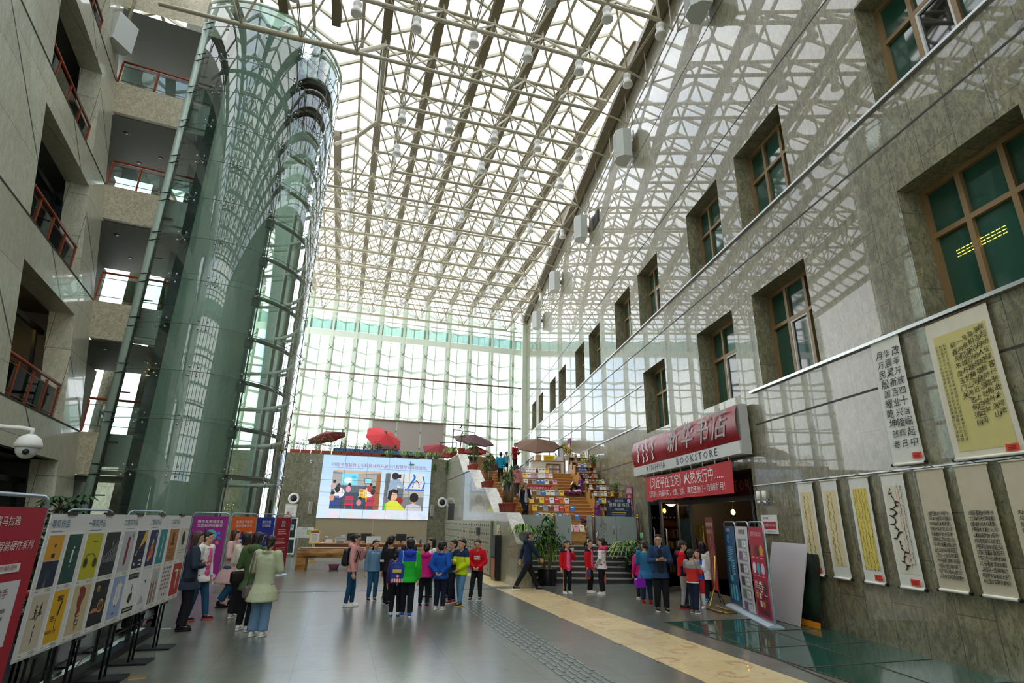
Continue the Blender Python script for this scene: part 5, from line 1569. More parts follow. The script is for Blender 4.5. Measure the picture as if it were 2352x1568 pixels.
gate(21.3, 1.82, 1.0, 'frosted glass gate leaf with brown lettering on the landing', True); gate(21.3, .18, .98, 'frosted glass gate leaf next to the granite wall on the landing')
gate(21.3, 1.95, 2.7, 'frosted gate leaf standing open beside the middle post', along=True); gate(21.3, 3.36, 2.75, 'frosted gate leaf left of the lowest book display'); gate(21.3, 3.5, 5.1, 'wide frosted glass panel between the tall potted tree and the flank wall')
r = empty('arrow_sign', wpt(20.95, 1.85, 1.12), WR2, 'white arrow-shaped paper sign on a thin stand before the middle gate post', 'sign')
pl = [(-.22, 0), (-.08, .14), (-.08, .09), (.2, .13), (.16, .02), (.2, -.06), (-.06, -.07), (-.07, -.12)]
rr = lambda a, b: (a * .95 - b * .3, a * .3 + b * .95)
mb = MB(); mb.prism([rr(a, b) for a, b in pl][::-1], -.008, .008, None, lambda a, b, c: (a, c, b + .36)); mb.build('outline', M_BLACK, r)
mb = MB(); mb.prism([rr(a * .88 + .0, b * .8) for a, b in pl][::-1], -.012, -.009, None, lambda a, b, c: (a, c, b + .36)); mb.build('arrow', M_WHITE, r)
mb = MB(); letters(mb, '图书借阅', lambda u, v: (u * .96 - v * .28, -.016, u * .28 + v * .96 + .36), .0, .0, .075, C(90, 90, 90)); mb.build('print', None, r); MB().tube([(.0, .02, -.01), (0, .02, .36)], .01, 6).build('stand', M_DARK, r)
# ============================================================ plants
def leaf_quad(mb, p, d, L, W, M, droop=.3, r=None):
    p = np.asarray(p, float); d = np.asarray(d, float); d = d / (np.linalg.norm(d) + 1e-9)
    sd_ = np.cross(d, (0, 0, 1)); sd_ = sd_ / (np.linalg.norm(sd_) + 1e-9)
    up = np.cross(sd_, d)
    q = [p, p + d * L * .35 + sd_ * W / 2 + up * L * .05, p + d * L * .35 - sd_ * W / 2 + up * L * .05, p + d * L * .75 + sd_ * W * .36 - np.array([0, 0, droop * L * .25]), p + d * L * .75 - sd_ * W * .36 - np.array([0, 0, droop * L * .25]), p + d * L - np.array([0, 0, droop * L * .55])]
    mb.add(q, [(0, 2, 1), (1, 2, 4, 3), (3, 4, 5)], M, True)


GREENS = [C(60, 104, 44), C(84, 128, 50), C(44, 82, 40), C(120, 152, 60), C(36, 66, 36)]
POT_T = C(150, 62, 40); POT_G = C(150, 158, 152); POT_B = mat('pot_black', srgb(22, 22, 24), .2)


def pot(kind, R0, H, parent):
    if kind == 'ribbed':
        pr = [(0, 0), (R0 * .8, 0)]
        for k in range(12): pr += [(R0 * (.8 + .2 * k / 12), H * k / 12 + .003), (R0 * (.83 + .2 * k / 12) + .012, H * (k + .5) / 12)]
        MB().lathe(pr + [(R0 * 1.05, H), (R0 * .9, H - .03), (0, H - .04)], n=22).build('pot', POT_B, parent)
    else:
        MB().lathe([(0, 0), (R0 * .75, 0), (R0, H * .85), (R0 * 1.08, H * .86), (R0 * 1.08, H), (R0 * .92, H), (R0 * .85, H - .03), (0, H - .03)], n=16).build('pot', {'terra': POT_T, 'grey': POT_G, 'wood': M_WOOD2, 'white': M_WHITE, 'black': POT_B}[kind], parent)
    MB().lathe([(R0 * .88, H - .028), (0, H - .02)], n=12).build('soil', C(54, 42, 32), parent)


def spray(mb, c, R0, H, n, L, W, mats, rnd, up=.4, droop=.5, core=0.):
    for k in range(n):
        a = rnd.uniform(0, 2 * PI); e = rnd.uniform(-.2, 1.2)
        d = (math.cos(a) * math.cos(e), math.sin(a) * math.cos(e), math.sin(e) * up + .1)
        rr = R0 * rnd.uniform(core, 1); p = (c[0] + math.cos(a) * rr, c[1] + math.sin(a) * rr, c[2] + rnd.uniform(-H / 2, H / 2))
        leaf_quad(mb, p, d, L * rnd.uniform(.7, 1.2), W * rnd.uniform(.7, 1.2), rnd.choice(mats), droop)


def plant(kind, P, label, scale=1., seed=1, group=None, potk='terra', cat='plant', rz=0.):
    rnd = random.Random(seed)
    r = empty({'spider': 'spider_plant', 'palm': 'potted_palm', 'bush': 'potted_shrub', 'tree': 'potted_tree', 'bamboo': 'hedge_plant', 'drac': 'dracaena', 'vine': 'hanging_vine', 'umbrella': 'umbrella_plant', 'flower': 'potted_flowers', 'pothos': 'pothos'}[kind], P, rz, label, cat, group)
    st = MB(); fo = MB(); S = scale
    if kind == 'spider':
        pot(potk, .15 * S, .24 * S, r)
        for k in range(70):
            a = rnd.uniform(0, 2 * PI); L = rnd.uniform(.22, .42) * S; d = np.array([math.cos(a), math.sin(a), 0]); pr = np.array([0, 0, .22 * S])
            pts = [pr, pr + d * L * .35 + (0, 0, L * .5), pr + d * L * .8 + (0, 0, L * .42), pr + d * L * 1.15 + (0, 0, rnd.uniform(-.3, .15) * L)]
            w_ = .012 * S; sd_ = np.cross(d, (0, 0, 1)) * w_; M = rnd.choice((GREENS[3], GREENS[1], C(150, 176, 84)))
            vs = [p + q for p in pts for q in (sd_, -sd_)]; fo.add(vs, [(2 * i, 2 * i + 1, 2 * i + 3, 2 * i + 2) for i in range(3)], M, True)
        fo.build('foliage', None, r); return r
    if kind == 'palm' or kind == 'drac':
        pot(potk, .2 * S, .34 * S, r)
        for k in range(5 if kind == 'palm' else 4):
            a = rnd.uniform(0, 2 * PI); q = .09 * S; h = rnd.uniform(.55, 1.25) * S
            b = np.array([q * math.cos(a), q * math.sin(a), .3 * S]); t = b + (rnd.uniform(-.08, .08), rnd.uniform(-.08, .08), h)
            st.tube([b, (b + t) / 2 + (.02, 0, 0), t], [.018 * S, .015 * S, .012 * S], 6)
            for i in range(16):
                aa = rnd.uniform(0, 2 * PI); e = rnd.uniform(-.1, 1.3)
                leaf_quad(fo, t, (math.cos(aa) * math.cos(e), math.sin(aa) * math.cos(e), math.sin(e)), rnd.uniform(.26, .42) * S, .05 * S, rnd.choice(GREENS[:4]), .8)
        st.build('stem', C(120, 104, 74), r)
    elif kind == 'bush' or kind == 'flower' or kind == 'pothos':
        pot(potk, .2 * S, .34 * S, r)
        for k in range(9): a = k * .7; st.tube([(0, 0, .3 * S), (.18 * S * math.cos(a), .18 * S * math.sin(a), .62 * S)], .01 * S, 5)
        st.build('stem', C(80, 70, 46), r)
        spray(fo, (0, 0, .66 * S), .36 * S, .5 * S, 260, .16 * S, .075 * S, (GREENS[2], GREENS[4], GREENS[0], C(150, 166, 130)) if kind == 'bush' else (C(226, 200, 40), C(240, 214, 60), GREENS[1]) if kind == 'flower' else GREENS[:4], rnd, 1)
    elif kind == 'tree':
        pot('ribbed', .32, .50, r)
        for k, (dx, dy, h) in enumerate(((-.28, .0, 1.25), (-.1, .1, 1.7), (.1, -.05, 1.55), (.26, .1, 1.35), (.0, -.12, 1.9))):
            b = np.array([dx * .35, dy, .46]); t = np.array([dx * 1.2, dy * 1.4, h]); md = (b + t) / 2 + (dx * .25, 0, 0)
            st.tube([b, md, t], [.028, .024, .016], 7)
            for i in range(30):
                c = md + (t - md) * rnd.uniform(.3, 1.12) + np.array([rnd.uniform(-.22, .22), rnd.uniform(-.2, .2), rnd.uniform(-.06, .2)])
                for j in range(5):      # palmate clusters
                    aa = rnd.uniform(0, 2 * PI); leaf_quad(fo, c, (math.cos(aa), math.sin(aa), rnd.uniform(-.6, .2)), rnd.uniform(.13, .22), .055, rnd.choice((GREENS[0], GREENS[2], GREENS[1], C(96, 136, 70))), .7)
            if k in (0, 2):
                for i in range(60): aa = rnd.uniform(0, 2 * PI); leaf_quad(fo, (dx * 1.1 + rnd.uniform(-.15, .15), dy + rnd.uniform(-.15, .15), rnd.uniform(.9, 1.3)), (math.cos(aa) * .5, math.sin(aa) * .5, -.7), rnd.uniform(.2, .34), .035, rnd.choice((GREENS[1], GREENS[3])), .6)
        st.build('stem', C(150, 124, 84), r)
    elif kind == 'bamboo':
        MB().bbox((-.26, -.14, 0), (.26, .14, .2), .02).build('planter', POT_T, r)
        for k in range(8):
            x, y, h = rnd.uniform(-.24, .24), rnd.uniform(-.1, .1), rnd.uniform(.5, 1.0) * S
            st.tube([(x, y, .18), (x + rnd.uniform(-.1, .1), y, h)], .008, 5)
            for i in range(22): aa = rnd.uniform(0, 2 * PI); leaf_quad(fo, (x + rnd.uniform(-.1, .1), y + rnd.uniform(-.08, .08), .22 + (h - .15) * rnd.random()), (math.cos(aa), math.sin(aa), rnd.uniform(.1, .9)), rnd.uniform(.09, .15), .045, rnd.choice((GREENS[0], GREENS[1], GREENS[2], GREENS[3])), .4)
        st.build('stem', GREENS[2], r)
    elif kind == 'umbrella':
        pot('black', .35, .5, r)
        for k in range(9):
            a = rnd.uniform(0, 2 * PI); h = rnd.uniform(2.2, 3.3); t = np.array([.55 * math.cos(a) * rnd.random(), .5 * math.sin(a) * rnd.random(), h]); st.tube([(0, 0, .4), t * .6, t], [.03, .025, .014], 6)
            for i in range(13):
                c = t + np.array([rnd.uniform(-.4, .4), rnd.uniform(-.3, .3), rnd.uniform(-.8, .15)]); st.tube([t - (0, 0, .2), c], .006, 4); a0 = rnd.uniform(0, 6)
                for j in range(8): aa = a0 + j * PI / 4; leaf_quad(fo, c, (math.cos(aa), math.sin(aa), -.15), .2, .085, rnd.choice((GREENS[2], GREENS[4], C(52, 100, 60, .3))), .5)
        st.build('stem', C(96, 92, 66), r)
    elif kind == 'vine':
        for k in range(5):
            x, l = rnd.uniform(-.12, .12), rnd.uniform(.25, .8) * S
            st.tube([(x, 0, 0), (x + .02, -.04, -.1), (x + rnd.uniform(-.06, .06), -.02, -l)], .006, 4)
            for i in range(14): aa = rnd.uniform(0, 2 * PI); leaf_quad(fo, (x + rnd.uniform(-.04, .04), -.05, -l * rnd.random()), (math.cos(aa), -.6, -.5), .1, .04, rnd.choice(GREENS), .5)
        st.build('stem', GREENS[2], r)
    fo.build('foliage', None, r)
    return r


ORD = ['first', 'second', 'third', 'fourth', 'fifth', 'sixth', 'seventh', 'eighth', 'ninth', 'tenth', 'eleventh', 'twelfth', 'thirteenth', 'fourteenth', 'fifteenth', 'sixteenth']
for k in range(9): plant('bamboo', (-2.75 + k * .55, 32.72, 5.3), 'leafy green hedge plant on the parapet above the video wall, %s from the left' % ORD[k], .92 + .2 * ((k * 7) % 3) / 3, 20 + k, 'hedge plants on the parapet')
for k, x in enumerate((2.35, 3.3, 4.05, 4.75, 5.15)): plant('spider', (x, 32.72, 5.3), 'spider plant in a grey pot on the parapet, %s from the hedge' % ORD[k], 1., 40 + k, 'spider plants on the parapet', 'grey')
plant('vine', (5.72, 32.45, 5.32), 'long trailing vine hanging from the parapet corner by the stair flank', 1.2, 50); plant('vine', (5.1, 32.46, 5.1), 'short vine trailing on the grey wall right of the video wall', .6, 51)
plant('spider', (5.85, 31.4, 5.32), 'yellow-green bushy plant at the top end of the white coping', 1.5, 52, None, 'terra')
plant('drac', (6.0, 29.6, 5.32), 'slender tall plant in a terracotta pot at the head of the coping', 1.0, 53, None, 'terra')
for k, y in enumerate((26.8, 26.3, 25.8)): plant('drac' if k != 1 else 'palm', (FLX(y) + .28, y, 4.2), 'tall-stemmed plant in a terracotta pot on the upper ledge, %s from the top' % ORD[k], .85, 60 + k, 'plants on the upper ledge')
for k, y in enumerate((23.2, 22.75, 22.3)): plant('palm', (FLX(y) + .26, y, 3.2), 'palm in a terracotta pot on the middle ledge of the coping, %s from the top' % ORD[k], .85, 70 + k, 'plants on the middle ledge')
for k, y in enumerate((19.85, 19.35, 18.85)): plant('palm' if k else 'drac', (FLX(y) + .26, y, 2.21), 'spiky palm in a terracotta pot on the lower ledge, %s from the top' % ORD[k], .95, 80 + k, 'plants on the lower ledge')
plant('spider', (FLX(17.) + .26, 17.1, 1.33), 'spider plant in a white pot on the bottom end of the coping', 1.25, 90, None, 'grey')
plant('tree', (6.6, 17.75, 0), 'tall many-stemmed green tree in a ribbed black pot beside the stone steps', 1, 91)
P_ = wpt(19.2, .75, 0); plant('bush', (9.75, 17.45, 0), 'dense dark variegated shrub in a black pot at the foot of the stone steps', 1.35, 92, None, 'black'); plant('spider', (9.95, 18.3, .5), 'arching pale green plant above the shrub by the exit sign', 2.0, 93, None, 'black')
MB_ = MB().box((-.2, -.2, 0), (.2, .2, .5)); rr_ = empty('plant_stand', (9.95, 18.3, 0), 0, 'low black stand under the arching plant by the granite wall', 'stand'); MB().bbox((-.2, -.2, 0), (.2, .2, .45), .02).build('body', M_BLACK, rr_); MB().box((-.22, -.22, .45), (.22, .22, .5)).build('top', M_DARK, rr_)
plant('umbrella', (-5.3, 13.4, -1.1), 'large umbrella plant with glossy round-leaved clusters behind the poster boards', 1, 94)

# ------------------------------------------------------------ parasols on the terrace
def parasol(P, R0, tilt, az_, col, label, top_h, side=True, pole_to=None, ribc=None, drop=.42):
    """P: canopy centre; tilt in radians about the horizontal axis at azimuth az_"""
    r = empty('parasol', (P[0], P[1], 4.33), 0, label, 'parasol', 'parasols on the terrace')
    c = np.array([0, 0, P[2] - 4.33])
    ax = np.array([math.cos(az_), math.sin(az_), 0]); Rm = np.array(Matrix.Rotation(tilt, 3, Vector(ax)))
    ap = c + Rm @ np.array([0, 0, drop])
    n = 8; rim = [c + Rm @ np.array([R0 * math.cos(2 * PI * (k + .5) / n), R0 * math.sin(2 * PI * (k + .5) / n), 0]) for k in range(n)]
    mb = MB(); vs = [ap]; mid = []
    for k in range(n):
        a, b = rim[k], rim[(k + 1) % n]; vs += [a, (a + b) / 2 * .97 + c * .03 + Rm @ np.array([0, 0, .02])]
    mb.add(vs, [(0, 1 + j, 1 + (j + 1) % (2 * n)) for j in range(2 * n)])
    vs2 = []
    for k in range(2 * n): q = np.array(vs[1 + k]); vs2 += [q, q - Rm @ np.array([0, 0, .09])]
    mb.add(vs2, [(2 * j, 2 * j + 1, (2 * j + 3) % (4 * n), (2 * j + 2) % (4 * n)) for j in range(2 * n)])
    mb.build('canopy', col, r)
    ap2 = ap - Rm @ np.array([0, 0, .03]); hub = c + Rm @ np.array([0, 0, -.02])
    for k in range(n):
        mb = MB(); q = rim[k] - Rm @ np.array([0, 0, .04]); mb.tube([ap2, q], .016, 5); mb.tube([hub, ap2 + (q - ap2) * .45], .012, 5); mb.build('rib', ribc or C(206, 180, 160), r)
    mb = MB(); mb.tube([hub, ap2], .03, 8); mb.ball(hub, .06, None, 8, 6); mb.build('hub', M_DARK, r)
    mb = MB()
    if side:
        b = np.array([pole_to[0], pole_to[1], 0.]); t = b + (0, 0, ap[2] + .35)
        mb.tube([b + (0, 0, .06), t], .035, 8); mb.tube([t, ap + (0, 0, .12), ap - Rm @ np.array([0, 0, .02])], .028, 8)
        mb.build('pole', M_DARK, r); MB().box((b[0] - .35, b[1] - .05, 0), (b[0] + .35, b[1] + .05, .06)).box((b[0] - .05, b[1] - .35, 0), (b[0] + .05, b[1] + .35, .06)).build('base', M_DARK, r)
    else:
        mb.tube([(0, 0, .05), tuple(ap)], .028, 8); mb.build('pole', M_DARK, r); MB().lathe([(0, 0), (.28, 0), (.26, .06), (.05, .1)], n=14).build('base', M_DARK, r)
    return r


MAR, RD, PLUM, WIN, BRN = C(112, 46, 50, .8), C(206, 56, 62, .8), C(88, 58, 62, .8), C(146, 34, 46, .8), C(112, 84, 66, .8)
parasol((-1.3, 36.5, 6.75), 1.2, -.28, 1.2, MAR, 'dusky maroon parasol with a bent arm above the hedge plants, farthest left', 0, True, (.9, 1.2))
parasol((2.25, 37., 6.95), 1.28, -.75, PI + .45, RD, 'bright red parasol tilted to show its top, over the video wall', 0, True, (-.6, 1.6))
parasol((2.4, 35.6, 6.12), .75, .15, .3, C(70, 22, 30, .8), 'small dark maroon parasol under the bright red one', 0, False, drop=.25)
parasol((5.9, 36.4, 6.3), 1.15, .5, .1, C(128, 34, 40, .8), 'wine red parasol seen from below with pale ribs, right of the video wall', 0, True, (1.3, .9))
parasol((8.2, 36.4, 7.1), 1.42, .36, .2, PLUM, 'plum parasol seen from below above the head of the steps', 0, True, (-1.3, .6), ribc=C(96, 70, 72))
parasol((8.25, 36.0, 6.22), 1.12, .03, 0., WIN, 'low crimson parasol seen edge-on under the plum one', 0, False, drop=.5)
parasol((12.05, 34.2, 6.72), 1.55, .42, -.25, BRN, 'big brown parasol seen from below over the upper counter', 0, True, (1.3, 1.3), ribc=C(150, 124, 100))
# ============================================================ poster boards, left side
BRZ = math.atan2(1, .05)              # boards face the hall; local x runs away from the camera
bx = lambda y: -2.41 - .05 * (10.9 - y)
CUTS = [6.48, 7.25, 8.2, 9.09, 9.88, 10.9]


def art(mb, f, k, u0, v0, u1, v1):
    W, H = u1 - u0, v1 - v0
    U = lambda a: u0 + a * W
    V = lambda b: v0 + b * H
    g = lambda a, b: f(U(a), V(b))
    P = lambda pts, M: mb.add([g(*p) for p in pts], [tuple(range(len(pts)))], M)
    Rr = lambda a, b, c, d, M: rect(mb, f, U(a), V(b), U(c), V(d), M)
    Cc = lambda a, b, r, M, sx=1.: circ(mb, f, U(a), V(b), r * W, M, 14, sx)
    f1 = f; f = lambda u, v: tuple(np.array(f1(u, v)) + (0, -.0015, 0))
    bgs = {0: (226, 164, 44), 1: (18, 72, 68), 2: (206, 194, 174), 3: (226, 176, 16), 4: (196, 190, 30), 5: (34, 36, 42), 6: (208, 190, 150), 7: (18, 24, 30), 8: (190, 192, 202), 9: (20, 30, 62), 10: (150, 174, 216), 11: (232, 232, 234), 12: (28, 50, 104), 13: (44, 140, 150), 14: (226, 226, 232), 15: (200, 196, 190), 16: (184, 128, 72), 17: (216, 210, 196), 18: (212, 210, 214), 19: (186, 52, 40)}
    rect(mb, f1, u0, v0, u1, v1, C(*bgs[k]))
    bl, wh = INK, M_WHITE
    if k == 0: Rr(0, 0, 1, .5, C(20, 30, 64)); Rr(0, .5, 1, .52, C(190, 186, 180)); P([(.42, .56), (.6, .56), (.62, .64), (.4, .64)], bl); Cc(.52, .80, .06, bl); Rr(.5, .64, .53, .78, C(206, 150, 80)); Cc(.5, .25, .16, C(60, 70, 104)); P([(.3, .0), (.42, .2), (.5, .0)], C(110, 112, 124))
    elif k == 1: P([(.44, .42), (.54, .42), (.58, .68), (.46, .68)], wh); Cc(.56, .72, .05, wh); Rr(.44, .34, .54, .36, C(150, 180, 160))
    elif k == 2: strokes(mb, U(.35), V(.72), W * .12, H * .2, 3, bl, f, 31, .006); strokes(mb, U(.66), V(.74), W * .14, H * .2, 3, bl, f, 33, .007); P([(.1, .58), (.4, .57), (.46, .52), (.55, .6), (.8, .63), (.8, .64), (.5, .62), (.46, .55), (.38, .585), (.1, .59)], bl); strokes(mb, U(.5), V(.3), W * .05, H * .3, 3, bl, f, 35, .006)
    elif k == 3: P([(.5, .5), (.6, .5), (.7, .75), (.68, .84), (.56, .68)], bl); lines(mb, f, U(.3), U(.7), V(.88), 4, H * .025, .008, bl); lines(mb, f, U(.1), U(.4), V(.5), 3, H * .04, .007, bl); strokes(mb, U(.5), V(.36), W * .05, H * .2, 4, bl, f, 37, .005); letters(mb, '阅读的力量', f, U(.32), V(.2), W * .14, bl)
    elif k == 4: P([(.1, .42), (.25, .55), (.6, .56), (.85, .44), (.8, .43), (.58, .53), (.28, .52), (.14, .42)], C(120, 116, 30)); Cc(.22, .36, .14, C(90, 88, 26)); Cc(.8, .34, .14, C(90, 88, 26)); Cc(.22, .36, .08, C(60, 60, 20)); Cc(.8, .34, .08, C(60, 60, 20)); lines(mb, f, U(.42), U(.72), V(.82), 1, .1, .01, C(90, 88, 30))
    elif k == 5:
        for q in range(8): Rr(.02 + q * .12, .30, .1 + q * .12, .34 + q * .05, C(120, 122, 128)); P([(.02 + q * .12, .36 + q * .05), (.12 + q * .12, .42 + q * .05), (.12 + q * .12, .43 + q * .05), (.02 + q * .12, .37 + q * .05)], wh)
        Rr(.55, .68, .58, .84, C(200, 200, 200))
    elif k == 6: P([(.28, .96), (.5, .98), (.68, .9), (.7, .76), (.6, .64), (.56, .52), (.6, .45), (.46, .36), (.34, .38), (.42, .5), (.34, .58), (.3, .7), (.36, .8)], C(136, 50, 40)); letters(mb, '石', f, U(.52), V(.24), W * .3, bl); letters(mb, '印', f, U(.52), V(.1), W * .16, C(120, 40, 34))
    elif k == 7: Cc(.66, .42, .2, C(206, 150, 90)); Cc(.66, .42, .15, C(20, 20, 26)); Cc(.66, .42, .11, C(226, 180, 120)); Cc(.66, .42, .06, C(40, 28, 26)); P([(.0, .3), (.6, .3), (.5, .38), (.2, .4)], C(196, 130, 90)); letters(mb, '玫', f, U(.3), V(.82), W * .22, C(226, 184, 60))
    elif k == 8: P([(.4, .16), (.54, .16), (.6, .2), (.62, .82), (.52, .88), (.44, .82)], C(140, 26, 66)); P([(.4, .16), (.54, .16), (.54, .22), (.4, .22)], C(226, 170, 60)); letters(mb, '书', f, U(.84), V(.86), W * .2, bl)
    elif k == 9: P([(.35, .5), (.75, .98), (.98, .98), (.98, .75)], C(226, 180, 50)); P([(.1, .35), (.3, .5), (.3, .45), (.14, .3)], C(190, 194, 206)); Cc(.2, .12, .06, wh); lines(mb, f, U(.6), U(.9), V(.2), 2, .05, .014, wh)
    elif k == 10: P([(.4, .3), (.62, .28), (.8, .46), (.74, .7), (.82, .78), (.6, .88), (.46, .84), (.3, .72), (.34, .56), (.24, .44)], wh); Rr(.5, .4, .53, .74, C(110, 120, 150)); Cc(.55, .84, .05, C(206, 40, 40)); Cc(.5, .3, .04, bl); letters(mb, '倾听', f, U(.5), V(.1), W * .12, C(60, 70, 110))
    elif k == 11: Rr(.02, .86, .98, 1, bl); letters(mb, '读书是一种力量', f, U(.5), V(.93), W * .125, wh); P([(.3, .3), (.5, .22), (.68, .36), (.66, .5), (.36, .46)], bl); Rr(.5, .5, .56, .72, bl); letters(mb, 'book', f, U(.49), V(.37), W * .17, wh); Rr(.02, .02, .98, .14, bl); lines(mb, f, U(.1), U(.9), V(.08), 1, .1, .02, wh)
    elif k == 12: Cc(.5, .34, .24, C(226, 110, 40)); Cc(.5, .5, .17, C(236, 140, 40)); Cc(.52, .66, .12, C(240, 196, 60)); Cc(.3, .2, .14, C(226, 150, 130)); letters(mb, '梦', f, U(.8), V(.86), W * .2, wh)
    elif k == 13: P([(.44, .16), (.56, .2), (.62, .62), (.56, .9), (.52, .6)], C(214, 220, 214)); P([(.3, .9), (.5, .7), (.52, .72), (.34, .93)], C(100, 190, 190))
    elif k == 14: P([(.12, .1), (.36, .32), (.56, .3), (.8, .12)], C(176, 182, 196)); P([(.44, .72), (.6, .64), (.64, .76), (.56, .74)], bl)
    elif k == 15:
        for q in range(7): P([(.05 + q * .13, .02), (.13 + q * .13, .02), (.18 + q * .12, .6 + .05 * (q % 3)), (.1 + q * .12, .6)], C(*((90, 50, 70), (206, 190, 150), (60, 70, 80), (190, 90, 70), (230, 220, 200), (70, 90, 60), (160, 140, 150))[q]))
        Cc(.55, .8, .2, C(150, 190, 190))
    elif k == 16: Rr(.36, .5, .6, .9, C(110, 46, 24)); Rr(.28, .5, .68, .56, C(110, 46, 24)); lines(mb, f, U(.15), U(.9), V(.38), 7, H * .05, .008, C(120, 70, 36))
    elif k == 17: Cc(.5, .68, .26, bl, .8); Cc(.5, .68, .21, C(216, 210, 196), .8); Cc(.48, .66, .1, bl, .8); lines(mb, f, U(.2), U(.8), V(.3), 2, H * .08, .008, C(120, 116, 110))
    elif k == 18:
        for a in range(5):
            for b in range(6): Rr(.1 + a * .18, .3 + b * .12, .2 + a * .18, .36 + b * .12, C(*((190, 70, 50), (70, 80, 110), (220, 150, 70), (60, 60, 70), (150, 110, 90))[(a * 2 + b) % 5]))
        Rr(.36, .1, .46, .17, C(190, 60, 40)); Rr(.56, .1, .66, .17, C(60, 70, 90))
    elif k == 19: P([(.2, .78), (.5, .82), (.62, .78), (.58, .2), (.5, .2), (.52, .74), (.22, .75)], wh); letters(mb, 'Books', f, U(.76), V(.76), W * .13, wh)


DES = [(0, 1, 2, 3), (4, 5, 6, 7), (8, 9, 10, 11), (12, 13, 14, 15), (16, 17, 18, 19)]
TOPS = ('yellow and green prints above a beige and a yellow one', 'lime and black prints above a maroon map', 'crimson pen and navy prints above a pale blue one', 'orange figure and teal prints in its top row', 'kraft brown and cream prints above a red one')
for b in range(5):
    ya, yb = CUTS[b], CUTS[b + 1]; W = yb - ya - .004; ym = (ya + yb) / 2
    r = empty('poster_board', (bx(ym), ym, .64), BRZ, 'white poster board with ' + TOPS[b], 'poster board', 'poster boards on black stands')
    MB().box((-W / 2, 0, 0), (W / 2, .012, 1.27)).build('board', mat('foam_board', srgb(232, 232, 236), .5), r)
    mb = MB(); letters(mb, '一二三等奖作品'[(0 if b < 2 else 1)] + '等奖作品', on(-.003), -W * .28, 1.17, .085, C(40, 112, 140)); rect(mb, on(-.003), -W * .42, 1.1, -W * .14, 1.105, C(40, 112, 140)); mb.build('heading', None, r)
    for q in range(4):
        c, rw_ = q % 2, q // 2
        u0 = -W / 2 + .05 + c * (W / 2 - .01); u1 = u0 + W / 2 - .1; v1 = 1.07 - rw_ * .53; v0 = v1 - .47
        mb = MB(); mb.box((u0 - .012, -.006, v0 - .05), (u1 + .012, -.001, v1 + .012), M_WHITE); f = on(-.007); art(mb, f, DES[b][q], u0, v0, u1, v1)
        lines(mb, f, u0 + (u1 - u0) * .55, u1, v0 - .02, 2, .014, .005, C(120, 120, 124)); rect(mb, f, u0, v0 - .03, u0 + .05, v0 - .024, C(120, 120, 124))
        mb.build('print', None, r)
    MB().box((-.09, -.01, 1.255), (.09, .03, 1.29)).build('clip', M_BLACK, r)
    s_ = empty('board_stand', (bx(ym), ym, 0), BRZ, 'black steel stand holding the poster board with ' + TOPS[b].split(' prints')[0] + ' prints', 'stand', 'black board stands')
    MB().bbox((-.17, -.22, 0), (.17, .24, .025), .01).build('base_plate', M_BLACK, s_)
    for x in (-.07, .07): MB().tube([(x, .03, .025), (x, .03, 1.28 + .62)], .014, 8).build('post', M_BLACK, s_)
    MB().box((-.12, -.005, .61), (.12, .035, .64)).build('shelf_bar', M_BLACK, s_)


def b_big(mb, f, w2, z0, z1):
    W9 = M_WHITE; f2 = lambda u, v: tuple(np.array(f(u, v)) + (0, -.002, 0))
    letters(mb, '喜马拉雅', f, -.0, z1 - .12, .085, W9); letters(mb, '喜马拉雅AI智能硬件系列', f, -.02, z1 - .32, .085, W9, shear=.25)
    rect(mb, f, -w2 * .9, z1 - .53, w2 * .6, z1 - .46, W9); letters(mb, '声音遇见你所见，聚合亿万精彩音频', f2, -.08, z1 - .495, .045, C(150, 24, 56))
    rect(mb, f, -w2 * .9, z1 - 1.12, w2 * .72, z1 - .6, C(222, 222, 226)); letters(mb, '小雅智能语音助手', f2, -.08, z1 - .70, .082, C(120, 50, 70)); lines(mb, f2, -w2 * .8, w2 * .6, z1 - .83, 2, .06, .03, C(120, 120, 130))
    for k in range(6): circ(mb, f2, -w2 * .8 + k * .13, z1 - 1.0, .035, C(130, 130, 140)); circ(mb, lambda u, v: tuple(np.array(f(u, v)) + (0, -.004, 0)), -w2 * .8 + k * .13, z1 - 1.0, .029, C(222, 222, 226))
    rect(mb, f, -w2 * .9, z1 - 1.62, w2 * .66, z1 - 1.17, C(214, 222, 230)); rect(mb, f2, .05, z1 - 1.52, .12, z1 - 1.27, C(40, 96, 150)); rect(mb, f2, -.3, z1 - 1.45, -.05, z1 - 1.25, C(150, 190, 206)); rect(mb, f, -w2 * .9, z0, w2 * .66, z1 - 1.67, C(222, 222, 226))


banner_stand('banner_stand', (bx(5.78), 5.78, 0), BRZ, 1.16, 2.06, C(176, 16, 48), 'big red product banner in a steel tube stand at the left edge of the picture', b_big, 'banner stands on the left')


def b_gen(title, tc, extra):
    def d(mb, f, w2, z0, z1):
        for i, t in enumerate(title): letters(mb, t, f, 0, z1 - .16 - i * .12, .1, M_WHITE)
        extra(mb, f, w2, z0, z1)
    return d


def x_purple(mb, f, w2, z0, z1):
    circ(mb, f, .06, 1.35, .17, C(70, 190, 210)); f2 = lambda u, v: tuple(np.array(f(u, v)) + (0, -.002, 0)); circ(mb, f2, .06, 1.3, .09, C(210, 150, 60)); circ(mb, f, .28, 1.42, .05, C(60, 120, 220)); circ(mb, f, .3, 1.28, .05, C(60, 120, 220)); circ(mb, f, .27, 1.15, .05, C(230, 130, 50)); circ(mb, f, -.2, 1.38, .06, C(90, 190, 90)); circ(mb, f, -.1, 1.46, .05, C(40, 30, 50))
    lines(mb, f, -.3, .35, .86, 2, .03, .012, M_WHITE); circ(mb, f, .3, .2, .09, C(226, 190, 226)); rect(mb, f, .15, .3, .3, .6, C(190, 110, 190))


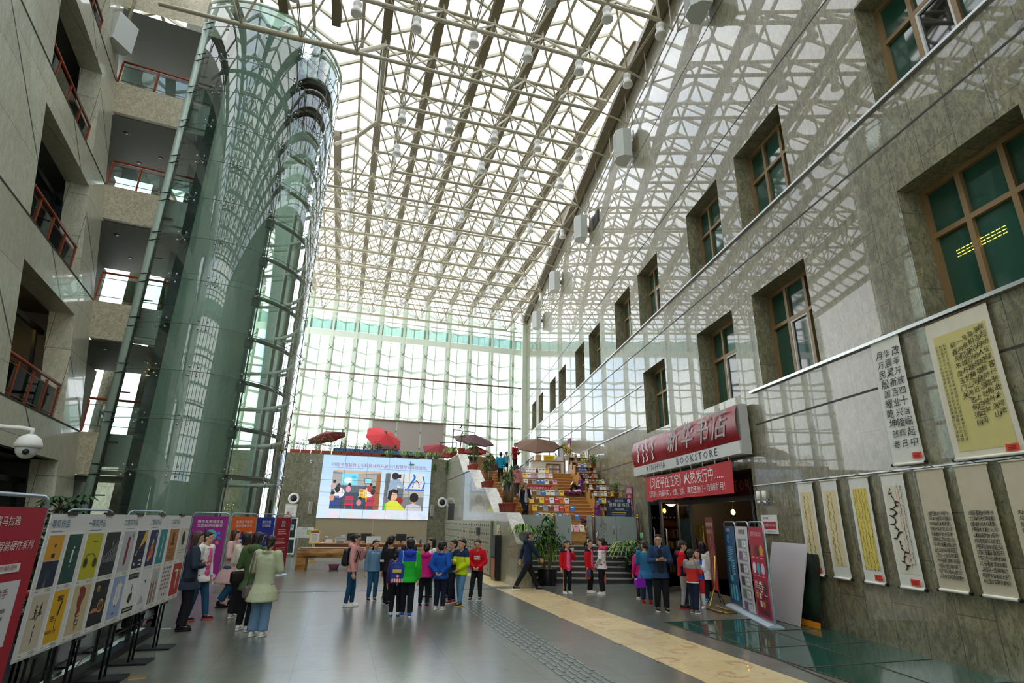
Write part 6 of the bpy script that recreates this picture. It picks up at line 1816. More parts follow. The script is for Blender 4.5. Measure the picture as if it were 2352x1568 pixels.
def x_orange(mb, f, w2, z0, z1):
    circ(mb, f, -.22, 1.42, .1, M_WHITE, 14, 1.2); rect(mb, f, .12, 1.36, .34, 1.44, C(240, 220, 190)); rect(mb, f, -.1, 1.1, .05, 1.36, C(30, 50, 130)); circ(mb, f, -.02, 1.4, .05, C(60, 30, 30)); circ(mb, f, -.1, 1.06, .16, M_WHITE, 14, 1.2); circ(mb, f, .22, 1.15, .07, C(200, 60, 40)); lines(mb, f, -.3, .3, .8, 5, .07, .03, C(250, 210, 170))


def x_blue(mb, f, w2, z0, z1):
    for k in range(9): circ(mb, f, -.32 + k * .08, 1.28 + .06 * math.sin(k * 1.7), .035, C(*((90, 200, 90), (60, 190, 220), (230, 90, 150), (240, 190, 60), (90, 220, 120), (230, 80, 80), (60, 190, 220), (240, 190, 60), (150, 90, 220))[k]), 10, .8)
    lines(mb, f, -.3, .3, .8, 4, .08, .03, C(180, 200, 240))


def x_mar(mb, f, w2, z0, z1):
    for k in range(3): lines(mb, f, -.25, .25, 1.5 - k * .3, 3, .07, .03, C(226, 150, 140))
    circ(mb, f, 0, .35, .1, C(226, 190, 190))


ld = np.array([math.cos(.94), math.sin(.94), 0])
banner_stand('banner_stand', (-3.74, 19.35, 0), .1, 1.0, 2.0, C(150, 30, 130), 'purple banner stand with a blue globe, leftmost of the four by the lift tower', b_gen(('融合发展成效显', '文旅新声迎春来'), 0, x_purple), 'banner stands on the left')
banner_stand('banner_stand', np.array([-2.93, 20.13, 0]), .80, .95, 2.0, C(226, 96, 30), 'orange banner stand beside the purple one', b_gen(('品读古今故事', '品析地曲诗书'), 0, x_orange), 'banner stands on the left')
banner_stand('banner_stand', np.array([-2.35, 20.86, 0]), .94, .9, 2.0, C(28, 48, 150), 'blue banner stand with a row of coloured dots between the orange and maroon ones', b_gen(('游在青城', '生活如歌'), 0, x_blue), 'banner stands on the left')
banner_stand('banner_stand', np.array([-1.87, 21.5, 0]), 1.0, .85, 2.0, C(146, 22, 48), 'maroon banner stand, rightmost of the four by the lift tower', b_gen(('诵读', '经典'), 0, x_mar), 'banner stands on the left')
for k, (x, y) in enumerate(((-2.75, 12.6), (-2.1, 13.6))):
    banner_stand('banner_stand', (x - 1.75, y, 0), -2.0, 1.0, 1.98, C(150, 24, 40) if k == 0 else C(30, 110, 170), '%s banner stand turned away behind the far end of the poster boards' % ('red', 'blue')[k], lambda mb, f, w2, z0, z1: lines(mb, f, -.3, .3, 1.6, 5, .1, .04, M_WHITE), 'banner stands on the left')
pts = [(-2.85, 4.2, .1), (-2.85, 11.65, .1), (-3.58, 14.25, .1)]
balustrade('glass_balustrade', pts, 'glass balustrade with steel posts round the sunken court behind the poster boards', 'court balustrades', 0, postM=M_DARK)
balustrade('glass_balustrade', [(-5.95, 5, .02), (-5.95, 14.3, .02), (-3.75, 14.35, .02)], 'glass balustrade with a red timber rail on the far side of the sunken court', 'court balustrades', 0)
m_ = MB()
for a, b in zip(pts, pts[1:]): m_.bar((a[0], a[1], .05), (b[0], b[1], .05), .16, .1)
tag(m_.build('trim_9', M_BLACK), kind='structure')
r = empty('giant_abacus', (-4.6, 11.9, -.95), -.2, 'giant pale green abacus with black beads lying in the sunken court', 'abacus')
ab = C(186, 206, 192)
mb = MB()
for lo, hi in (((-1.9, -.7, 0), (1.9, -.6, .12)), ((-1.9, .6, 0), (1.9, .7, .12)), ((-1.9, -.6, 0), (-1.8, .6, .12)), ((1.8, -.6, 0), (1.9, .6, .12)), ((-1.8, .2, 0), (1.8, .27, .1))): mb.box(lo, hi)
mb.box((-1.8, -.6, -.02), (1.8, .6, .0)); tl = lambda x, y, z: (x, y * .8 - z * .6, y * .6 + z * .8 + .45); mb.xf(tl).build('frame', ab, r)
mb = MB(); m2 = MB()
for k in range(16):
    x = -1.7 + k * .225; m2.tube([(x, -.6, .06), (x, .6, .06)], .01, 5)
    for y in (-.5, -.4, -.3, -.12, .42): mb.ball((x, y, .06), (.075, .045, .05), None, 8, 5)
mb.xf(tl).build('bead', M_BLACK, r); m2.xf(tl).build('rod', M_DARK, r)
r = empty('floor_socket', (-2.18, 8.68, 0), .25, 'small brass floor socket lid on the grey tiles', 'floor lid')
MB().bbox((-.1, -.055, 0), (.1, .055, .006), .01).build('lid', mat('brass_lid', srgb(200, 160, 90), .3, .7), r)
cm_ = fa(11.4, 0, 3.1)
r = empty('dome_camera', (-5.15, 11.2, 2.95), 0, 'white dome camera on a bracket at the left edge of the picture', 'camera')
mb = MB(); mb.tube([(-.75, -.1, .32), (-.15, 0, .32), (0, 0, .3), (0, 0, .2)], .035, 8); mb.build('arm', M_WHITE, r); MB().lathe([(.06, .22), (.15, .16), (.19, .06), (.19, 0), (.0, 0)], n=18).build('housing', M_WHITE, r)
MB().ball((0, 0, -.02), (.16, .16, .17), C(206, 208, 208, .2), 14, 9).build('dome', None, r); MB().ball((.05, -.13, -.08), .05, M_BLACK, 8, 6).build('lens', None, r)
r = empty('wall_loudspeaker', pY(276, 78, 19.0), LAN + 1.2, 'grey box loudspeaker with a brass bracket on the left facade below the roof', 'loudspeaker')
mb = MB(); mb.prism([(-.4, -.26), (.4, -.26), (.4, .1), (.2, .34), (-.2, .34), (-.4, .1)], -.6, .6); mb.build('cabinet', M_SPK, r); MB().tube([(0, -.2, .3), (.5, -.1, .3)], .05, 8).build('bracket', MATS['brass'], r); MB().tube([(0, -.2, .6), (0, -.2, 4.)], .05, 8).build('hanger', M_STEEL, r)

# ============================================================ books
BK = {'white': (232, 230, 224), 'red': (190, 44, 40), 'yellow': (236, 200, 50), 'blue': (60, 110, 170), 'black': (44, 44, 50), 'grey': (150, 152, 156), 'teal': (60, 150, 160), 'cream': (226, 214, 186), 'orange': (226, 120, 50), 'green': (110, 160, 70), 'pink': (226, 160, 176), 'brown': (130, 84, 56)}
BPRO = {}


def book(P, rz, colr, w, h, t, label, group, lean=.2, lying=False):
    key = (colr, round(w, 2), round(h, 2), lying)
    if key in BPRO: return dup(BPRO[key], P, rz, label, group)
    r = empty('book', P, rz, label, 'book', group)
    tf = (lambda x, y, z: (x, y + z * lean, z)) if not lying else (lambda x, y, z: (x, z - .1, y + t / 2))
    cv = MB(); cv.box((-w / 2, -t / 2, 0), (w / 2, -t / 2 + .003, h)).box((-w / 2, t / 2 - .003, 0), (w / 2, t / 2, h)).box((-w / 2, -t / 2 + .003, 0), (-w / 2 + .004, t / 2 - .003, h))
    M2 = C(*BK['white' if colr in ('black', 'blue', 'red', 'teal', 'brown', 'green') else 'brown']); rect(cv, on(-t / 2 - .001), -w * .3, h * .62, w * .3, h * .8, M2); cv.xf(tf).build('cover', C(*BK[colr]), r)
    MB().box((-w / 2 + .004, -t / 2 + .003, .003), (w / 2 - .003, t / 2 - .003, h - .003)).xf(tf).build('pages', C(240, 236, 222), r)
    BPRO[key] = r
    return r


TIERN = ['lowest', 'second', 'third', 'fourth', 'fifth', 'sixth', 'seventh', 'eighth']
TIERS = [(21.75, 1.0, 1.12, 2.1, 3.95), (22.5, 1.62, 1.12, 2.1, 3.95), (24.35, 2.38, 2.0, 2.15, 3.9), (25.1, 2.75, 2.3, 2.15, 3.9), (26.0, 3.12, 2.6, 2.2, 3.85), (26.75, 3.5, 3.0, 2.25, 3.8), (27.45, 3.84, 3.4, 2.3, 3.75), (28.1, 4.16, 3.7, 2.35, 3.75)]
TIERS = [(s_, z_, 1.1 + OAKR * (int((s_ - OAK0) / OAKT) + 1) if s_ > 21.7 else 1.12, a_, b_) for s_, z_, a_, b_ in ((21.66, 1.55, 2.1, 3.95), (22.4, 1.98, 2.1, 3.95), (23.15, 2.32, 2.12, 3.92), (24.05, 2.66, 2.15, 3.9), (24.8, 3.02, 2.2, 3.9), (26.1, 3.58, 2.25, 3.85), (26.85, 3.92, 2.3, 3.8), (27.6, 4.24, 2.35, 3.75))]
rb_ = random.Random(11)
for k, (s, z, zb, o0, o1) in enumerate(TIERS):
    r = empty('display_table', wpt(s, (o0 + o1) / 2, zb), WR2 + PI / 2 * 0 + 0, 'stepped oak display table on the steps, %s of the stack' % (TIERN[k] + (' from below' if k else '')), 'display table', 'book display tables on the oak steps')
    r.rotation_euler = (0, 0, WRZ - PI / 2)   # local x to the viewer's right, -y down the steps
    W = o1 - o0; H = z - zb
    MB().box((-W / 2, 0, 0), (W / 2, .03, H)).box((-W / 2, .03, 0), (-W / 2 + .03, .62, H)).box((W / 2 - .03, .03, 0), (W / 2, .62, H)).build('body', M_WOOD, r)
    MB().box((-W / 2 - .03, -.03, H), (W / 2 + .03, .64, H + .03)).build('top', M_WOOD, r)
    MB().box((-W / 2 + .02, .3, H + .03), (W / 2 - .02, .33, H + .2)).build('riser', M_WOOD2, r)
    g = 'books on the %s display table' % TIERN[k]
    for row in range(2):
        n = 11 if row else 8
        cols = ['white', 'white', 'black', 'yellow', 'grey', 'red', 'blue', 'cream', 'teal', 'orange', 'pink', 'green'] if k < 5 else ['white', 'white', 'cream', 'grey', 'white', 'pink', 'yellow', 'blue']
        for i in range(n):
            if rb_.random() < .12: continue
            u = -W / 2 + .1 + (W - .2) * i / (n - 1); c = rb_.choice(cols)
            loc = np.array(wpt(s, (o0 + o1) / 2, zb)) + WD * (.42 if row else .13) + WN * (-u) + np.array([0, 0, H + .032])
            book(loc, WRZ - PI / 2 + rb_.uniform(-.06, .06), c, .165 if row else .2, .26 if row else .24, .03, '%s book in the %s row of the %s display table, %s from the left' % (c, 'back' if row else 'front', TIERN[k], ORD[i]), g, .3 if row else .6)
for k, (s, z, o0, o1, lab) in enumerate(((23.72, 2.36, 2.42, 3.86, 'lower red cloth strip with white lettering hung on the book displays'), (25.77, 3.28, 2.55, 3.84, 'upper red cloth strip with white lettering hung on the book displays'))):
    r = empty('cloth_strip', wpt(s - .02 + .3, (o0 + o1) / 2, z), WRZ - PI / 2, lab, 'banner', 'red strips on the book displays')
    W = o1 - o0; MB().box((-W / 2, 0, 0), (W / 2, .012, .26)).build('cloth', RED, r); mb = MB(); letters(mb, '文化惠民春享受折上折', on(-.003), 0, .13, .135, M_WHITE, shear=.15); mb.build('lettering', None, r)
# bookcases climbing along the wall
for k in range(10):
    s = 22.3 + .68 * k; zs = 1.1 + .458 * (s - 21.65)
    r = empty('step_bookcase', wpt(s, .58, zs - .12), WRZ - PI / 2, 'oak bookcase climbing the wall beside the steps, %s from the bottom' % ORD[k], 'bookcase', 'bookcases along the wall')
    mb = MB(); W = .98; T = [(0, .62), (.34, 1.02)]
    for y, h in T:
        h += .12
        mb.box((-W / 2, y, 0), (-W / 2 + .025, y + .33, h)); mb.box((W / 2 - .025, y, 0), (W / 2, y + .33, h)); mb.box((-W / 2, y, h - .03), (W / 2, y + .34, h)); mb.box((-W / 2, y + .3, 0), (W / 2, y + .33, h - .03))
        for q in range(1, 4): mb.box((-W / 2 + q * W / 4 - .01, y, 0), (-W / 2 + q * W / 4 + .01, y + .3, h - .03))
    mb.build('carcass', M_WOOD, r)
    for row, (y, h) in enumerate(T):
        for i in range(6):
            if rb_.random() < .15: continue
            u = -W / 2 + .1 + i * .155; c = rb_.choice(['white', 'cream', 'yellow', 'blue', 'green', 'grey', 'white', 'red', 'brown'])
            loc = np.array(wpt(s, .58, zs)) + WD * (y + .16) - WN * u + np.array([0, 0, h + .004])
            book(loc, WRZ - PI / 2 + rb_.uniform(-.1, .1), c, .13, .2, .025, '%s book on the %s shelf top of the %s climbing bookcase, %s from the left' % (c, 'rear' if row else 'front', ORD[k], ORD[i]), 'books on the climbing bookcases', .25)
for k, (s, o, z, kd, lab) in enumerate(((23.3, .3, 2.95, 'pothos', 'round leafy pot plant on the lowest climbing bookcases'), (26.6, .35, 4.5, 'pothos', 'round leafy pot plant on the upper climbing bookcases'), (28.6, 1.2, 5.03, 'flower', 'yellow flowers on the end of the upper counter'))):
    plant(kd, wpt(s, o, z), lab, .62 if k < 2 else .8, 120 + k, None, 'wood' if k < 2 else 'white')
r = empty('navy_board', wpt(22.0, .62, 1.1), WRZ - PI / 2 - .15, 'navy poster board with white lettering on a stand before the climbing bookcases', 'sign')
MB().box((-.5, 0, .92), (.5, .03, 1.78), C(28, 44, 76)).build('panel', None, r)
mb = MB(); f = on(-.003); letters(mb, '世界读书日', f, 0, 1.5, .17, M_WHITE); letters(mb, '全民阅读', f, 0, 1.67, .09, M_WHITE); letters(mb, '书香阅读周', f, 0, 1.35, .08, C(200, 206, 226)); lines(mb, f, -.3, .4, 1.22, 1, .06, .03, C(206, 176, 60)); lines(mb, f, -.3, .4, 1.14, 3, .06, .02, C(130, 150, 190)); circ(mb, f, .4, 1.68, .07, C(190, 200, 220)); circ(mb, f, -.4, 1.64, .05, C(206, 130, 140))
for a, b in (((-.34, 1.3), (.34, 1.302)), ((-.34, 1.6), (.34, 1.602)), ((-.342, 1.3), (-.338, 1.6)), ((.338, 1.3), (.342, 1.6))): rect(mb, f, a[0], a[1], b[0], b[1] + .001, M_WHITE)
mb.build('print', None, r)
mb = MB(); mb.tube([(-.3, .04, 1.0), (-.3, .1, 0)], .014, 6); mb.tube([(.3, .04, 1.0), (.3, .1, 0)], .014, 6); mb.build('leg', M_DARK, r)


def floor_chair(s, o, z, label):
    r = empty('floor_chair', wpt(s, o, z), WRZ, label, 'floor chair', 'purple floor chairs')
    pu = mat('purple_cloth', srgb(112, 44, 112), .8, 0, .3, 0, 8, .3, 60)
    mb = MB(); rt = lambda mb: mb
    for j in range(3): mb.bbox((-.27, .02 + j * .27, .02), (.27, .27 + j * .27, .13), .05, pu, ax=0)
    mb.build('seat_cushion', pu, r)
    mb = MB()
    for j in range(3):
        for i in range(2): mb.bbox((-.27 + i * .27, -.1, .1 + j * .2), (-.005 + i * .27, .03, .295 + j * .2), .04, pu, ax=0)
    mb.build('back_cushion', pu, r)


floor_chair(25.75, 1.25, 3.16, 'purple padded floor chair the girl sits reading in'); floor_chair(23.1, 1.25, 1.94, 'empty purple padded floor chair beside the navy board')
# upper counter and the terrace behind
r = empty('counter', wpt(28.75, 2.2, 4.335), WRZ - PI / 2, 'white counter with an oak top at the head of the oak steps', 'counter')
MB().box((-.85, 0, 0), (.85, .6, .62)).build('body', C(222, 218, 206), r); MB().box((-.9, -.04, .62), (.9, .65, .66)).build('top', M_WOOD2, r)
mb = MB(); 
for lo, hi in (((-.12, -.14, .02), (-.09, 0, .5)), ((.62, -.14, .02), (.65, 0, .5)), ((-.09, -.14, .02), (.62, 0, .05)), ((-.09, -.14, .24), (.62, 0, .26)), ((-.09, -.14, .47), (.62, 0, .5))): mb.box(lo, hi)
mb.build('shelf', M_WOOD2, r)
for q in range(2):
    for i in range(5): book(np.array(wpt(28.65, 2.2, 4.335)) - WN * (-.02 + i * .13) + np.array([0, 0, .055 + .21 * q]), WRZ - PI / 2, ('cream', 'white', 'grey', 'pink', 'white')[i], .1, .13, .02, '%s book on the %s shelf in front of the white counter, %s from the left' % (('cream', 'white', 'grey', 'pink', 'white')[i], ('lower', 'upper')[q], ORD[i]), 'books before the counter', .1)
r = empty('yellow_notice', wpt(28.85, 2.12, 4.995), WRZ - PI / 2, 'yellow notice board standing on the white counter', 'sign'); MB().box((-.3, 0, 0), (.3, .02, .3), C(240, 196, 30)).build('board', None, r); mb = MB(); lines(mb, on(-.003), -.22, .22, .2, 3, .06, .015, C(130, 90, 20)); mb.build('print', None, r)
r = empty('white_notice', wpt(28.85, 1.55, 4.995), WRZ - PI / 2, 'white open leaflet on the right end of the counter', 'leaflet'); MB().box((-.18, 0, 0), (.18, .015, .24), M_WHITE).build('sheet', None, r)
r = empty('vase', wpt(28.9, 1.78, 4.995), 0, 'small white vase with a pale bunch of flowers on the counter', 'vase'); MB().lathe([(0, 0), (.08, 0), (.1, .16), (.07, .24), (.06, .24)], n=14).build('pot', M_WHITE, r); mb = MB(); spray(mb, (0, 0, .34), .1, .14, 50, .07, .04, (C(232, 228, 220), GREENS[0]), random.Random(4), 1); mb.build('flowers', None, r)
r = empty('oak_cabinet', wpt(30.5, 2.4, 4.335), WRZ - PI / 2, 'narrow oak cabinet behind the white counter', 'cabinet'); MB().box((-.16, 0, 0), (.16, .4, 1.15)).build('body', M_WOOD, r); MB().box((-.14, -.01, .05), (.14, 0, 1.1)).build('door', M_WOOD, r)
r = empty('magazine_rack', wpt(29.4, 3.35, 4.335), WRZ - PI / 2, 'sloping rack of newspapers on long poles left of the counter', 'rack')
MB().tube([(-.5, 0, .1), (.5, .1, .95)], .02, 6).tube([(-.5, .5, .1), (.5, .6, .95)], .02, 6).tube([(.5, .3, 0), (.5, .3, .95)], .02, 6).tube([(-.4, .3, 0), (-.4, .3, .2)], .02, 6).build('frame', M_DARK, r)
for k in range(5): mb = MB(); a = -.4 + k * .2; z = .18 + (a + .5) * .85; mb.box((a, -.05, z - .3), (a + .012, .65, z)); mb.build('newspaper', C(*((206, 206, 202), (120, 120, 124), (226, 224, 218), (90, 90, 96), (200, 196, 190))[k]), r)
r = empty('kennel_shelf', wpt(29.3, 5.35, 4.335), WRZ - PI / 2, 'house-shaped oak shelf unit at the head of the steps', 'shelf')
mb = MB(); mb.prism([(-.62, .0), (.5, .0), (.5, .62), (.3, .86), (-.5, .80), (-.62, .6)], 0, .5, None, lambda a, b, c: (a, c, b)); mb.build('body', M_WOOD2, r); MB().box((-.2, -.006, .06), (.4, 0, .6)).build('opening', C(60, 40, 26), r)
for k in range(3): bx_ = empty('paper_stack', np.array(wpt(29.5, 5.35, 5.2)) - WN * (-.2 + k * .2) + (0, 0, 0), WRZ - PI / 2, 'pale stack of books on top of the house-shaped shelf, %s from the left' % ORD[k], 'stack', 'stacks on the house-shaped shelf'); MB().box((-.09, -.1, 0), (.09, .1, .1 + .1 * (k == 1))).build('sheets', C(222, 196, 190) if k != 1 else C(226, 222, 214), bx_)
r = empty('green_shelf', wpt(30.2, 6.3, 4.335), WRZ - PI / 2, 'low shelf with bright green ends behind the plants at the stair head', 'bookcase')
gr = C(90, 176, 60); MB().box((-.7, 0, 0), (-.64, .35, .95)).box((.64, 0, 0), (.7, .35, .95)).box((-.64, 0, .9), (.64, .35, .95)).build('ends', gr, r); MB().box((-.64, .3, 0), (.64, .35, .9)).box((-.64, 0, .42), (.64, .3, .45)).build('back', C(70, 90, 90), r)
for i in range(9): book(np.array(wpt(30.2, 6.3, 4.79)) + WD * .12 - WN * (-.5 + i * .11), WRZ - PI / 2, ('blue', 'white', 'red', 'blue', 'grey', 'white', 'blue', 'yellow', 'teal')[i], .08, .2, .03, '%s book in the low green shelf, %s from the left' % (('blue', 'white', 'red', 'blue', 'grey', 'white', 'blue', 'yellow', 'teal')[i], ORD[i]), 'books in the green shelf', .05)
# long terrace bookcase behind the hedge
tb_ = empty('terrace_bookcase', (1.8, 35.0, 4.335), 0, 'long bookcase with a blue top on the terrace behind the parapet plants', 'bookcase')
MB().box((-2.6, -.05, 1.42), (3.0, .45, 1.62)).build('blue_top', C(60, 110, 170), tb_)
mb = MB(); mb.box((-2.6, .35, 0), (3.0, .4, 1.42))
for k in range(9): x = -2.6 + k * .695; mb.box((x, 0, 0), (x + .04, .36, 1.42))
for z in (.05, .5, .98, 1.40): mb.box((-2.6, 0, z - .02), (3.04, .36, z + .02))
mb.build('carcass', M_WOOD2, tb_)
n_ = 0
for k in range(8):
    x = -2.53 + k * .695; i = 0
    while x < -2.53 + k * .695 + .56:
        w = .045; c = rb_.choice(['red', 'brown', 'white', 'cream', 'grey', 'blue', 'brown'])
        book((1.8 + x + w / 2, 35.12, 4.335 + 1.0), 0, c, .05, .26, .18, '%s spine on the top shelf of the terrace bookcase, %s in its %s bay' % (c, ORD[i], ORD[k]), 'books in the terrace bookcase', 0)
        x += .07; i += 1
for k in range(3): plant('pothos', (1.0 + k * .95, 35.2, 5.96), 'small leafy pot plant on the blue-topped terrace bookcase, %s from the left' % ORD[k], .4, 140 + k, 'plants on the terrace bookcase', 'grey')
# ============================================================ people
def remesh(mb, vox, name, M, parent, smooth=3, paint=None, mats=None):
    o = mb.build('tmp', None, None)
    m1 = o.modifiers.new('r', 'REMESH'); m1.mode = 'VOXEL'; m1.voxel_size = vox
    m2 = o.modifiers.new('s', 'SMOOTH'); m2.factor = .5; m2.iterations = smooth
    bpy.context.view_layer.update()
    me = bpy.data.meshes.new_from_object(o.evaluated_get(bpy.context.evaluated_depsgraph_get()))
    old = o.data; bpy.data.objects.remove(o); bpy.data.meshes.remove(old)
    me.name = name; me.materials.clear()
    for q in (mats or [M]): me.materials.append(q)
    n = len(me.polygons)
    me.polygons.foreach_set('use_smooth', [True] * n)
    idx = [0] * n
    if paint:
        c = np.empty(n * 3); me.polygons.foreach_get('center', c); c = c.reshape(-1, 3)
        idx = [int(paint(*p)) for p in c]
    me.polygons.foreach_set('material_index', idx)
    me.update()
    ob = bpy.data.objects.new(name, me); COL.objects.link(ob); ob.parent = parent
    return ob


def rc(mb, p, q, r0, r1, n=10, fl=1.):
    """round-ended tapered limb"""
    p, q = np.asarray(p, float), np.asarray(q, float)
    mb.tube([p, p * .67 + q * .33, p * .33 + q * .67, q], [r0, r0 * .67 + r1 * .33, r0 * .33 + r1 * .67, r1], n)
    mb.ball(p, r0, None, 10, 7); mb.ball(q, r1, None, 10, 7)


def cloth(rgb, rough=.85, bump=.5, sc=16):
    n_ = 'cloth_%d_%d_%d' % tuple(rgb)
    return mat(n_, srgb(*rgb), rough, 0, .25, 0, 8, bump, sc)


SKIN = [mat('skin_%d' % i, srgb(*c), .5, 0, .4) for i, c in enumerate(((214, 164, 134), (200, 148, 116), (224, 178, 150)))]
HAIR = {'black': mat('hair_black', srgb(30, 24, 24), .45, 0, .5, 0, 8, .6, 60), 'brown': mat('hair_brown', srgb(66, 42, 34), .45, 0, .5, 0, 8, .6, 60), 'grey': mat('hair_grey', srgb(64, 60, 58), .5, 0, .5, 0, 8, .6, 60)}
M_EYE = mat('eye_dark', srgb(24, 18, 16), .2); M_EYEW = mat('eye_white', srgb(226, 222, 216), .3); M_LIP = mat('lip', srgb(176, 92, 86), .5)
ARMS = {'down': ((.035, .01, -.175), (.045, -.025, -.335)), 'fold': ((.045, -.01, -.165), (-.07, -.115, -.135)), 'fold2': ((.045, -.02, -.16), (-.075, -.12, -.165)), 'front': ((.05, .0, -.165), (-.075, -.10, -.265)), 'mouth': ((.035, -.07, -.155), (-.055, -.15, -.015)),
        'phone': ((.04, -.03, -.165), (-.055, -.15, -.14)), 'fwd': ((.03, -.075, -.155), (.03, -.17, -.26)), 'back': ((.04, .085, -.15), (.05, .12, -.30)), 'behind': ((.05, .07, -.16), (-.06, .09, -.27)), 'hold': ((.04, -.01, -.17), (.03, -.14, -.20)), 'out': ((.06, -.02, -.165), (.07, -.09, -.30)), 'lap': ((.03, -.05, -.16), (-.05, -.2, -.2))}


def person(P, H, rz, label, top, pants, shoes, arms=('down', 'down'), feet=((.055, .0), (-.055, .0)), hair='short', hcol='black', lean=0., head=(0., 0.), kid=False, hem=.44, topw=1., pantw=1., legz=.5, skin=0, paint=None, mats=None, ppaint=None, pmats=None, hood=None, sole=(236, 234, 228), inner=None, glasses=False, seat=None, collar=None, sidelean=0., heel=0., group=None, tail=None, skirt=None, cuff=0.):
    r = empty('person', P, math.radians(rz), label, 'person', group)
    k = H
    hh = H / (6.35 if kid else 7.2)            # head height
    hz = seat[0] if seat else legz * H * .985
    hip0 = np.array([0, 0, hz])
    L = (.82 if not kid else .805) * H - legz * H  # hip to shoulder line
    cl, sl_ = math.cos(lean), math.sin(lean)
    def T(x, y, z):                            # torso frame: z above hips
        return hip0 + np.array([x + sidelean * z, y * cl - z * sl_, z * cl + y * sl_])
    shw = .102 * H * (1.04 if not kid else 1.0)
    neck = T(0, .005 * H, L + .015 * H)
    ch, sh = math.radians(head[0]), math.radians(head[1])
    hc = neck + np.array([0, -.012 * H - math.sin(sh + lean * .5) * hh * .45, .02 * H + hh * .5 * math.cos(lean * .5)])
    RzH = np.array(Matrix.Rotation(ch, 3, 'Z')) @ np.array(Matrix.Rotation(sh + lean * .3, 3, 'X'))
    hp = lambda x, y, z: hc + RzH @ (np.array([x, y, z]) * hh)
    body = MB(); s = SKIN[skin]
    # torso and neck
    for x, y, z, a, b, c in ((0, 0, .0, .078, .058, .075), (0, 0, .10, .066, .05, .09), (0, -.004, .2, .078, .056, .1), (0, 0, .27, .085, .052, .07)):
        body.ball(T(x * H, y * H, z * H * L / (.32 * H)), (a * H, b * H, c * H), None, 14, 9)
    rc(body, T(0, .004 * H, L - .02 * H), hc - (0, 0, hh * .2), .034 * H, .031 * H)
    # head: cranium, jaw, nose, ears
    body.add(*_ball(hp(0, .03, .1), RzH, (.36 * hh, .44 * hh, .4 * hh)), None, True)
    body.add(*_ball(hp(0, -.07, -.16), RzH, (.285 * hh, .31 * hh, .33 * hh)), None, True)
    body.add(*_ball(hp(0, -.2, -.34), RzH, (.15 * hh, .15 * hh, .13 * hh)), None, True)
    body.add(*_ball(hp(0, -.395, -.08), RzH, (.055 * hh, .075 * hh, .1 * hh)), None, True)
    for sx in (-1, 1): body.add(*_ball(hp(sx * .36, .06, -.05), RzH, (.05 * hh, .08 * hh, .13 * hh)), None, True)
    # legs
    ank, knees = [], []
    for i, sx in enumerate((1, -1)):
        f = feet[i]
        hip = hip0 + np.array([sx * .047 * H, 0, -.01 * H])
        az_ = f[2] * H if len(f) > 2 else .04 * H
        a = np.array([f[0] * H, f[1] * H, az_ + heel * .05])
        l1 = l2 = (hz - .05 * H) * .503 if not seat else .235 * H
        d = a - hip; dl = min(np.linalg.norm(d), (l1 + l2) * .999); u = d / np.linalg.norm(d)
        if dl < np.linalg.norm(d): a = hip + u * dl if seat else a
        bend = math.sqrt(max(0, l1 * l1 - (dl / 2) ** 2)); fw = np.array([0, -1., 0]); fw = fw - u * np.dot(fw, u); fw /= np.linalg.norm(fw) + 1e-9
        if seat: fw = np.array([0, 0, 1.]); fw = fw - u * np.dot(fw, u); fw /= np.linalg.norm(fw)
        kn = hip + (a - hip) * .5 + fw * bend
        ank.append(a); knees.append(kn)
        rc(body, hip, kn, .05 * H, .033 * H); rc(body, kn, a, .033 * H, .022 * H)
        body.ball(a + (0, -.03 * H, -.012 * H), (.022 * H, .055 * H, .02 * H), None, 10, 7)
    # arms and hands
    wr = []
    for i, sx in enumerate((1, -1)):
        e_, w_ = ARMS[arms[i]]
        S_ = T(sx * shw, 0, L - .012 * H); q = .96 if kid else 1.
        E = S_ + np.array([sx * e_[0], e_[1] - lean * .1, e_[2]]) * H * q
        W = S_ + np.array([sx * w_[0], w_[1] - lean * .2, w_[2]]) * H * q
        wr.append((S_, E, W))
        rc(body, S_, E, .032 * H, .025 * H); rc(body, E, W, .025 * H, .0175 * H)
        d = (W - E) / np.linalg.norm(W - E)
        if arms[i] in ('mouth',): d = d * .6 + np.array([-sx * .3, -.1, .6]); d /= np.linalg.norm(d)
        n_ = np.array([-sx, 0, 0.]); n_ = n_ - d * np.dot(n_, d); n_ /= np.linalg.norm(n_) + 1e-9
        if arms[i] in ('phone', 'hold', 'front', 'fold', 'fold2', 'lap'): n_ = np.array([0, .6, .8]); n_ = n_ - d * np.dot(n_, d); n_ /= np.linalg.norm(n_)
        b = np.cross(d, n_)
        pc = W + d * .03 * H
        body.add(*_ball(pc, np.array([b, d, n_]).T, (.0225 * H, .033 * H, .0115 * H)), None, True)
        curl = .5 if arms[i] in ('down', 'fwd', 'back', 'out') else .85
        for j in range(4):
            o = (j - 1.5) * .0128 * H; ln = (.046, .052, .049, .038)[j] * H * .82
            p0 = pc + d * .022 * H + b * o
            p1 = p0 + d * ln * .5 + n_ * ln * .5 * curl * .4; p2 = p1 + d * ln * .5 * (1 - curl * .6) + n_ * ln * .5 * curl
            body.tube([p0 - d * .012 * H, p0, p1, p2], [.0068 * H, .0066 * H, .006 * H, .005 * H], 7); body.ball(p2, .005 * H, None, 7, 5)
        t0 = pc - d * .012 * H + b * .02 * H * (1 if sx > 0 else -1) * (1); t1 = t0 + b * .014 * H * (1 if sx > 0 else -1) + d * .02 * H + n_ * .008 * H; t2 = t1 + d * .02 * H + n_ * .012 * H
        body.tube([t0, t1, t2], [.0085 * H, .0072 * H, .006 * H], 7); body.ball(t2, .006 * H, None, 7, 5)
    remesh(body, .0075, 'body', s, r, 2)
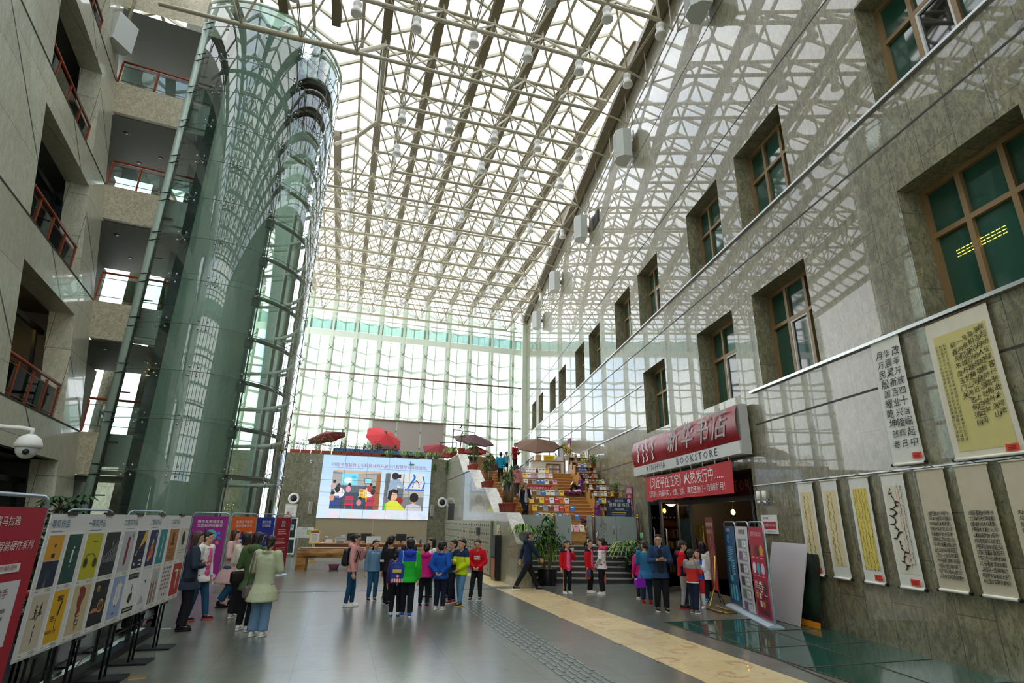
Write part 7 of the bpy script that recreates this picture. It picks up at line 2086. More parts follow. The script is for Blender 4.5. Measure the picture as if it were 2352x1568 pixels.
    # face
    for sx in (-1, 1):
        e = MB(); e.add(*_ball(hp(sx * .155, -.345, .015), RzH, (.062 * hh, .03 * hh, .028 * hh)), M_EYEW, True); e.add(*_ball(hp(sx * .155, -.366, .013), RzH, (.03 * hh, .015 * hh, .028 * hh)), M_EYE, True); e.build('eye', None, r)
        e = MB(); e.add(*_ball(hp(sx * .16, -.358, .1), RzH, (.085 * hh, .022 * hh, .016 * hh)), None, True); e.build('eyebrow', HAIR['black'], r)
    e = MB(); e.add(*_ball(hp(0, -.365, -.27), RzH, (.09 * hh, .03 * hh, .024 * hh)), None, True); e.build('mouth', M_LIP, r)
    if glasses:
        g_ = MB()
        for sx in (-1, 1):
            g_.tube([hp(sx * (.17 + .12 * math.cos(a)), -.40, .01 + .09 * math.sin(a)) for a in np.linspace(0, 2 * PI, 13)], .008 * hh * 1.6, 5); g_.tube([hp(sx * .29, -.39, .02), hp(sx * .37, .05, .03)], .012 * hh, 5)
        g_.tube([hp(-.05, -.41, .02), hp(.05, -.41, .02)], .012 * hh, 5); g_.build('glasses', M_BLACK, r)
    # hair
    h = MB()
    h.add(*_ball(hp(0, .085, .185), RzH, (.39 * hh, .44 * hh, .375 * hh)), None, True)
    h.add(*_ball(hp(0, .2, -.02), RzH, (.365 * hh, .29 * hh, .36 * hh)), None, True)
    if hair in ('bangs', 'pony_bangs'):
        for x in (-.22, -.08, .08, .22): h.add(*_ball(hp(x, -.29, .26), RzH, (.11 * hh, .09 * hh, .15 * hh)), None, True)
    elif hair != 'buzz':
        for x in (-.22, -.08, .08, .22): h.add(*_ball(hp(x, -.22, .36), RzH, (.12 * hh, .12 * hh, .1 * hh)), None, True)
    if hair in ('bob', 'long'):
        zl = -.42 if hair == 'bob' else -.75
        for sx in (-1, 1): rc(h, hp(sx * .33, .05, .1), hp(sx * .33, .02, zl), .12 * hh, .1 * hh)
        for x in (-.2, 0, .2): rc(h, hp(x, .3, .1), hp(x, .27, zl - .06), .17 * hh, .13 * hh)
    if hair in ('pony', 'pony_bangs', 'highpony', 'lowpony'):
        z0 = {'pony': .12, 'pony_bangs': .0, 'highpony': .33, 'lowpony': -.18}[hair]; ln = tail or .8
        h.ball(hp(0, .5, z0), .1 * hh, None, 8, 6)
        a, b, c = hp(0, .5, z0), hp(.03, .68, z0 - ln * .35), hp(.05, .60, z0 - ln)
        h.tube([a, b, c], [.11 * hh, .14 * hh, .05 * hh], 9); h.ball(b, .14 * hh, None, 9, 7)
    remesh(h, .011, 'hair', HAIR[hcol], r, 2)
    # trousers
    if pants is not None:
        t = MB()
        for i, sx in enumerate((1, -1)):
            hip = hip0 + np.array([sx * .047 * H, 0, -.01 * H]); kn, a = knees[i], ank[i]
            w1, w2, w3 = .058 * pantw, .043 * pantw, .034 * (pantw if pantw < 1.15 else pantw * 1.25)
            an_ = kn + (a - kn) * (.93 - cuff)
            rc(t, hip, kn, w1 * H, w2 * H, 12); t.tube([kn, kn * .5 + an_ * .5, an_], [w2 * H, (w2 + w3) / 2 * H, w3 * H], 12)
        t.ball(hip0 + (0, .004 * H, .0), (.09 * H, .066 * H, .075 * H), None, 14, 9); t.ball(T(0, 0, .06 * H), (.08 * H, .058 * H, .05 * H), None, 12, 8)
        remesh(t, .012, 'trousers', pants, r, 3, ppaint and (lambda x, y, z: ppaint(x / H, y / H, z / H)), [pants] + (pmats or []))
    # top
    if top is not None:
        t = MB(); q = topw
        zh = hem * H - hz                          # hem height below the hips
        lc = max(0, .46 - hem) * .5; prof = [(zh, .098 + lc * .6, .078 + lc), (zh * .5, .097 + lc * .4, .075 + lc * .6), (0, .092, .07), (.09 * H, .085, .064), (.19 * H, .094, .068), (.26 * H, .098, .064), (L - .03 * H, .088, .056)]
        for (z0, a0, b0), (z1, a1, b1) in zip(prof, prof[1:]):
            if z1 <= z0: continue
            N_ = 5
            for j in range(N_):
                f = j / N_; z = z0 + (z1 - z0) * f; a = (a0 + (a1 - a0) * f) * H * q; b = (b0 + (b1 - b0) * f) * H * q
                f2 = (j + 1.4) / N_; zz = z0 + (z1 - z0) * f2
                c0, c1 = T(0, 0, z), T(0, 0, zz)
                if z < 0: c0 = hip0 + (sidelean * z, 0, z); c1 = hip0 + (sidelean * zz, 0, zz)
                n9 = 18; vs = []
                for cc in (c0, c1): vs += [cc + (a * math.cos(w_), b * math.sin(w_), 0) for w_ in np.linspace(0, 2 * PI, n9, endpoint=False)]
                t.add(vs, [(i, (i + 1) % n9, n9 + (i + 1) % n9, n9 + i) for i in range(n9)] + [tuple(range(n9 - 1, -1, -1)), tuple(range(n9, 2 * n9))], None, True)
        t.ball(T(0, 0, L - .03 * H), (.098 * H, .058 * H, .04 * H), None, 14, 8)
        for S_, E, W in wr:
            W2 = E + (W - E) * .93; rc(t, S_, E, .042 * H * q, .034 * H * q, 12); t.tube([E, (E + W2) / 2, W2], [.034 * H * q, .030 * H * q, .026 * H * q], 12)
        if hood:
            hb = T(0, .06 * H, L + .005 * H); t.add(*_ball(hb, np.eye(3), (.075 * H, .05 * H, .055 * H)), None, True)
            for sx in (-1, 1): rc(t, hb + (sx * .05 * H, -.02 * H, .01 * H), T(sx * .04 * H, -.045 * H, L - .01 * H), .028 * H, .018 * H)
        elif collar is not None:
            for w_ in np.linspace(-2.6, 2.6, 12): c_ = T(.047 * H * math.sin(w_), .008 * H + .047 * H * math.cos(w_), L + .012 * H); t.ball(c_, .017 * H, None, 7, 5)
        if skirt: t.lathe([(.1 * H, hz - .02 * H), (.15 * H, skirt * H), (.0, skirt * H)], (0, 0, 0), 20)
        remesh(t, .012, 'top', top, r, 3, paint and (lambda x, y, z: paint(x / H, y / H, z / H)), [top] + (mats or []))
    # shoes
    for i, sx in enumerate((1, -1)):
        a = ank[i]; sm = MB(); tl_ = heel * .05
        zb = a[2] - .04 * H - tl_
        sm.ball((a[0], a[1] + .004 * H, a[2] - .008 * H), (.027 * H, .034 * H, .03 * H), None, 12, 8); sm.ball((a[0], a[1] - .045 * H, zb + .022 * H), (.029 * H, .06 * H, .022 * H), None, 12, 8); sm.ball((a[0], a[1] - .012 * H, zb + .026 * H + tl_ * .6), (.026 * H, .052 * H, .024 * H), None, 12, 8)
        sh_ = remesh(sm, .009, 'shoe', shoes, r, 2)
        so_ = MB(); so_.lathe([(0, 0), (.9, 0), (1, .2), (1, .8), (.93, 1), (0, 1)], (0, 0, 0), 18); so_.xf(lambda x, y, z: (a[0] + x * .031 * H * (1.05 if y < 0 else .9), a[1] - .03 * H + y * .078 * H, zb + z * .016 * H)); so_.build('sole', cloth(sole, .6, 0), sh_)
        if heel: MB().tube([(a[0], a[1] + .03 * H, zb), (a[0], a[1] + .03 * H, zb + tl_ + .01)], [.006, .014], 6).build('heel', shoes, sh_)
    if inner is not None:                          # shirt showing in the open front of a jacket
        t = MB()
        for z, w_, y in ((-.03, .05, .07), (.03, .052, .067), (.09, .05, .064), (.15, .048, .066), (.2, .046, .067), (.26, .036, .064)): t.ball(T(0, -y * H * topw + .012 * H, z * H), (w_ * H, .024 * H, .055 * H), None, 12, 7)
        remesh(t, .011, 'shirt', inner, r, 2)
    if collar not in (None, True):
        e = MB()
        for sx in (-1, 1): e.add([T(0, -.062 * H, L - .045 * H), T(sx * .05 * H, -.05 * H, L - .02 * H), T(sx * .045 * H, -.02 * H, L + .015 * H), T(sx * .01 * H, -.045 * H, L + .0 * H)], [(0, 1, 2, 3)])
        e.build('collar', collar, r)
    r['_j'] = 0; del r['_j']
    return r, dict(T=T, L=L, wr=wr, hp=hp, H=H, hh=hh, P=np.asarray(P, float), rz=math.radians(rz))


def _ball(c, Rm, r):
    b = MB(); b.ball((0, 0, 0), r, None, 14, 9)
    return [np.asarray(c) + Rm @ np.array(v) for v in b.v], b.f


def at_(j, p):                                     # point in a person's own frame -> place
    c, s = math.cos(j['rz']), math.sin(j['rz'])
    return j['P'] + np.array([p[0] * c - p[1] * s, p[0] * s + p[1] * c, p[2]])


K = cloth
WHITE_, BLACK_, NAVY_, JEAN, JEANL = K((232, 230, 226)), K((30, 30, 34)), K((34, 44, 66)), K((44, 88, 122)), K((110, 146, 178))
px = lambda x, y, z=0.: np.array(pz(x, y, z))
# --- women by the poster boards
person(px(412, 1448), 1.66, 105, 'woman in a long dark navy coat with folded arms, nearest the poster boards', K((50, 60, 76)), BLACK_, BLACK_, ('fold', 'fold2'), hair='long', hcol='brown', hem=.40, topw=1.12, pantw=1.2, head=(0, 5), sole=(30, 30, 32))
person(px(444, 1424), 1.63, 70, 'woman in a pink printed shirt under an open white jacket beside the navy-coated woman', WHITE_, JEAN, K((36, 40, 62)), ('down', 'down'), ((.06, -.1), (-.06, .06)), hair='lowpony', tail=.3, hem=.42, inner=K((232, 96, 160)), topw=1.06, hood=True, head=(10, 0), sole=(230, 90, 80))
person(px(512, 1394), 1.64, 78, 'woman in a dusty pink trench coat and cuffed jeans with black heels', K((214, 176, 172)), JEAN, BLACK_, ('fold', 'fold2'), ((.045, -.07), (-.05, .04)), hair='bob', hcol='brown', hem=.30, topw=1.1, collar=True, pantw=1.2, heel=1., cuff=.06, head=(10, 4), sole=(30, 30, 30))
person(px(538, 1420), 1.62, 150, 'woman in a quilted cream jacket half hidden behind the green-hooded woman', K((222, 216, 198), .8, .9, 30), BLACK_, K((226, 222, 210)), ('fold', 'down'), hair='bob', hem=.45, topw=1.1, pantw=1.2)
_, jg = person(px(560, 1448), 1.66, 170, 'woman in an olive green hooded jacket and black trousers seen from behind', K((76, 100, 62)), BLACK_, WHITE_, ('fold', 'fold2'), ((.07, -.02), (-.04, .06)), hair='bob', hem=.40, topw=1.12, hood=True, head=(-30, 8))
_, js = person(px(588, 1462), 1.62, 160, 'woman in a loose sage green coat and wide pale jeans seen from behind', K((184, 190, 156)), JEANL, K((238, 238, 236)), ('fold', 'fold2'), hair='lowpony', tail=.45, hem=.34, topw=1.2, pantw=1.25, collar=True, head=(20, 8))
person((-6.2, 14.75, 0), 1.42, 60, 'person in a denim shirt leaning behind the red and white poster boards', K((78, 116, 150)), NAVY_, BLACK_, ('front', 'front'), hair='lowpony', lean=.1)


def bag(name, j, p, rz, w, d, h, M, label, strap=None, sM=None, cat='bag', flap=None):
    r = empty(name, at_(j, p), j['rz'] + rz, label, cat)
    b_ = MB(); b_.ball((0, 0, 0), (w * .55, d * .6, h * .55), None, 14, 9); b_.bbox((-w / 2, -d / 2, -h / 2), (w / 2, d / 2, h / 2), d * .3, None, ax=0)
    remesh(b_, .012, 'body', M, r, 3)
    MB().bbox((-w * .46, -d * .64, -h * .05), (w * .46, -d * .52, h * .42), .02, ax=1).build('flap', flap or M, r)
    if strap: MB().tube([np.array(q) - p for q in strap] if False else [Vector(q) for q in strap], .012, 6).build('strap', sM or M, r)
    MB().ball((0, -d * .66, .0), .014, M_CHROME, 8, 6).build('clasp', None, r)
    return r


H_ = 1.62
bag('handbag', js, np.array([.19, .06, .70]), 1.2, .26, .12, .2, K((110, 98, 96), .5, .1), 'grey structured handbag hanging from the sage-coated woman\'s shoulder', [(-.1, 0, .08), (-.06, -.02, .35), (.02, -.06, .62), (.04, .02, .62), (.08, 0, .1)])
bag('shoulder_bag', jg, np.array([.20, .09, .88]), .8, .28, .12, .2, K((40, 34, 34), .5, .1), 'black and tan shoulder bag at the green-hooded woman\'s side', [(-.1, 0, .1), (-.05, -.03, .3), (-.1, -.05, .52)], K((120, 84, 66)), flap=K((150, 98, 76)))
# --- the class in the middle
_, jt = person(px(800, 1393), 1.58, 78, 'young woman in a pink hooded sweatshirt with a ponytail holding a hand to her mouth', K((222, 158, 154)), K((28, 74, 108)), WHITE_, ('mouth', 'down'), ((.045, -.03), (-.04, .04)), hair='highpony', tail=.55, hem=.47, topw=1.1, hood=True, pantw=.92, glasses=True, lean=.05, head=(0, 5))


def backpack(j, p, w, h, d, M, label, draw=None):
    r = empty('backpack', at_(j, p), j['rz'], label, 'backpack')
    b_ = MB(); b_.bbox((-w / 2, 0, -h / 2), (w / 2, d, h / 2), .05, None, ax=1); b_.ball((0, d * .6, 0), (w * .48, d * .7, h * .48), None, 14, 9)
    remesh(b_, .012, 'body', M, r, 4)
    MB().bbox((-w * .36, d * .9, -h * .42), (w * .36, d * 1.3, -h * .02), .03, None, ax=1).build('pocket', M, r)
    q = MB()
    for sx in (-1, 1): q.tube([(sx * w * .3, .01, h * .42), (sx * w * .42, -.1, h * .62), (sx * w * .48, -.24, h * .3), (sx * w * .5, -.2, -h * .2), (sx * w * .36, .0, -h * .4)], .016, 6)
    q.build('strap', M_BLACK, r)
    MB().tube([(-.04, .02, h * .5), (0, .02, h * .6), (.04, .02, h * .5)], .01, 6).build('handle', M_BLACK, r)
    if draw: q = MB(); draw(q); q.build('print', None, r)


backpack(jt, np.array([0, .105, 1.05]), .28, .38, .11, K((34, 34, 38), .5, .1), 'small black backpack worn by the young woman in the pink sweatshirt')
person(px(852, 1379), 1.42, 8, 'girl in a denim jacket and blue jeans with a pale bow in her long hair', K((104, 142, 172)), K((44, 92, 128)), K((44, 48, 66)), ('down', 'down'), hair='lowpony', tail=.9, kid=True, hem=.47, topw=1.12, collar=M_WHITE, head=(15, 0))
fl1 = lambda x, y, z: 1 + int(abs(math.sin(x * 70 + math.sin(z * 40)) + math.cos(z * 60 + y * 50)) * 1.9) % 4
person(px(884, 1374), 1.40, 60, 'girl in a pink and yellow flowered jacket behind the girl in black', K((214, 120, 140)), BLACK_, BLACK_, ('front', 'down'), hair='pony', kid=True, hem=.46, topw=1.08, paint=fl1, mats=[K((226, 190, 90)), K((180, 60, 120)), K((230, 170, 180)), K((120, 60, 90))])
person(px(887, 1388), 1.55, 140, 'tall girl in a black jacket with white bands and a long high ponytail', K((32, 33, 38)), BLACK_, BLACK_, ('down', 'down'), ((.05, -.03), (-.05, .06)), hair='highpony', tail=1.1, kid=True, hem=.46, topw=1.1, paint=lambda x, y, z: 1 if .60 < z < .63 and abs(x) > .08 else 0, mats=[WHITE_], sole=(220, 220, 220))
_, jp = person(px(905, 1414), 1.32, 172, 'small child in a purple jacket wearing the blue backpack', K((74, 52, 120)), BLACK_, K((214, 218, 226)), ('down', 'down'), hair='short', kid=True, hem=.46, topw=1.12, sole=(60, 90, 170))


def bp_draw(q):
    f = lambda u, v: (-u, .185, v)
    rect(q, f, -.09, .0, .09, .06, C(230, 196, 60)); circ(q, f, .02, -.07, .035, C(206, 60, 60)); circ(q, lambda u, v: (-u, .187, v), .02, -.07, .022, M_WHITE)
    for k in range(5): rect(q, f, -.12 + k * .05, -.19, -.095 + k * .05, -.12, C(206, 50, 56)); rect(q, f, -.095 + k * .05, -.19, -.07 + k * .05, -.12, M_WHITE)


backpack(jp, np.array([0, .10, .86]), .29, .38, .13, K((40, 66, 140), .6, .2), 'blue school backpack with a yellow patch and red and white stripes', bp_draw)
gb = lambda x, y, z: (1 if (z > .70 and abs(x) < .088) or (abs(x) > .10 and (y > -.0 or True) and z < 2 and (x > .1)) else 1 if x > .075 and z < .62 else 2 if abs(abs(x) - .088) < .009 and z > .62 else 0)
person(px(931, 1416), 1.54, 178, 'boy in a bright green and blue hooded jacket seen from behind', K((40, 182, 52)), K((26, 28, 34)), K((30, 96, 190)), ('down', 'down'), ((.045, -.04), (-.05, .06)), hair='short', kid=True, hem=.43, topw=1.2, pantw=1.1, paint=gb, mats=[K((44, 74, 190)), K((120, 220, 80))], hood=True)
person(px(972, 1393), 1.40, 165, 'girl in a hot pink hooded jacket and black trousers seen from behind', K((226, 34, 140)), BLACK_, K((44, 36, 48)), ('down', 'down'), ((.06, 0), (-.06, .02)), hair='pony', tail=.6, kid=True, hem=.45, topw=1.15, hood=True, sole=(226, 110, 150))
person(px(984, 1374), 1.47, -70, 'girl in a red, white and teal jacket looking left behind the hot pink girl', K((176, 40, 56)), K((36, 60, 80)), BLACK_, ('down', 'down'), hair='long', kid=True, hem=.46, topw=1.1, paint=lambda x, y, z: 1 if z > .74 else 2 if abs(x) > .09 else 0, mats=[WHITE_, K((40, 110, 120))])
person(px(932, 1366), 1.50, 10, 'boy in a dark jacket mostly hidden behind the green and blue boy', K((40, 44, 56)), BLACK_, BLACK_, ('front', 'front'), hair='short', kid=True, topw=1.1)
person(px(1008, 1400), 1.46, 150, 'boy in a royal blue fleece and navy trousers with his hands behind him', K((26, 84, 172)), K((28, 34, 54)), K((222, 216, 200)), ('behind', 'behind'), hair='short', kid=True, hem=.44, topw=1.18, pantw=1.1, collar=True, head=(-15, 0))
person(px(1028, 1374), 1.42, -60, 'boy in a black T-shirt bending forward between the blue and lime jackets', K((32, 32, 36)), K((30, 32, 40)), BLACK_, ('front', 'front'), ((.06, 0), (-.06, .06)), hair='short', kid=True, hem=.47, lean=.42, head=(0, 15))
person(px(1036, 1385), 1.47, -80, 'boy in a dark teal and navy jacket looking left behind the lime jacket', K((46, 84, 104)), K((32, 38, 56)), K((150, 40, 50)), ('front', 'down'), ((.05, -.05), (-.05, .06)), hair='short', kid=True, hem=.46, topw=1.1, paint=lambda x, y, z: 1 if abs(x) > .105 else 0, mats=[K((30, 34, 44))])
person(px(1056, 1391), 1.50, -62, 'boy in a lime yellow jacket with navy shoulders and light jeans', K((206, 226, 30)), K((96, 142, 176)), K((60, 60, 62)), ('front', 'phone'), ((.05, -.05), (-.06, .05)), hair='short', kid=True, hem=.46, topw=1.18, pantw=1.1, paint=lambda x, y, z: 1 if z > .725 else 0, mats=[K((34, 50, 84))], hood=True, sole=(226, 206, 60))
rj = lambda x, y, z: 1 if y < -.05 and abs(x) < .055 and (.695 < z < .72 or .655 < z < .685) and int(x * 160) % 4 != 0 else 0
person(px(1094, 1378), 1.47, -22, 'boy in a red hooded sweatshirt with white print looking down', K((204, 22, 34)), K((34, 36, 42)), K((40, 40, 44)), ('front', 'front'), ((.06, .02), (-.10, -.06)), hair='buzz', kid=True, hem=.47, topw=1.15, lean=.16, head=(0, 16), paint=rj, mats=[WHITE_], hood=True)
person((1.72, 29.75, 0), 1.15, 5, 'librarian with dark hair sitting behind the white panel on the help desk', K((60, 80, 110)), NAVY_, BLACK_, ('front', 'front'), hair='bob')
person((3.75, 29.75, 0), 1.1, 0, 'librarian in red and white sitting at the right end of the help desk', K((190, 70, 76)), NAVY_, BLACK_, ('front', 'front'), hair='short', paint=lambda x, y, z: 1 if abs(x) > .1 else 0, mats=[WHITE_])
# --- centre right
person((5.50, 16.45, 0), 1.65, 88, 'man in a navy hooded jacket and black trousers striding to the right', K((30, 44, 70)), K((28, 29, 33)), K((36, 36, 40)), ('back', 'fwd'), ((.04, -.20), (-.04, .245, .065)), hair='buzz', hcol='grey', hem=.45, topw=1.12, lean=.05, hood=True, glasses=True, collar=True, pantw=1.1, legz=.488)
RJ = K((206, 24, 32))
st1 = lambda x, y, z: 1 if abs(x) > .075 and abs(y) < .018 and z < .46 else 0
_, ja = person(px(1303, 1363), 1.44, 8, 'girl in a red jacket and pink T-shirt drinking from a small cup', RJ, BLACK_, WHITE_, ('mouth', 'down'), ((.05, 0), (-.06, .02)), hair='pony_bangs', tail=.5, kid=True, hem=.45, topw=1.08, inner=K((240, 104, 160)), pantw=.9, paint=lambda x, y, z: 1 if z > .765 else 0, mats=[BLACK_], ppaint=st1, pmats=[K((206, 130, 100))])
r = empty('paper_cup', at_(ja, ja['wr'][0][2] + np.array([-.02, -.045, .03])), 0, 'small white paper cup at the mouth of the red-jacketed girl', 'cup'); MB().lathe([(0, 0), (.028, 0), (.036, .085), (.03, .085)], n=12).build('body', M_WHITE, r); MB().lathe([(.0295, .03), (.033, .06)], n=12).xf(lambda x, y, z: (x * 1.03, y * 1.03, z)).build('logo_band', C(60, 60, 60), r)
_, jb = person(px(1355, 1361), 1.46, 42, 'girl in a red jacket and pink T-shirt with a pale hairband turning right', RJ, BLACK_, WHITE_, ('down', 'down'), hair='pony', tail=.6, kid=True, hem=.45, topw=1.08, inner=K((240, 104, 160)), pantw=.9, paint=lambda x, y, z: 1 if z > .765 else 0, mats=[BLACK_])
e = MB(); e.tube([jb['hp'](.42 * math.sin(a), .03, .16 + .40 * math.cos(a)) for a in np.linspace(-1.6, 1.6, 15)], .009, 6); hb = e.build('hairband', K((220, 216, 206)), None); hb.parent = _
q = at_(jb, jb['wr'][1][2] + np.array([-.01, -.02, -.16]))
r = empty('orange_bag', q, .4, 'flat orange folder held low by the red-jacketed girl with the hairband', 'folder'); MB().bbox((-.09, -.01, -.14), (.09, .01, .1), .02, ax=1).build('sheet', K((236, 96, 50)), r); MB().bbox((-.07, -.025, -.08), (.09, -.012, .13), .01, ax=1).build('booklet', K((90, 90, 130)), r)
stars = lambda x, y, z: (1 + (int(math.floor(x * 24 + 50)) * 7 + int(math.floor(z * 24)) * 3 + (y > 0)) % 4) if (lambda a, b: a * a + b * b + .6 * math.cos(5 * math.atan2(b, a)) * .08 < .085)(((x * 24 + 50) % 1) - .5, ((z * 24) % 1) - .5) and (int(math.floor(x * 24 + 50)) + int(math.floor(z * 24))) % 2 == 0 else (5 if z > .775 else 0)
_, jw = person(px(1385, 1365), 1.52, -128, 'girl in a white hooded jacket covered with coloured stars seen half from behind', K((234, 232, 230)), BLACK_, K((226, 220, 212)), ('front', 'front'), hair='pony', tail=.4, kid=True, hem=.44, topw=1.14, paint=stars, mats=[K((40, 110, 160)), K((206, 50, 80)), K((60, 170, 170)), K((226, 120, 160)), K((226, 40, 90))], hood=True, pantw=1.05)
r = empty('orange_satchel', at_(jw, (-.16, -.03, .42)), .3, 'bright orange document bag hanging beside the star-jacketed girl', 'bag'); MB().bbox((-.11, -.025, -.16), (.11, .025, .14), .03, ax=1).build('body', K((230, 128, 80)), r); MB().tube([(-.05, 0, .14), (-.03, 0, .24), (.03, 0, .24), (.05, 0, .14)], .01, 6).build('handle', K((190, 90, 60)), r)
person(px(1487, 1385), 1.52, 152, 'girl in a long blue denim shirt with a ponytail and red shoes seen from behind', K((48, 112, 158)), K((34, 46, 76)), K((196, 36, 38)), ('phone', 'down'), ((.06, 0), (-.06, .03)), hair='pony', tail=.6, kid=True, hem=.38, topw=1.15, pantw=1.1, head=(30, 0), sole=(150, 30, 34))
person(px(1474, 1377), 1.34, 172, 'child in a hot pink sleeve hidden in front of the denim-shirted girl', K((226, 40, 130)), NAVY_, K((216, 206, 190)), ('down', 'down'), hair='pony', kid=True, topw=1.1)
r = empty('purple_bag', px(1470, 1338, .58), .3, 'shiny purple bag at the side of the denim-shirted girl', 'bag'); MB().bbox((-.15, -.04, -.1), (.15, .04, .1), .03, ax=1).build('body', mat('purple_shine', srgb(150, 40, 190), .25), r); MB().tube([(-.08, 0, .09), (-.04, 0, .2), (.04, 0, .2), (.08, 0, .09)], .01, 6).build('handle', K((130, 40, 160)), r)
_, jm = person(px(1522, 1404), 1.70, -22, 'man with glasses in a navy blazer and black trousers holding a phone', K((40, 64, 98)), K((26, 26, 30)), K((26, 26, 30)), ('phone', 'phone'), ((.06, -.02), (-.06, .02)), hair='short', hem=.42, topw=1.12, pantw=1.12, glasses=True, inner=K((36, 38, 46)), collar=K((40, 64, 98)), head=(-12, 0), sole=(222, 218, 206))
r = empty('phone', at_(jm, (jm['wr'][0][2] + jm['wr'][1][2]) / 2 + np.array([0, -.07, .03])), jm['rz'], 'dark phone in the hands of the man in the navy blazer', 'phone'); MB().bbox((-.036, -.06, -.005), (.036, .06, .005), .008).build('case', M_BLACK, r); MB().box((-.032, -.055, .005), (.032, .055, .0065)).build('display', C(50, 60, 70, .1), r)
nb = lambda x, y, z: 1 if (z > .735 and abs(x) < .06 and y > .03) or (z < .62 and abs(x) > .09) else 2 if abs(z - .70) < .022 and x > .10 and abs(y) < .02 else 0
person(px(1574, 1397), 1.55, 62, 'boy in a red and navy hooded jacket looking down', K((200, 24, 34)), K((60, 62, 68)), K((34, 32, 36)), ('phone', 'down'), ((.05, -.03), (-.05, .04)), hair='bangs', kid=True, hem=.47, topw=1.12, hood=True, paint=nb, mats=[K((34, 38, 64)), WHITE_], head=(0, 18), ppaint=lambda x, y, z: 1 if abs(x) > .07 else 0, pmats=[K((188, 188, 188))], sole=(206, 50, 50))
person(px(1597, 1408), 1.38, 112, 'small boy in a grey and red sweater and navy trousers by the brass stand', K((206, 50, 46)), K((34, 42, 66)), K((120, 112, 100)), ('phone', 'phone'), ((.05, 0), (-.05, .03)), hair='buzz', kid=True, hem=.46, topw=1.15, pantw=1.1, paint=lambda x, y, z: 1 if z > .69 else 2 if .465 < z < .48 else 0, mats=[K((150, 148, 146)), WHITE_])
person(px(1612, 1396), 1.34, -60, 'girl with loose dark hair in a blue and red outfit drinking by the shop door', K((40, 80, 170)), K((190, 36, 50)), WHITE_, ('mouth', 'down'), hair='long', kid=True, hem=.47, topw=1.08, paint=lambda x, y, z: 1 if abs(x) > .1 else 0, mats=[K((214, 214, 220))], ppaint=lambda x, y, z: 1 if z < .25 else 0, pmats=[K((222, 222, 226))])
person(px(1624, 1380), 1.50, 120, 'girl in a white skirt and turquoise shoes behind the drinking girl', K((222, 218, 210)), BLACK_, K((40, 150, 180)), ('phone', 'down'), ((.06, -.09), (-.05, .09)), hair='long', kid=True, hem=.40, topw=1.1, skirt=.36)
# --- on the oak steps
sp = lambda s, o, dz=0.: np.array(wpt(s, o, 1.1 + OAKR * (int((s - OAK0) / OAKT) + 1) + dz))
_, jq = person(sp(27.1, 4.9), 1.50, 165, 'woman in a turquoise jacket and black trousers climbing the oak steps', K((30, 150, 186)), BLACK_, K((50, 70, 60)), ('down', 'down'), ((.04, .05), (-.05, -.12, .16)), hair='pony', tail=.5, hem=.46, topw=1.12)
bag('tote_bag', jq, np.array([.22, .05, .75]), .5, .2, .1, .3, K((96, 62, 56)), 'brown bag at the hip of the turquoise-jacketed woman')
_, jr = person(wpt(29.3, 3.9, 4.34), 1.62, 35, 'man in a red checked shirt reading a book at the head of the oak steps', K((150, 32, 46)), BLACK_, BLACK_, ('phone', 'phone'), hair='short', hem=.45, topw=1.1, paint=lambda x, y, z: 1 if (int(x * 60 + 40) + int(z * 60)) % 3 == 0 else 0, mats=[K((110, 22, 36))], head=(10, 14))
r = empty('open_book', at_(jr, (jr['wr'][0][2] + jr['wr'][1][2]) / 2 + np.array([0, -.1, .03])), jr['rz'], 'open book in the hands of the man in the red checked shirt', 'book')
MB().obox((-.075, 0, .0), ((.075, 0, -.02), (0, .1, .03), (0, 0, .008)), None).obox((.075, 0, 0), ((.075, 0, .02), (0, .1, .03), (0, 0, .008)), None).build('pages', K((226, 216, 190)), r); MB().obox((-.075, 0, -.012), ((.08, 0, -.02), (0, .105, .03), (0, 0, .003))).obox((.075, 0, -.012), ((.08, 0, .02), (0, .105, .03), (0, 0, .003))).build('cover', K((80, 66, 50)), r)
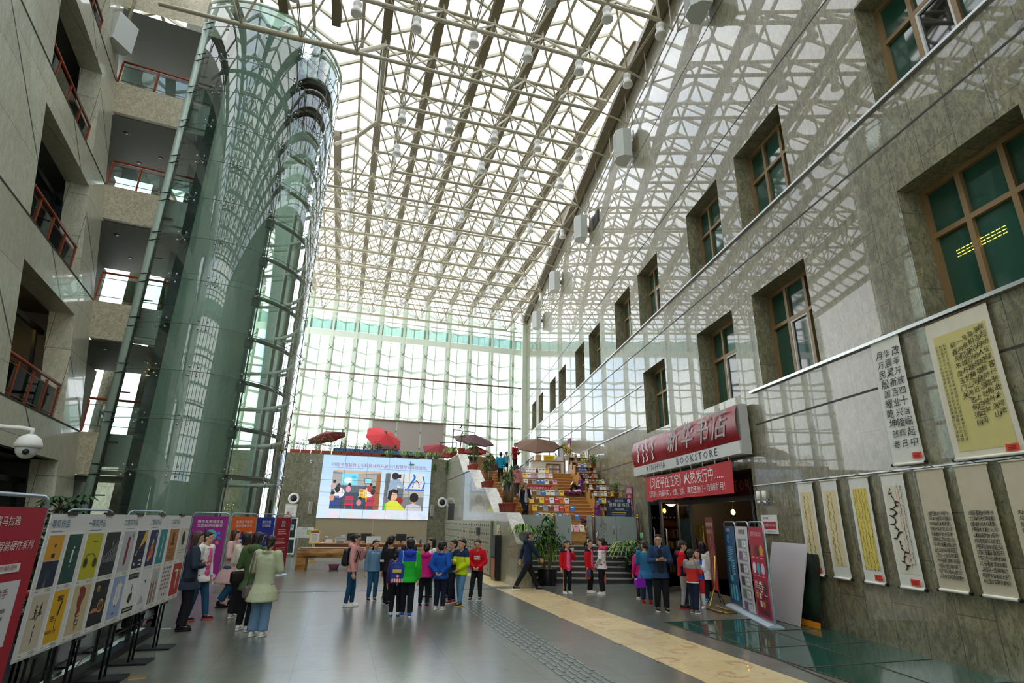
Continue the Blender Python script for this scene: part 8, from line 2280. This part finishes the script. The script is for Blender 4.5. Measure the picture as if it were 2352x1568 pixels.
person(wpt(29.4, 4.35, 4.34), 1.15, 170, 'small child in a denim jacket standing beside the man in the red checked shirt', K((120, 150, 170)), BLACK_, WHITE_, hair='pony', kid=True)
person(sp(25.3, 4.33), 1.52, 172, 'woman in a pink hooded sweatshirt climbing the oak steps beside the book displays', K((214, 140, 146)), K((62, 76, 88)), K((200, 180, 176)), ('down', 'down'), ((.05, .05), (-.05, -.12, .15)), hair='lowpony', tail=.3, hem=.46, topw=1.12, hood=True)
person(sp(24.6, 4.85), 1.38, -20, 'girl in a navy and white jacket with brown trousers coming down behind the palms', K((36, 54, 92)), K((110, 74, 44)), BLACK_, ('down', 'down'), ((.05, -.1), (-.05, .06, .14)), hair='long', kid=True, hem=.46, topw=1.1, paint=lambda x, y, z: 1 if abs(x) > .095 or z > .76 else 0, mats=[K((222, 222, 222))], head=(25, 0))
person(sp(23.3, 4.25, -.0), 1.58, 12, 'woman in a black cardigan over a grey shirt coming down the oak steps', K((28, 32, 42)), K((28, 32, 40)), BLACK_, ('hold', 'down'), ((.05, -.03), (-.05, .06, .14)), hair='bob', hcol='brown', hem=.44, topw=1.1, inner=K((176, 176, 178)), head=(15, 14), paint=lambda x, y, z: 1 if abs(x) > .118 and abs(y) < .012 else 0, mats=[WHITE_])
_, jz = person(np.array(wpt(25.85, 1.28, 3.29)) , 1.45, -99.5, 'girl with dark hair reading in the purple floor chair on the steps', K((44, 66, 100)), BLACK_, K((226, 190, 196)), ('lap', 'lap'), ((.06, -.32, .02), (-.06, -.28, .02)), hair='long', kid=True, seat=(.11,), lean=-.22, head=(0, 14), hem=-.02, topw=1.06, paint=lambda x, y, z: 1 if abs(x) > .1 else 0, mats=[K((226, 180, 190))])
r = empty('open_book', at_(jz, np.array([0, -.32, .40])), jz['rz'], 'open book on the knees of the girl in the purple floor chair', 'book'); MB().obox((-.07, 0, 0), ((.07, 0, -.02), (0, .06, .08), (0, 0, .006))).obox((.07, 0, 0), ((.07, 0, .02), (0, .06, .08), (0, 0, .006))).build('pages', K((222, 224, 206)), r)
